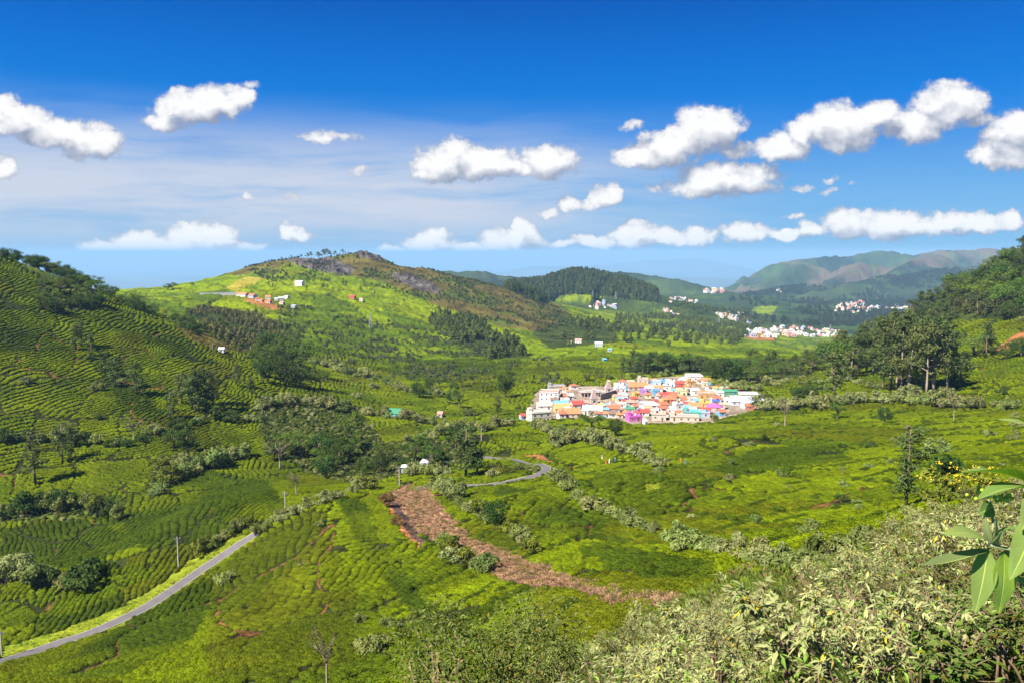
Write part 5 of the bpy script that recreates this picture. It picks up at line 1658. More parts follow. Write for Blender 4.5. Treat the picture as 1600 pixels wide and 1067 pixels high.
# (px, py, width, height, wall, roof, kind, label, extras)
H_ = [
    (859, 627, 33, 15, 'white', 'terracotta', 'flat', 'long white three-storey block at the left rim of the village', dict(yaw=-0.12, deep=10)),
    (870, 612, 28, 8, 'grey', 'grey', 'flat', 'unfinished grey concrete block behind the long white one', dict(yaw=0.1)),
    (866, 631, 12, 7, 'pale blue', 'brown', 'gable', 'little pale blue house with brown roof before the white block', {}),
    (851, 640, 25, 6, 'white', 'beige', 'shed', 'low shed with brownish grey roof behind the cream house', dict(yaw=0.1)),
    (842, 659, 36, 15, 'cream', 'cream', 'flat', 'big cream two-storey house with white roof tanks, nearest on the left', dict(yaw=0.35, deep=9, tank='white', side='tan')),  # tan right face stands for shade on the cream wall
    (817, 657, 10, 8, 'pale blue', 'red', 'gable', 'small pale blue house with red roof at the left tip', dict(yaw=0.3)),
    (878, 637, 24, 5, 'turquoise', 'sky blue', 'shed', 'long low shed with bright blue roof', dict(yaw=0.12, tank=False)),
    (878, 644, 26, 4, 'yellow', 'ochre', 'gable', 'yellow house with faded orange roof', dict(yaw=0.1, tank=False)),
    (889, 652, 36, 5, 'peach', 'orange', 'gable', 'wide hall with bright orange tiled roof at the near edge', dict(yaw=0.16, tank=False, deep=10)),
    (902, 638, 22, 7, 'white', 'red', 'gable', 'white house with red roof below the temple', {}),
    (927, 648, 34, 4, 'white', 'white', 'shed', 'long shed with gleaming white roof at the near edge', dict(yaw=-0.12, tank=False)),
    (939, 641, 10, 8, 'yellow', 'yellow', 'gable', 'small all-yellow house below the temple tower', {}),
    (897, 608, 14, 6, 'white', 'terracotta', 'hip', 'terracotta roofed house at the back left of the temple', {}),
    (969, 613, 18, 7, 'white', 'pale blue', 'flat', 'white house with blue-washed roof right of the temple', {}),
    (996, 609, 34, 4, 'beige', 'orange', 'gable', 'very wide orange roofed hall at the back of the village', dict(yaw=0.12, tank=False, deep=11)),
    (986, 602, 12, 6, 'cream', 'cream', 'flat', 'cream block peeping over the wide orange roof', {}),
    (1005, 599, 18, 7, 'beige', 'beige', 'flat', 'beige block behind the wide orange roof', {}),
    (1027, 604, 14, 9, 'pale blue', 'steel', 'flat', 'pale blue two-storey block at the back of the village', {}),
    (1036, 602, 8, 8, 'sky blue', 'turquoise', 'flat', 'narrow sky blue house beside the pale blue block', {}),
    (1048, 604, 16, 9, 'white', 'white', 'flat', 'plain white block in the back row', dict(tank='black')),
    (1063, 604, 15, 6, 'red', 'red', 'gable', 'dark red house with red roof in the back row', {}),
    (1080, 602, 14, 6, 'ochre', 'orange', 'flat', 'orange-walled house below the topmost white block', {}),
    (1087, 596, 26, 8, 'white', 'pink', 'flat', 'topmost white block with pinkish upper storey', dict(tank='white')),
    (1112, 605, 10, 5, 'grey', 'turquoise', 'shed', 'shed with teal roof at the back right', {}),
    (1106, 623, 28, 8, 'ochre', 'pink', 'flat', 'long ochre building with pink roof terrace', dict(yaw=-0.05)),
    (1066, 618, 18, 9, 'pale yellow', 'pale yellow', 'flat', 'pale yellow-green block in the village middle', {}),
    (1025, 617, 14, 8, 'sky blue', 'pale blue', 'flat', 'bright sky blue house in the village middle', {}),
    (1006, 615, 13, 6, 'purple', 'lilac', 'flat', 'purple-roofed house below the wide orange hall', {}),
    (1040, 623, 20, 5, 'brown', 'red', 'gable', 'house with bright red roof in the village middle', {}),
    (1048, 629, 22, 5, 'terracotta', 'terracotta', 'gable', 'long terracotta roofed row house in the middle', {}),
    (1067, 625, 11, 6, 'orange', 'orange', 'hip', 'small orange hip-roofed house in the middle', {}),
    (1060, 641, 14, 11, 'white', 'white', 'flat', 'white two-storey house with stair tower near the front', {}),
    (1073, 639, 16, 8, 'white', 'red', 'gable', 'white house under a broad salmon red roof near the front', {}),
    (1018, 641, 24, 8, 'lilac', 'cream', 'shed', 'lilac house with cream sheet roof near the front', dict(yaw=0.35)),
    (1035, 638, 18, 6, 'lilac', 'terracotta', 'gable', 'lilac-blue house under terracotta tiles', {}),
    (1071, 658, 48, 6, 'peach', 'grey', 'flat', 'long peach school-like building at the front edge', dict(yaw=-0.1, deep=7, tank=False)),
    (1087, 652, 40, 8, 'turquoise', 'turquoise', 'flat', 'long turquoise building behind the peach one', dict(yaw=-0.16, deep=7, tank='white')),
    (1031, 657, 24, 10, 'beige', 'tan', 'flat', 'beige terraced block left of the peach building', {}),
    (991, 658, 22, 7, 'magenta', 'magenta', 'flat', 'shocking magenta house at the front edge', dict(yaw=0.2, tank='white')),
    (1006, 650, 18, 5, 'white', 'red', 'gable', 'house with scarlet roof behind the magenta one', {}),
    (1118, 642, 24, 4, 'pink', 'magenta', 'hip', 'house with magenta pink roof at the front right', {}),
    (1088, 641, 24, 5, 'yellow', 'orange', 'gable', 'yellow house with orange roof near the front', {}),
    (1103, 636, 18, 6, 'yellow', 'yellow', 'flat', 'golden yellow flat-roofed house', {}),
    (1120, 633, 12, 4, 'terracotta', 'blue', 'shed', 'little house with blue sheet roof', {}),
    (1162, 633, 38, 5, 'steel', 'steel', 'gable', 'long factory shed with silvery grey roof at the right end', dict(yaw=-0.08, tank=False, deep=12)),
    (1171, 638, 20, 3, 'white', 'pale blue', 'shed', 'low white shed before the silvery factory roof', dict(tank=False)),
    (1194, 633, 16, 4, 'steel', 'steel', 'shed', 'small silvery shed at the far right end', dict(tank=False)),
    (1171, 622, 31, 6, 'lime', 'white', 'shed', 'lime yellow hall with white roof', dict(yaw=-0.06, tank=False, deep=6)),
    (1137, 617, 34, 5, 'green', 'green', 'shed', 'long green shed below the bare playground', dict(yaw=-0.12, tank=False, deep=5)),
    (1137, 631, 10, 8, 'white', 'white', 'flat', 'white pump house beside the silvery factory roof', {}),
    (1173, 640, 14, 3, 'terracotta', 'terracotta', 'gable', 'low terracotta hut among bushes at the right end', dict(tank=False)),
    (1009, 665, 5, 6, 'white', 'white', 'flat', 'tiny white hut alone on the tea below the village', dict(tank=False, deep=3)),
    (1148, 628, 14, 5, 'cream', 'steel', 'gable', 'cream hut left of the silvery factory roof', {}),
    (960, 644, 22, 5, 'grey', 'terracotta', 'gable', 'grey house with rusty tiles left of the magenta one', {}),
    (972, 637, 14, 6, 'white', 'pink', 'flat', 'white house with pink terrace below the temple wall', {}),
    (985, 634, 14, 6, 'mint', 'salmon', 'gable', 'mint house with salmon roof below the temple wall', {}),
    (985, 645, 14, 6, 'pink', 'green', 'shed', 'pink house with green lean-to roof', {}),
    (957, 652, 16, 5, 'white', 'brown', 'gable', 'white house with brown tiles at the front beside bushes', {}),
]
for r in H_:
    kw_ = dict(r[8])
    if r[2] < 26 and 'deep' not in kw_: kw_['deep'] = r[2] * 0.40 * 0.8
    house(r[0], r[1], r[2] * 0.92, r[3] * 0.95, *r[4:8], **kw_)
fill_w = ['white', 'white', 'white', 'white', 'cream', 'white', 'peach', 'white', 'lilac', 'pale blue', 'mint', 'yellow', 'ochre', 'beige', 'pale yellow', 'sky blue', 'white']
fill_r = ['white', 'white', 'steel', 'terracotta', 'orange', 'red', 'terracotta', 'orange', 'salmon', 'brown', 'orange', 'terracotta', 'sky blue', 'terracotta']
taken = [(r[0], r[1]) for r in H_] + [(930, 628), (948, 622), (950, 612), (920, 620), (940, 632)]
k = 0; made = 0
used_desc = {}
while made < 78 and k < 6000:
    k += 1
    px = 872 + 262 * hrs.rand(); py = 598 + 56 * hrs.rand()
    if not in_poly(np.array([px]), np.array([py]), VILLAGE)[0]: continue
    if 892 < px < 962 and py < 634: continue
    if any(abs(px - a) < 7.5 and abs(py - b) < 3.4 for a, b in taken): continue
    taken.append((px, py)); made += 1
    wl_, rf_ = fill_w[hrs.randint(len(fill_w))], fill_r[hrs.randint(len(fill_r))]
    tp = ['gable', 'gable', 'hip', 'flat', 'shed'][hrs.randint(5)]
    zone = 'front rows' if py > 634 else ('middle' if py > 615 else 'back rows')
    desc = f'{wl_} house with {rf_} ' + {'gable': 'pitched roof', 'hip': 'hipped roof', 'flat': 'flat roof', 'shed': 'sheet roof'}[tp] + f' in the village {zone}'
    house(px, py, 8 + 6 * hrs.rand(), 4.5 + 3.5 * hrs.rand(), wl_, rf_, tp, desc, group='village houses')

# ------------------------------------------------------------------ temple: two stepped towers, pillared hall, compound wall
STONE = paint('temple_stone', (0.46, 0.40, 0.36), 0.9, 0.1, 0.3, 0.8)
STONEP = paint('painted_stone', (0.58, 0.50, 0.46), 0.9, 0.1, 0.35, 2.5)
PINKST = paint('pink_stone', (0.60, 0.42, 0.42), 0.9, 0.1, 0.35, 2.5)
GOLD = paint('gilded_finial', (0.70, 0.46, 0.10), 0.4, 0.5, 0.1)


def gopuram(px, py, wpx, hpx, mat, desc):
    x, y, z = pick(px, py, 430, 760); s = y / F
    w, h = wpx * s, hpx * s
    e = empty('temple_tower', (x, y + w * 0.4, z), 0.15)
    b = MB().box(-w / 2, w / 2, -w * 0.42, w * 0.42, -1, h * 0.30); b.box(-w * 0.55, w * 0.55, -w * 0.46, w * 0.46, h * 0.30, h * 0.34)
    b.build('base', [STONE], e)
    MB().box(-w * 0.13, w * 0.13, -w * 0.43 - 0.02, -w * 0.40, 0, h * 0.24).build('gateway', [GLASS], e)
    n = 5
    for i in range(n):
        f = 1 - 0.13 * (i + 0.6); z0 = h * (0.34 + 0.105 * i); z1 = z0 + h * 0.105
        t = MB().box(-w * 0.48 * f, w * 0.48 * f, -w * 0.38 * f, w * 0.38 * f, z0, z1 - h * 0.022)
        t.box(-w * 0.52 * f, w * 0.52 * f, -w * 0.42 * f, w * 0.42 * f, z1 - h * 0.022, z1 - 0.003)
        t.build('tier', [mat], e)
        st = MB()
        for j in range(5):
            xx = (-0.38 + 0.19 * j) * w * f
            st.tube([(xx, -w * 0.40 * f, z0 + 0.02), (xx, -w * 0.40 * f, z0 + h * 0.05), (xx, -w * 0.40 * f, z0 + h * 0.078)], [w * 0.045 * f, w * 0.05 * f, w * 0.02 * f], 6)
            st.tube([(-w * 0.50 * f, (-0.3 + 0.15 * j) * w * f, z0 + 0.02), (-w * 0.50 * f, (-0.3 + 0.15 * j) * w * f, z0 + h * 0.078)], [w * 0.045 * f, w * 0.02 * f], 6)
        st.build('carved_figures', [PINKST if mat is STONEP else STONEP], e)
    top = MB(); zz = h * 0.865; r = w * 0.19
    arc = [(math.cos(a) * r, math.sin(a) * r * 1.1) for a in np.linspace(0, math.pi, 9)]
    vs = [(-w * 0.24, p, zz + q) for p, q in arc] + [(w * 0.24, p, zz + q) for p, q in arc]
    fs = [(i, i + 1, i + 10, i + 9) for i in range(8)] + [tuple(range(8, -1, -1)), tuple(range(9, 18))]
    top.add(vs, fs); top.build('barrel_top', [mat], e)
    for j in (-1, 0, 1):
        MB().tube([(j * w * 0.16, 0, zz + r), (j * w * 0.16, 0, zz + r * 1.3), (j * w * 0.16, 0, zz + r * 1.7)], [w * 0.03, w * 0.045, 0.02], 6).build('finial', [GOLD], e)
    enrol(e, px, desc, 'temple tower')


gopuram(928, 630, 11, 24, STONEP, 'pale stepped temple tower at the front of the temple yard')
gopuram(951, 612, 11, 18, PINKST, 'pinkish stepped temple tower at the back of the temple yard')
x, y, z = pick(926, 620, 430, 760); s = y / F
t = empty('temple_hall', (x, y + 6, z), 0.12)
w = 40 * s
MB().box(-w / 2, w / 2, -4.5, 4.5, 2.9, 3.3).box(-w * 0.3, w * 0.35, -3, 3, 3.303, 3.9).build('roof', [STONE], t)
for i in range(8):
    for yy_ in (-4, 0):
        MB().box(-w / 2 + 0.4 + i * (w - 0.8) / 7 - 0.22, -w / 2 + 0.4 + i * (w - 0.8) / 7 + 0.22, yy_ - 0.22, yy_ + 0.22, -0.8, 2.9).build('pillar', [STONEP], t)
MB().box(-w / 2, w / 2, 4.0, 4.4, -0.8, 2.9).build('rear_wall', [PINKST], t)
enrol(t, 926, 'low grey stone temple hall with flat roof and pillars', 'temple')
x0_, y0_, z0_ = pick(938, 625, 430, 760); x1_, y1_, z1_ = pick(962, 618, 430, 760)
cw = MB(); Lw = math.hypot(x1_ - x0_, y1_ - y0_)
t = empty('compound_wall', (x0_, y0_, z0_), math.atan2(y1_ - y0_, x1_ - x0_))
MB().box(0, Lw, -0.25, 0.25, -1.5, 4.2).build('wall', [paint('old_wall', (0.27, 0.235, 0.215), 0.95, 0.1, 0.4, 0.7)], t)
MB().box(-0.1, Lw + 0.1, -0.35, 0.35, 4.203, 4.5).build('coping', [STONEP], t)
enrol(t, 950, 'tall grey-brown compound wall along the temple yard', 'wall')
x, y, z = pick(878, 628, 430, 760)
t = empty('water_tower', (x, y, z))
cyl(MB(), 0, 0, -0.5, 3.0, 1.1, 12).build('tank', [WALL['cream']], t); cyl(MB(), 0, 0, 3.003, 3.1, 1.2, 12, 0.5).build('lid', [CONC], t)
enrol(t, 878, 'round cream water tank beside the long white block', 'water tank')

# ------------------------------------------------------------------ hamlets on the middle hill and down the valley
for (px, py, w, h, wl_, rf_, tp, ds) in [
        (467, 447, 12, 6, 'white', 'steel', 'gable', 'lone white house high on the green middle hill'), (550, 468, 9, 4, 'terracotta', 'red', 'gable', 'red-roofed house beside the earth track on the middle hill'),
        (564, 471, 5, 3, 'white', 'pink', 'gable', 'tiny pink-roofed house right of the red-roofed one'), (377, 464, 15, 4, 'white', 'orange', 'gable', 'long orange-roofed house at the end of the white wall'),
        (393, 466, 10, 4, 'lilac', 'terracotta', 'gable', 'house with terracotta roof beside the long orange one'), (401, 470, 6, 3, 'white', 'terracotta', 'gable', 'small hut below the terracotta house of the hill hamlet'),
        (418, 468, 8, 4, 'cream', 'orange', 'gable', 'cream house with orange roof in the middle of the hill hamlet'), (419, 474, 8, 3, 'beige', 'terracotta', 'gable', 'beige hut with terracotta roof in the hill hamlet'),
        (431, 470, 5, 3, 'white', 'steel', 'gable', 'small white hut in the hill hamlet'), (438, 470, 7, 4, 'white', 'steel', 'gable', 'white house with grey roof in the hill hamlet'),
        (447, 467, 7, 4, 'white', 'white', 'flat', 'white cube house at the right end of the hill hamlet'), (440, 476, 7, 3, 'cream', 'salmon', 'gable', 'cream hut with salmon roof below the white houses'),
        (458, 481, 7, 3, 'steel', 'steel', 'shed', 'grey metal shed below the hill hamlet'), (408, 472, 5, 3, 'salmon', 'orange', 'gable', 'tiny salmon hut in the hill hamlet'),
        (936, 541, 12, 4, 'pale blue', 'white', 'shed', 'white-roofed shed among trees behind the village'), (904, 536, 10, 4, 'white', 'salmon', 'gable', 'white house left of the white-roofed shed'),
        (890, 537, 6, 3, 'cream', 'steel', 'gable', 'small cream house at the left of the valley track'), (953, 549, 6, 3, 'lilac', 'sky blue', 'gable', 'little house with blue roof in the valley fields'),
        (945, 565, 6, 3, 'turquoise', 'sky blue', 'shed', 'tiny turquoise hut on the bright valley fields')]:
    house(px, py, w, h, wl_, rf_, tp, ds, dmin=640, dmax=2600, tank=False)
for (px, py, w, h, wl_, rf_, tp, ds) in [
        (632, 738, 10, 9, 'pale blue', 'white', 'hip', 'small blue and white shrine house among the valley trees'), (664, 731, 12, 4, 'white', 'white', 'shed', 'low white-roofed shelter right of the blue shrine'),
        (615, 652, 26, 3, 'turquoise', 'green', 'shed', 'long low shed with bright green sheet roof on the valley tea'), (345, 551, 8, 3, 'white', 'white', 'gable', 'white hut behind the brown strip of the left hill'),
        (688, 652, 8, 3, 'beige', 'salmon', 'gable', 'little beige hut by the end of the valley hedge')]:
    house(px, py, w, h, wl_, rf_, tp, ds, dmin=200, dmax=900, tank=False)
# long white wall on the middle hill
a_, b_ = pick(312, 461, 700, 2400), pick(372, 461, 700, 2400)
t = empty('boundary_wall', (a_[0], a_[1], max(a_[2], b_[2])), math.atan2(b_[1] - a_[1], b_[0] - a_[0])); Lw = math.hypot(b_[0] - a_[0], b_[1] - a_[1])
MB().box(0, Lw, -0.3, 0.3, -9, 3.2).build('wall', [WALL['white']], t); MB().box(0, Lw, -0.4, 0.4, 3.203, 3.5).build('coping', [WALL['white']], t)
enrol(t, 340, 'long white boundary wall on the left shoulder of the middle hill', 'wall')

# far towns: each house a box with a roof, too small to show more
FARH = []
for i, (wc, rc) in enumerate([('white', 'white'), ('white', 'terracotta'), ('cream', 'salmon'), ('pink', 'pink'), ('white', 'steel'), ('pale blue', 'white'), ('peach', 'orange'), ('yellow', 'cream'), ('white', 'pale blue'), ('lilac', 'lilac')]):
    m = MB().box(-0.5, 0.5, -0.5, 0.5, -0.4, 0.75, 0)
    if i % 3 == 1:
        m.add([(-0.55, -0.55, 0.74), (0.55, -0.55, 0.74), (0.55, 0.55, 0.74), (-0.55, 0.55, 0.74), (-0.55, 0, 1.1), (0.55, 0, 1.1)], [(0, 1, 5, 4), (2, 3, 4, 5), (1, 2, 5), (3, 0, 4)], 1)
    else:
        m.box(-0.54, 0.54, -0.54, 0.54, 0.753, 0.82, 1).box(-0.3, 0.1, -0.1, 0.35, 0.823, 1.15, 0)
    m.box(-0.3, -0.1, -0.508, -0.49, 0.2, 0.5, 2).box(0.12, 0.32, -0.508, -0.49, 0.2, 0.5, 2)
    FARH.append(m.mesh('house', [WALL[wc], ROOFM[rc], GLASS]))


REST = MB()


def town(n, keep, poly, size, desc, group, dmin, dmax):
    """a far town: the houses that show largest stand alone, the rest go into one mass"""
    P = np.array(poly, float); got = []; k = 0; rows = []
    while len(got) < n and k < 20000:
        k += 1
        px = P[:, 0].min() + np.ptp(P[:, 0]) * hrs.rand(); py = P[:, 1].min() + np.ptp(P[:, 1]) * hrs.rand()
        if not in_poly(np.array([px]), np.array([py]), poly)[0]: continue
        x, y, z = pick(px, py, dmin, dmax)
        sz = size * (0.7 + 0.7 * hrs.rand())
        if any((x - a) ** 2 + (y - b) ** 2 < (sz * 0.9) ** 2 for a, b in got): continue
        got.append((x, y)); rows.append((sz / y, x, y, z, sz))
    rows.sort(reverse=True)
    for i, (_, x, y, z, sz) in enumerate(rows):
        me = FARH[hrs.randint(len(FARH))]; sx_, sz_, rz = sz * (0.9 + 0.5 * hrs.rand()), sz * (0.55 + 0.4 * hrs.rand()), (hrs.rand() - 0.5) * 1.2
        if i < keep:
            o = obj('house', me, None, (x, y, z)); o.scale = (sx_, sz, sz_); o.rotation_euler = (0, 0, rz)
            tag(o, desc, 'house', group)
        else:
            M = Matrix.Translation((x, y, z)) @ Matrix.Rotation(rz, 4, 'Z') @ Matrix.Diagonal((sx_, sz, sz_, 1))
            REST.add([M @ v.co for v in me.vertices], [tuple(p.vertices) for p in me.polygons], hrs.randint(3))


town(105, 48, [(1148, 526), (1160, 520), (1195, 514), (1240, 510), (1280, 514), (1312, 518), (1306, 527), (1250, 526), (1200, 528)], 9.5, 'tiny pale house of the crowded town on the valley floor right of centre', 'houses of the crowded valley town', 1500, 4000)
town(62, 22, [(1298, 486), (1320, 474), (1345, 472), (1360, 480), (1378, 482), (1364, 488), (1320, 490)], 13, 'tiny pale house of the town on the far slope before the wooded hill', 'houses of the far slope town', 2600, 5600)
town(20, 9, [(1376, 484), (1410, 478), (1432, 478), (1430, 485), (1380, 488)], 13, 'tiny pale house in the row trailing right from the far slope town', 'houses trailing from the far slope town', 2600, 5600)
town(30, 18, [(1118, 492), (1142, 488), (1160, 492), (1178, 500), (1172, 506), (1130, 498)], 10, 'tiny pale house of the scattered hamlet left of the valley town', 'houses of the scattered hamlet', 1600, 4200)
town(20, 13, [(1038, 468), (1060, 464), (1092, 470), (1088, 475), (1040, 473)], 10, 'tiny pale house of the hamlet right of the wooded hill', 'houses right of the wooded hill', 1800, 5200)
town(15, 7, [(1098, 456), (1115, 452), (1132, 452), (1128, 459), (1100, 460)], 15, 'tiny pale house on the far saddle below the blue plain', 'houses on the far saddle', 3000, 6500)
town(18, 13, [(918, 480), (935, 472), (968, 474), (962, 484), (922, 485)], 9, 'tiny pale house of the hamlet at the foot of the wooded hill', 'houses at the foot of the wooded hill', 1500, 3600)
town(8, 4, [(1206, 453), (1222, 451), (1224, 457), (1208, 458)], 16, 'tiny white house of the hamlet in the far hollow', 'houses in the far hollow', 3500, 8000)
town(12, 8, [(1035, 482), (1060, 490), (1065, 497), (1040, 490)], 8, 'tiny pale house along the track behind the wooded knoll', 'houses along the far track', 1500, 4200)

tag(REST.build('distant_houses', [WALL['white'], WALL['cream'], ROOFM['salmon']]), kind='stuff')


# ------------------------------------------------------------------ poles and pylons
POLE = paint('pole_concrete', (0.50, 0.46, 0.42), 0.9, 0.1, 0.2, 1.0)
STEEL = paint('galvanised_steel', (0.42, 0.43, 0.45), 0.5, 0.4, 0.15, 1.0)
CERAM = paint('insulator', (0.50, 0.45, 0.42), 0.3, 0.5, 0.1)


def utility_pole(px, py, hpx, desc, dmax=700.0):
    x, y, z = pick(px, py, 60, dmax); h = hpx * y / F
    e = empty('utility_pole', (x, y, z), 0.5)
    MB().tube([(0, 0, -0.6), (0.02 * h * 0.2, 0, h)], [0.20, 0.12], 8).build('post', [POLE], e)
    MB().box(-0.85, 0.85, -0.06, 0.06, h - 0.55, h - 0.42).box(-0.5, 0.5, -0.05, 0.05, h - 1.15, h - 1.05).build('crossarm', [STEEL], e)
    for xx in (-0.75, 0.0, 0.75):
        cyl(MB(), xx, 0, h - 0.417 if xx else h + 0.003, (h - 0.417 if xx else h) + 0.24, 0.07, 6, 0.06).build('insulator', [CERAM], e)
    enrol(e, px, desc, 'utility pole')


utility_pole(279, 889, 54, 'concrete utility pole beside the road at the lower left')
utility_pole(446, 806, 40, 'utility pole rising from the shrubs on the near spur crest')
utility_pole(624, 760, 33, 'utility pole at the head of the cut brown field')
utility_pole(3, 1024, 42, 'utility pole at the left edge beside the road')
utility_pole(752, 690, 26, 'thin pole above the road bend')
utility_pole(332, 548, 12, 'tiny pole behind the brown strip of the left hill')


def pylon(px, py, hpx, desc, dmin, dmax):
    x, y, z = pick(px, py, dmin, dmax); h = hpx * y / F; w = h * 0.13; r = h * 0.007
    e = empty('pylon', (x, y, z), 0.5)
    for sx_ in (-1, 1):
        for sy_ in (-1, 1):
            MB().tube([(sx_ * w, sy_ * w, -1), (sx_ * w * 0.3, sy_ * w * 0.3, h * 0.62), (sx_ * w * 0.16, sy_ * w * 0.16, h)], [r * 1.3, r, r * 0.7], 4).build('leg', [STEEL], e)
    br = MB()
    lv = np.linspace(0.02, 0.95, 8)
    for a, b in zip(lv[:-1], lv[1:]):
        wa = w * np.interp(a, [0, 0.62, 1], [1, 0.3, 0.16]); wb = w * np.interp(b, [0, 0.62, 1], [1, 0.3, 0.16])
        for sg in (-1, 1):
            br.tube([(-wa, sg * wa, a * h), (wb, sg * wb, b * h)], r * 0.6, 3); br.tube([(wa, sg * wa, a * h), (-wb, sg * wb, b * h)], r * 0.6, 3)
            br.tube([(sg * wa, -wa, a * h), (sg * wb, wb, b * h)], r * 0.6, 3)
    br.build('bracing', [STEEL], e)
    for f, l in ((0.66, 0.22), (0.79, 0.18), (0.92, 0.14)):
        MB().tube([(-l * h, 0, f * h), (0, 0, f * h + h * 0.015), (l * h, 0, f * h)], [r * 0.4, r * 1.2, r * 0.4], 4).build('crossarm', [STEEL], e)
    enrol(e, px, desc, 'pylon')


pylon(579, 512, 22, 'lattice pylon on the lower slope of the middle hill', 700, 2000)
pylon(962, 468, 12, 'lattice pylon before the wooded hill', 1200, 3600)
pylon(1123, 510, 15, 'lattice pylon left of the valley town', 1000, 3600)
pylon(1297, 522, 15, 'lattice pylon right of the valley town', 1000, 3800)
pylon(926, 464, 10, 'small lattice pylon at the foot of the wooded hill', 1200, 3600)

# ------------------------------------------------------------------ tea pickers
SKIN = paint('skin', (0.16, 0.08, 0.05), 0.6, 0.3, 0.05)
CLOTH = {k: paint('cloth_' + k, c, 0.9, 0.1, 0.15, 3.0) for k, c in (('orange', (0.75, 0.22, 0.03)), ('white', (0.75, 0.74, 0.72)), ('blue', (0.08, 0.22, 0.6)), ('yellow', (0.75, 0.55, 0.05)), ('red', (0.6, 0.05, 0.04)), ('pink', (0.75, 0.25, 0.35)))}


def figure_mesh():
    """a standing picker bending a little forward, arms reaching to the bush: one skinned body"""
    J = [(0, 0, 0.92), (0, -0.04, 1.15), (0, -0.10, 1.38), (0, -0.15, 1.48), (0, -0.20, 1.60), (0, -0.22, 1.68),
         (-0.17, -0.11, 1.38), (-0.24, -0.24, 1.14), (-0.16, -0.46, 1.05), (-0.14, -0.54, 1.04),
         (0.17, -0.11, 1.38), (0.24, -0.26, 1.14), (0.15, -0.48, 1.08), (0.13, -0.56, 1.07),
         (-0.10, 0, 0.86), (-0.11, -0.03, 0.48), (-0.11, 0.02, 0.07), (-0.11, -0.14, 0.03),
         (0.10, 0, 0.86), (0.11, 0.04, 0.48), (0.12, 0.10, 0.07), (0.12, -0.06, 0.03)]
    E = [(0, 1), (1, 2), (2, 3), (3, 4), (4, 5), (2, 6), (6, 7), (7, 8), (8, 9), (2, 10), (10, 11), (11, 12), (12, 13), (0, 14), (14, 15), (15, 16), (16, 17), (0, 18), (18, 19), (19, 20), (20, 21)]
    Rr = [0.15, 0.14, 0.15, 0.06, 0.10, 0.09, 0.07, 0.045, 0.035, 0.04, 0.07, 0.045, 0.035, 0.04, 0.09, 0.065, 0.04, 0.035, 0.09, 0.065, 0.04, 0.035]
    me = bpy.data.meshes.new('person'); me.from_pydata(J, E, [])
    o = bpy.data.objects.new('person', me); COL.objects.link(o)
    md = o.modifiers.new('skin', 'SKIN'); o.modifiers.new('sub', 'SUBSURF').levels = 1
    sv = me.skin_vertices[0].data
    for i, r in enumerate(Rr): sv[i].radius = (r, r); sv[i].use_root = (i == 0)
    dg = bpy.context.evaluated_depsgraph_get()
    res = bpy.data.meshes.new_from_object(o.evaluated_get(dg))
    bpy.data.objects.remove(o)
    return res


BODY = figure_mesh(); BODY.materials.clear(); BODY.materials.append(SKIN)
ROBE = MB().tube([(0, -0.11, 1.44), (0, -0.10, 1.36), (0, -0.05, 1.15), (0, 0, 0.95), (0, 0.0, 0.55), (0, 0.02, 0.15)], [0.09, 0.21, 0.185, 0.19, 0.23, 0.27], 12, 0, False)
SCARF = MB().tube([(0, -0.11, 1.47), (0, -0.16, 1.56), (0, -0.19, 1.66), (0, -0.20, 1.74), (0, -0.20, 1.77)], [0.10, 0.115, 0.12, 0.08, 0.01], 10, 0, False)
for (px, py, robe, scarf, lab) in [
        (941, 718, 'white', 'pink', 'person in white picking tea, uppermost of the group beside the diagonal hedge'), (947, 726, 'orange', 'red', 'person in orange picking tea left of the two in pale clothes'),
        (952, 725, 'white', 'white', 'person all in white picking tea between orange and blue clothes'), (961, 723, 'blue', 'white', 'person in blue with white scarf picking tea beside the diagonal hedge'),
        (1041, 729, 'yellow', 'orange', 'person in yellow picking tea left of the row right of the hedge'), (1046, 728, 'orange', 'red', 'person in orange with red scarf picking tea right of the hedge'),
        (1064, 724, 'orange', 'yellow', 'person in orange with yellow scarf standing farther up in the tea'), (1071, 727, 'blue', 'blue', 'person all in blue at the right end of the tea pickers')]:
    x, y, z = pick(px, py, 150, 600)
    o = obj('person', BODY, None, (x, y, z + 0.35)); o.rotation_euler = (0, 0, prs.rand() * 6.28)
    tag(o, lab, 'person', 'tea pickers')
    obj('clothing', ROBE.mesh('clothing', [CLOTH[robe]], True), o); obj('headscarf', SCARF.mesh('headscarf', [CLOTH[scarf]], True), o)

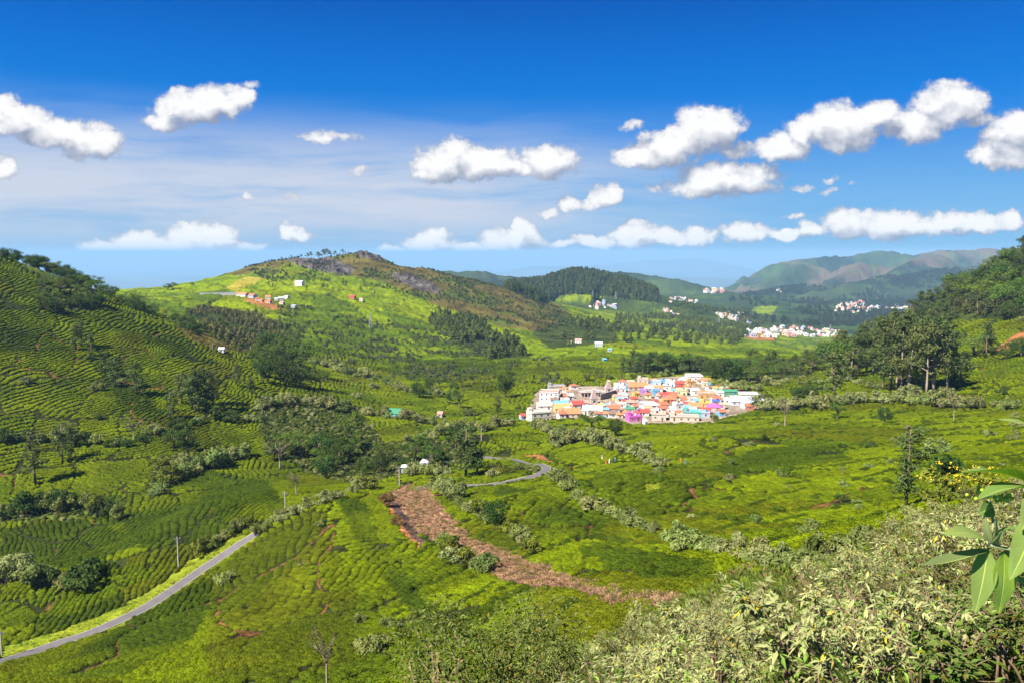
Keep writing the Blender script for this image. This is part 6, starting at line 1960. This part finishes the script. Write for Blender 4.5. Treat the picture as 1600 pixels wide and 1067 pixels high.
# ------------------------------------------------------------------ the thicket at the photographer's feet
def two_sided(name, top, back, trans=0.25, rough=0.55, var=0.25, hue=0.012):
    """leaf with a paler felted underside"""
    m, n, out = new_mat(name)
    geo = n.node('ShaderNodeNewGeometry'); oi = n.node('ShaderNodeObjectInfo')
    at2 = n.node('ShaderNodeAttribute', attribute_name='leaf_tint')
    base = n.mix(geo.outputs['Backfacing'], C4([v * ALB for v in top]), C4([v * ALB for v in back]))
    base = n.mix(1.0, base, at2.outputs['Color'], 'MULTIPLY')
    f, _ = n.noise(geo.outputs['Position'], 1.1, 3.0, 0.6)
    s = n.node('ShaderNodeVectorMath', operation='SCALE'); n.link(base, s.inputs[0])
    n.link(n.math('MULTIPLY', n.math('MULTIPLY_ADD', f, 0.9, 0.55), n.math('MULTIPLY_ADD', oi.outputs['Random'], 2 * var, 1 - var)), s.inputs['Scale'])
    b = pbsdf(n, 0.7, 0.1); n.link(s.outputs[0], b.inputs['Base Color'])
    t = n.node('ShaderNodeBsdfTranslucent'); n.link(n.vmath('MULTIPLY', s.outputs[0], (1.0, 1.15, 0.5)), t.inputs[0])
    mx = n.node('ShaderNodeMixShader'); mx.inputs[0].default_value = trans
    n.link(b.outputs[0], mx.inputs[1]); n.link(t.outputs[0], mx.inputs[2]); n.link(mx.outputs[0], out.inputs[0])
    return m


SAGE = two_sided('sage_leaf', (0.190, 0.235, 0.055), (0.36, 0.385, 0.15))
FRESH = two_sided('fresh_leaf', (0.10, 0.20, 0.02), (0.20, 0.28, 0.06), 0.35)
OLIVE_L = two_sided('small_olive_leaf', (0.075, 0.110, 0.014), (0.125, 0.155, 0.035), 0.3)
TWIG = paint('twig', (0.24, 0.17, 0.11), 0.95, 0.1, 0.3, 6.0)
DRYT = two_sided('dry_leaf_brown', (0.34, 0.20, 0.08), (0.40, 0.28, 0.14), 0.25)


def lances(base, direc, L, Wd, rs, droop):
    """folded lance-shaped leaves: base point, direction, length, width"""
    n = len(base); d = unit(direc)
    up = np.tile([0, 0, 1.0], (n, 1)) + rs.normal(size=(n, 3)) * 0.25
    sd = unit(np.cross(d, up)); nr = unit(np.cross(sd, d))
    L = L[:, None]; Wd = Wd[:, None]; dn = np.array([0, 0, -1.0]) * L * droop[:, None]
    mid_ = base + d * L * 0.45 + dn * 0.25 - nr * Wd * 0.12
    tip = base + d * L + dn
    l = base + d * L * 0.42 + sd * Wd * 0.5 + dn * 0.22; r = base + d * L * 0.42 - sd * Wd * 0.5 + dn * 0.22
    co = np.stack([base, l, mid_, r, tip], 1).reshape(-1, 3)
    k = np.arange(n)[:, None] * 5
    f = np.concatenate([k + np.array([0, 2, 1, 1]), ], 0) if False else np.concatenate([np.c_[k[:, 0], k[:, 0] + 3, k[:, 0] + 2], np.c_[k[:, 0], k[:, 0] + 2, k[:, 0] + 1], np.c_[k[:, 0] + 2, k[:, 0] + 3, k[:, 0] + 4], np.c_[k[:, 0] + 1, k[:, 0] + 2, k[:, 0] + 4]])
    return co, f


def tinted(me, per_vert, cols):
    a = me.attributes.new('leaf_tint', 'FLOAT_COLOR', 'POINT')
    c = np.repeat(np.c_[cols, np.ones(len(cols))], per_vert, 0)
    a.data.foreach_set('color', c.astype(np.float32).ravel())


def thicket_plant(seed, mat, twigs=95, per=11, L0=0.15, W0=0.30, spread=0.75, high=1.5, yellow=0.05, dry=0.05):
    rs = np.random.RandomState(seed); mb = MB(); B = []; Dd = []
    stems = []
    for i in range(7):
        a = rs.rand() * 6.28; r = spread * (0.25 + 0.6 * rs.rand()); h = high * (0.55 + 0.4 * rs.rand())
        e = np.array([math.cos(a) * r, math.sin(a) * r, h]); m = e * np.array([0.35, 0.35, 0.55]) + rs.normal(size=3) * 0.05
        mb.tube([(rs.normal() * 0.06, rs.normal() * 0.06, -0.25), m, e], [0.022, 0.015, 0.006], 5); stems.append((m, e))
    for i in range(twigs):
        m, e = stems[rs.randint(7)]; t = rs.rand() ** 0.6
        s = m + (e - m) * t
        o = unit(np.array([rs.normal(), rs.normal(), 0.55 + 0.5 * rs.rand()])); l = 0.16 + 0.34 * rs.rand()
        tip = s + o * l
        mb.tube([s, s * 0.5 + tip * 0.5 + rs.normal(size=3) * 0.02, tip], [0.008, 0.005, 0.003], 3, 0, False)
        k = per
        a = np.arange(k) * 2.4 + rs.rand() * 6.28
        rad = np.c_[np.cos(a), np.sin(a), np.zeros(k)]
        rad = rad - o * (rad @ o)[:, None]
        f = rs.rand(k)
        B.append(tip - o * (f[:, None] * 0.13)); Dd.append(unit(rad) * (0.6 + 0.5 * f[:, None]) + o * (1.0 - 0.9 * f[:, None]))
    B = np.concatenate(B); Dd = np.concatenate(Dd); n = len(B)
    L = L0 * (0.6 + 0.7 * rs.rand(n))
    co, f = lances(B, Dd, L, L * W0, rs, 0.1 + 0.5 * rs.rand(n))
    me = mesh_np('foliage', co, f, [mat])
    base = 0.72 + 0.5 * rs.rand(n, 1); col = np.repeat(base, 3, 1)
    low = np.clip((B[:, 2:3] / high - 0.25) * 1.6, 0, 1)
    green = np.array([0.62, 0.95, 0.40])
    mixg = (rs.rand(n, 1) < 0.30 * (1.3 - low)) * 1.0
    col = col * (1 - mixg) + col * green * mixg
    y = rs.rand(n, 1) < yellow; col = np.where(y, np.array([1.5, 1.15, 0.25]), col)
    b = rs.rand(n, 1) < dry; col = np.where(b, np.array([0.95, 0.62, 0.45]), col)
    tinted(me, 5, col)
    return mb.mesh('branches', [TWIG], True), me


THICK = [thicket_plant(300 + i, SAGE, 80 + 8 * i, 9, 0.125, 0.25 + 0.02 * i, 0.7 + 0.06 * i, 1.5, 0.035, 0.03) for i in range(5)]
THICKO = [thicket_plant(350 + i, OLIVE_L, 110, 12, 0.085, 0.42, 0.75, 1.35, 0.05, 0.10) for i in range(3)]
THICKG = [thicket_plant(330 + i, FRESH, 60, 8, 0.11, 0.42, 0.6, 1.1, 0.02, 0.03) for i in range(2)]
frs = np.random.RandomState(11)


def thicket(x, y, size, tall, kinds, desc, group):
    z = float(H(x, y)); px, _ = project(x, y, z)
    e = empty('thicket_shrub', (x, y, z - 0.05), frs.rand() * 6.28); e.scale = (size, size, size * tall)
    br, fo = kinds[frs.randint(len(kinds))]
    obj('branches', br, e); obj('foliage', fo, e)
    enrol(e, float(px), desc, 'shrub', group)


spots = []; k = 0
EDGE_X = [780, 830, 880, 1000, 1100, 1200, 1330, 1420, 1520, 1600, 1700]
EDGE_Y = [1100, 1062, 1015, 962, 940, 905, 835, 806, 765, 738, 715]
while len(spots) < 230 and k < 60000:
    k += 1
    y = 5.6 + 56.0 * frs.rand() ** 0.95; px = 800 + 860 * frs.rand()
    x = float(pix_uv(px, 900)[0]) * y; z = float(H(x, y)); qx, qy = project(x, y, z)
    size = 0.72 + 0.42 * frs.rand() + 0.008 * y
    _, top = project(x, y, z + 1.75 * size)
    rag = (fbm(np.array([qx / 40.0]), np.array([y / 6.0]), 2)[0] - 0.45) * 70
    if y < 8.5: size *= 0.75
    if top < np.interp(qx, EDGE_X, EDGE_Y) + max(rag, -18) or top > 1100 or qx > 1720: continue
    gap_ = 1.08 + 0.020 * y
    if any((x - a) ** 2 + (y - b) ** 2 < gap_ ** 2 for a, b, _ in spots): continue
    spots.append((x, y, size))
print('thicket', len(spots))
for (x, y, size) in spots:
    sd_ = 'left' if x / y < 0.32 else 'right'
    part_ = 'nearest' if y < 14 else ('middle' if y < 28 else 'far')
    pick_ = frs.rand()
    kd_ = 'fresh green' if (pick_ < 0.10 or (y < 8.5 and pick_ < 0.45)) else ('olive' if pick_ < 0.48 else 'grey-green')
    thicket(x, y, size, 0.85 + 0.35 * frs.rand(), {'fresh green': THICKG, 'olive': THICKO, 'grey-green': THICK}[kd_], f'{kd_} shrub in the {part_} {sd_} foreground thicket', f'{part_} {sd_} foreground thicket')
for (px, y) in [(1430, 9.0), (1320, 10.5), (1570, 7.5), (1480, 6.5), (1240, 13.0), (1120, 17.0), (1590, 10.0)]:
    x = float(pix_uv(px, 1000)[0]) * y
    thicket(x, y, 0.9, 0.9, THICKG, 'fresh green leafy plant low in the foreground thicket', 'green plants in the foreground thicket')

# ground cover beneath the thicket
def tuft(seed):
    rs = np.random.RandomState(seed); n = 46
    a = rs.rand(n) * 6.28; B = np.c_[np.cos(a) * 0.22 * rs.rand(n), np.sin(a) * 0.22 * rs.rand(n), 0.30 * rs.rand(n)]
    D_ = np.c_[np.cos(a), np.sin(a), 0.5 + rs.rand(n)]
    co, f = lances(B, D_, 0.20 * (0.6 + 0.8 * rs.rand(n)), 0.055 * np.ones(n), rs, 0.3 * rs.rand(n))
    return mesh_np('tuft', co, f, [tint_leaf])


n = 9000
y = 7.0 + 60 * frs.rand(n) ** 0.75; px = 640 + 1040 * frs.rand(n)
x = pix_uv(px, 950)[0] * y; z = H(x, y)
tc3 = np.array([(0.09, 0.13, 0.015), (0.16, 0.19, 0.03), (0.20, 0.16, 0.06), (0.07, 0.12, 0.02), (0.14, 0.21, 0.02)])[frs.randint(0, 5, n)]
m = y < np.interp(px, [640, 850, 1000, 1150, 1300, 1600], [42, 46, 56, 66, 62, 56])
sz = (0.45 + 0.6 * frs.rand(n)) * (1 + y / 40)
scatter('undergrowth', np.c_[x, y, z][m], np.c_[np.zeros((n, 2)), frs.rand(n) * 6.28][m], np.c_[sz, sz, sz * (0.7 + 0.6 * frs.rand(n))][m], tc3[m], frs.randint(0, 2, n)[m], [tuft(1), tuft(2)])

m = CLS == CUT
ii = np.argwhere(m & (GY > 60)); ii = ii[frs.randint(0, len(ii), 2600)]
sx0 = GX[ii[:, 0], ii[:, 1]] + frs.normal(size=len(ii)) * 0.3; sy0 = GY[ii[:, 0], ii[:, 1]] + frs.normal(size=len(ii)) * 0.3; n = len(ii)
tcs = np.array([(0.30, 0.18, 0.10), (0.42, 0.26, 0.15), (0.18, 0.11, 0.07), (0.22, 0.20, 0.05), (0.10, 0.14, 0.02)])[np.minimum(frs.randint(0, 7, n), 4) if False else frs.choice(5, n, p=[0.32, 0.3, 0.22, 0.1, 0.06])]
sz = 1.1 + 1.3 * frs.rand(n)
scatter('stubble', np.c_[sx0, sy0, H(sx0, sy0)], np.c_[np.zeros((n, 2)), frs.rand(n) * 6.28], np.c_[sz, sz, sz * 0.8], tcs, frs.randint(0, 2, n), [tuft(3), tuft(4)])

# the big dark bush and the withered stalks at the bottom of the picture
def big_bush(seed, n=7500):
    rs = np.random.RandomState(seed); mb = MB(); C = []
    for i in range(34):
        a = rs.rand() * 6.28; r = 1.75 * math.sqrt(rs.rand()); zc = 1.1 + 2.9 * rs.rand() * (1 - 0.18 * r)
        c = np.array([math.cos(a) * r, math.sin(a) * r, zc]); C.append((c, 0.45 + 0.3 * rs.rand()))
        if i % 2 == 0: mb.tube([(rs.normal() * 0.1, rs.normal() * 0.1, -0.5), c * 0.55, c], [0.05, 0.03, 0.01], 5)
    k = n // len(C); P = []; Nn = []
    for c, r in C:
        d = unit(rs.normal(size=(k, 3))) * rs.rand(k, 1) ** 0.4
        P.append(c + d * r * np.array([1, 1, 0.8])); Nn.append(d + rs.normal(size=(k, 3)) * 0.5)
    P = np.concatenate(P); Nn = np.concatenate(Nn); n = len(P)
    L = 0.10 * (0.6 + 0.8 * rs.rand(n))
    co, f = lances(P, Nn, L, L * 0.5, rs, 0.3 * rs.rand(n))
    me = mesh_np('foliage', co, f, [OLIVE_L]); c = np.repeat(0.6 + 0.8 * rs.rand(n, 1), 3, 1)
    c = np.where(rs.rand(n, 1) < 0.05, np.array([1.8, 1.1, 0.6]), c); tinted(me, 5, c)
    return mb.mesh('branches', [TWIG], True), me


for (px, y, s, ds) in [(768, 25.0, 1.45, 'big dark olive bush with small leaves at the bottom centre'), (850, 24.0, 0.95, 'smaller olive bush right of the big dark one at the bottom')]:
    x = float(pix_uv(px, 1060)[0]) * y
    e = empty('olive_bush', (x, y, float(H(x, y))), 0.6); e.scale = (s, s, s)
    br, fo = big_bush(4 if s > 1 else 9); obj('branches', br, e); obj('foliage', fo, e)
    enrol(e, px, ds, 'bush')
y = 21.0; x = float(pix_uv(684, 1060)[0]) * y
e = empty('withered_stalks', (x, y, float(H(x, y))), 0.0)
rs = np.random.RandomState(3); mb = MB(); B = []; Dd = []
for i in range(9):
    b0 = np.array([rs.normal() * 0.12, rs.normal() * 0.12, -0.2]); tp = np.array([rs.normal() * 0.30, rs.normal() * 0.30, 3.2 + 1.6 * rs.rand()])
    mb.tube([b0, b0 * 0.5 + tp * 0.5 + rs.normal(size=3) * 0.08, tp], [0.03, 0.02, 0.006], 5)
    for t in np.linspace(0.3, 1, 26):
        B.append(b0 + (tp - b0) * t + rs.normal(size=3) * 0.03); Dd.append(np.array([rs.normal(), rs.normal(), -0.2 + 0.5 * rs.rand()]))
mb.build('stalks', [TWIG], e, smooth=True)
B = np.array(B); Dd = np.array(Dd); n = len(B)
co, f = lances(B, Dd, 0.13 * (0.6 + 0.8 * rs.rand(n)), 0.05 * np.ones(n), rs, 0.7 * rs.rand(n))
me = mesh_np('dry_leaves', co, f, [DRYT]); tinted(me, 5, np.repeat(0.6 + 0.8 * rs.rand(n, 1), 3, 1)); obj('dry_leaves', me, e)
enrol(e, 684, 'withered brown stalks with dry leaves left of the big olive bush', 'plant')

# flowering shrub
BLOS = paint('yellow_blossom', (0.85, 0.60, 0.02), 0.7, 0.2, 0.15)
for (px, py, s, ds) in [(1478, 800, 4.6, 'tall shrub with yellow blossoms beside the slender foreground tree'), (1535, 790, 3.6, 'smaller yellow-blossomed shrub behind the large foreground leaves')]:
    x, y, z = pick(px, py, 40, 120)
    e = empty('flowering_shrub', (x, y, z), 0.3); e.scale = (s * 1.1, s * 1.1, s)
    obj('foliage', SHRUBS['olive', 0], e)
    rs = np.random.RandomState(int(px)); n = 42
    d = unit(rs.normal(size=(n, 3))); d[:, 2] = np.abs(d[:, 2])
    P = np.array([0, 0, 0.42]) + d * np.array([0.46, 0.46, 0.44]) * (0.9 + 0.25 * rs.rand(n, 1))
    P = np.repeat(P, 5, 0) + rs.normal(size=(n * 5, 3)) * 0.012
    co, f = leaf_quads(P, rs.normal(size=P.shape) + np.array([0, -0.4, 0.6]), 0.026, 0.022, rs)
    obj('blossoms', mesh_np('blossoms', co, f, [BLOS]), e)
    enrol(e, px, ds, 'shrub')

# ------------------------------------------------------------------ leafy branch reaching in at the right, an arm's length away
def big_leaf_mat():
    m, n, out = new_mat('broad_felted_leaf')
    geo = n.node('ShaderNodeNewGeometry')
    a = n.node('ShaderNodeAttribute', attribute_name='leaf_uv'); sp = n.node('ShaderNodeSeparateXYZ'); n.link(a.outputs['Vector'], sp.inputs[0])
    across = n.math('ABSOLUTE', sp.outputs[0])
    rib = n.smooth(across, 0.10, 0.02)
    vs = n.math('SUBTRACT', n.math('MULTIPLY', sp.outputs[1], 9.0), n.math('MULTIPLY', across, 1.6))
    vein = n.math('MULTIPLY', n.smooth(n.math('ABSOLUTE', n.math('SUBTRACT', n.math('FRACT', vs), 0.5)), 0.07, 0.0), 0.55)
    at2 = n.node('ShaderNodeAttribute', attribute_name='leaf_tint')
    f, _ = n.noise(geo.outputs['Position'], 60.0, 4.0, 0.6)
    top = n.mix(1.0, at2.outputs['Color'], n.mix(f, (0.78 * ALB, 0.78 * ALB, 0.78 * ALB, 1), (1.2 * ALB, 1.2 * ALB, 1.2 * ALB, 1)), 'MULTIPLY')
    back = n.mix(0.30, top, (0.30, 0.36, 0.13, 1))
    base = n.mix(geo.outputs['Backfacing'], top, back)
    base = n.mix(n.math('MAXIMUM', rib, n.math('MULTIPLY', vein, 0.5)), base, (0.36, 0.42, 0.10, 1))
    b = pbsdf(n, 0.65, 0.12); n.link(base, b.inputs['Base Color'])
    bp_ = n.node('ShaderNodeBump'); bp_.inputs['Strength'].default_value = 0.5; bp_.inputs['Distance'].default_value = 0.002
    n.link(n.math('ADD', n.math('MAXIMUM', rib, vein), n.math('MULTIPLY', f, 0.3)), bp_.inputs['Height']); n.link(bp_.outputs[0], b.inputs['Normal'])
    t = n.node('ShaderNodeBsdfTranslucent'); n.link(n.vmath('MULTIPLY', base, (1.3, 1.5, 0.4)), t.inputs[0])
    mx = n.node('ShaderNodeMixShader'); mx.inputs[0].default_value = 0.33
    n.link(b.outputs[0], mx.inputs[1]); n.link(t.outputs[0], mx.inputs[2]); n.link(mx.outputs[0], out.inputs[0])
    return m


BIGLEAF = big_leaf_mat()
STEMM = paint('young_stem', (0.30, 0.32, 0.16), 0.7, 0.2, 0.2, 30.0)


def near_pt(px, py, d):
    return Vector(at(px, py, d))


def big_leaf(parent, base, tip, width, face, tint, bend=0.06, fold=0.25, nl=14, nw=6):
    """one long leaf from base to tip; face: direction its upper side looks to; bend: sag of the blade"""
    base, tip = Vector(base), Vector(tip); ax = tip - base; Ln = ax.length; ax = ax.normalized()
    fc = Vector(face).normalized(); sd = ax.cross(fc).normalized(); nr = sd.cross(ax).normalized()
    co = []; uv = []
    for i in range(nl + 1):
        t = i / nl
        wdt = width * 0.5 * (math.sin(math.pi * min(t ** 0.80, 1.0)) ** 0.85 if 0 < t < 1 else 0.0) + 0.0008
        c = base + ax * Ln * t + nr * (math.sin(math.pi * t) * bend * Ln)
        for j in range(nw + 1):
            a = -1 + 2 * j / nw
            wave = 0.03 * width * math.sin(9 * t + 2 * a) * abs(a)
            co.append(c + sd * a * wdt + nr * (abs(a) * wdt * fold + wave)); uv.append((a, t, 0))
    f = [(i * (nw + 1) + j, (i + 1) * (nw + 1) + j, (i + 1) * (nw + 1) + j + 1, i * (nw + 1) + j + 1) for i in range(nl) for j in range(nw)]
    me = bpy.data.meshes.new('leaf'); me.from_pydata([tuple(c) for c in co], [], f); me.materials.append(BIGLEAF)
    me.polygons.foreach_set('use_smooth', [True] * len(f))
    a = me.attributes.new('leaf_uv', 'FLOAT_VECTOR', 'POINT'); a.data.foreach_set('vector', np.array(uv, np.float32).ravel())
    tinted(me, 1, np.tile(np.array(tint), (len(co), 1)))
    me.update()
    return obj('leaf', me, parent)


D0 = 1.9
root = near_pt(1760, 1000, 2.05)
root.z = float(H(root.x, root.y))
branch = empty('leafy_branch', root)
inv = Vector(root)


def rel(px, py, d): return near_pt(px, py, d) - inv


node = rel(1546, 850, D0)
sm = MB()
sm.tube([Vector((0, 0, -0.1)), rel(1740, 960, 2.02), rel(1650, 880, 1.96), rel(1600, 862, 1.92), node], [0.012, 0.010, 0.008, 0.006, 0.005], 8)
sm.tube([node, rel(1552, 820, D0), rel(1550, 790, D0 + 0.02), rel(1540, 772, D0 + 0.02)], [0.004, 0.0032, 0.003, 0.002], 7)
sm.tube([rel(1650, 880, 1.96), rel(1640, 800, 1.95), rel(1625, 740, 1.94), rel(1612, 700, 1.93)], [0.006, 0.005, 0.004, 0.003], 7)
sm.build('stem', [STEMM], branch, smooth=True)
UPF = (-0.25, -0.35, 1.0); CAMF = (-0.1, -1.0, 0.35)
G_A, G_B, G_C, G_D = (0.150, 0.255, 0.030), (0.080, 0.190, 0.015), (0.26, 0.43, 0.006), (0.24, 0.32, 0.065)
px_m = D0 / F
big_leaf(branch, rel(1625, 672, 1.93), rel(1558, 655, 1.90), 14 * px_m, UPF, G_D, 0.05)
big_leaf(branch, rel(1625, 762, 1.94), rel(1496, 739, 1.88), 40 * px_m, (-0.1, 0.25, 1.0), G_A, 0.07, 0.35)
big_leaf(branch, rel(1635, 768, 1.92), rel(1524, 782, 1.86), 44 * px_m, (-0.1, 0.1, 1.0), G_B, 0.09, 0.3)
big_leaf(branch, rel(1540, 842, D0), rel(1474, 834, D0 - 0.06), 30 * px_m, (-0.1, -0.45, 1.0), G_D, 0.07, 0.2)
big_leaf(branch, rel(1546, 858, D0), rel(1437, 884, D0 - 0.10), 30 * px_m, (0.1, 0.12, 1.0), (0.10, 0.15, 0.05), -0.03, 0.45)
big_leaf(branch, rel(1543, 856, D0 - 0.01), rel(1523, 957, D0 - 0.07), 38 * px_m, CAMF, G_A, 0.04, 0.12)
big_leaf(branch, rel(1568, 862, D0 - 0.02), rel(1560, 958, D0 - 0.05), 48 * px_m, (0.35, -1.0, 0.2), G_C, 0.04, 0.10)
big_leaf(branch, rel(1625, 800, 1.90), rel(1578, 905, 1.83), 46 * px_m, (-0.3, -1.0, 0.4), G_A, 0.05, 0.15)
big_leaf(branch, rel(1622, 752, 1.90), rel(1596, 828, 1.86), 34 * px_m, CAMF, G_D, 0.05, 0.15)
big_leaf(branch, rel(1548, 845, D0 + 0.02), rel(1594, 822, D0 - 0.02), 28 * px_m, (0.2, -0.2, 1.0), G_B, 0.08, 0.2)
big_leaf(branch, rel(1552, 790, D0 + 0.02), rel(1528, 802, D0 + 0.0), 26 * px_m, CAMF, G_B, 0.05, 0.2)
big_leaf(branch, rel(1547, 848, D0), rel(1538, 803, D0 - 0.01), 11 * px_m, (-0.6, -0.8, 0.1), (0.32, 0.36, 0.16), 0.05, 0.5)
big_leaf(branch, rel(1547, 848, D0), rel(1556, 808, D0 - 0.02), 9 * px_m, (0.6, -0.8, 0.1), (0.32, 0.36, 0.16), 0.05, 0.5)
big_leaf(branch, rel(1548, 850, D0), rel(1568, 826, D0 - 0.02), 9 * px_m, (0.3, -0.8, 0.5), (0.30, 0.34, 0.15), 0.05, 0.5)
big_leaf(branch, rel(1625, 870, 1.97), rel(1560, 866, 1.95), 26 * px_m, (-0.2, -0.5, 1.0), G_B, 0.05, 0.2)
big_leaf(branch, rel(1620, 940, 2.0), rel(1588, 900, 1.98), 30 * px_m, (-0.2, -0.7, 0.8), G_B, 0.05, 0.2)
BERRY = paint('green_berry', (0.36, 0.46, 0.02), 0.45, 0.4, 0.15, 40.0)
brs = np.random.RandomState(8)
uvs = bmesh.new(); bmesh.ops.create_uvsphere(uvs, u_segments=8, v_segments=6, radius=1.0)
bme = bpy.data.meshes.new('berry'); uvs.to_mesh(bme); uvs.free(); bme.materials.append(BERRY); bme.polygons.foreach_set('use_smooth', [True] * len(bme.polygons))
for (cx, cy, n) in ((1536, 768, 16), (1572, 778, 13)):
    for i in range(n):
        b = obj('berry', bme, branch, rel(cx + brs.normal() * 8, cy + brs.normal() * 4, D0 + 0.03 + brs.normal() * 0.012))
        r = 0.0052 * (0.8 + 0.4 * brs.rand()); b.scale = (r, r, r)
enrol(branch, 1550, 'leafy branch with long felted leaves and green berries reaching in at the right', 'branch')

finish_labels()
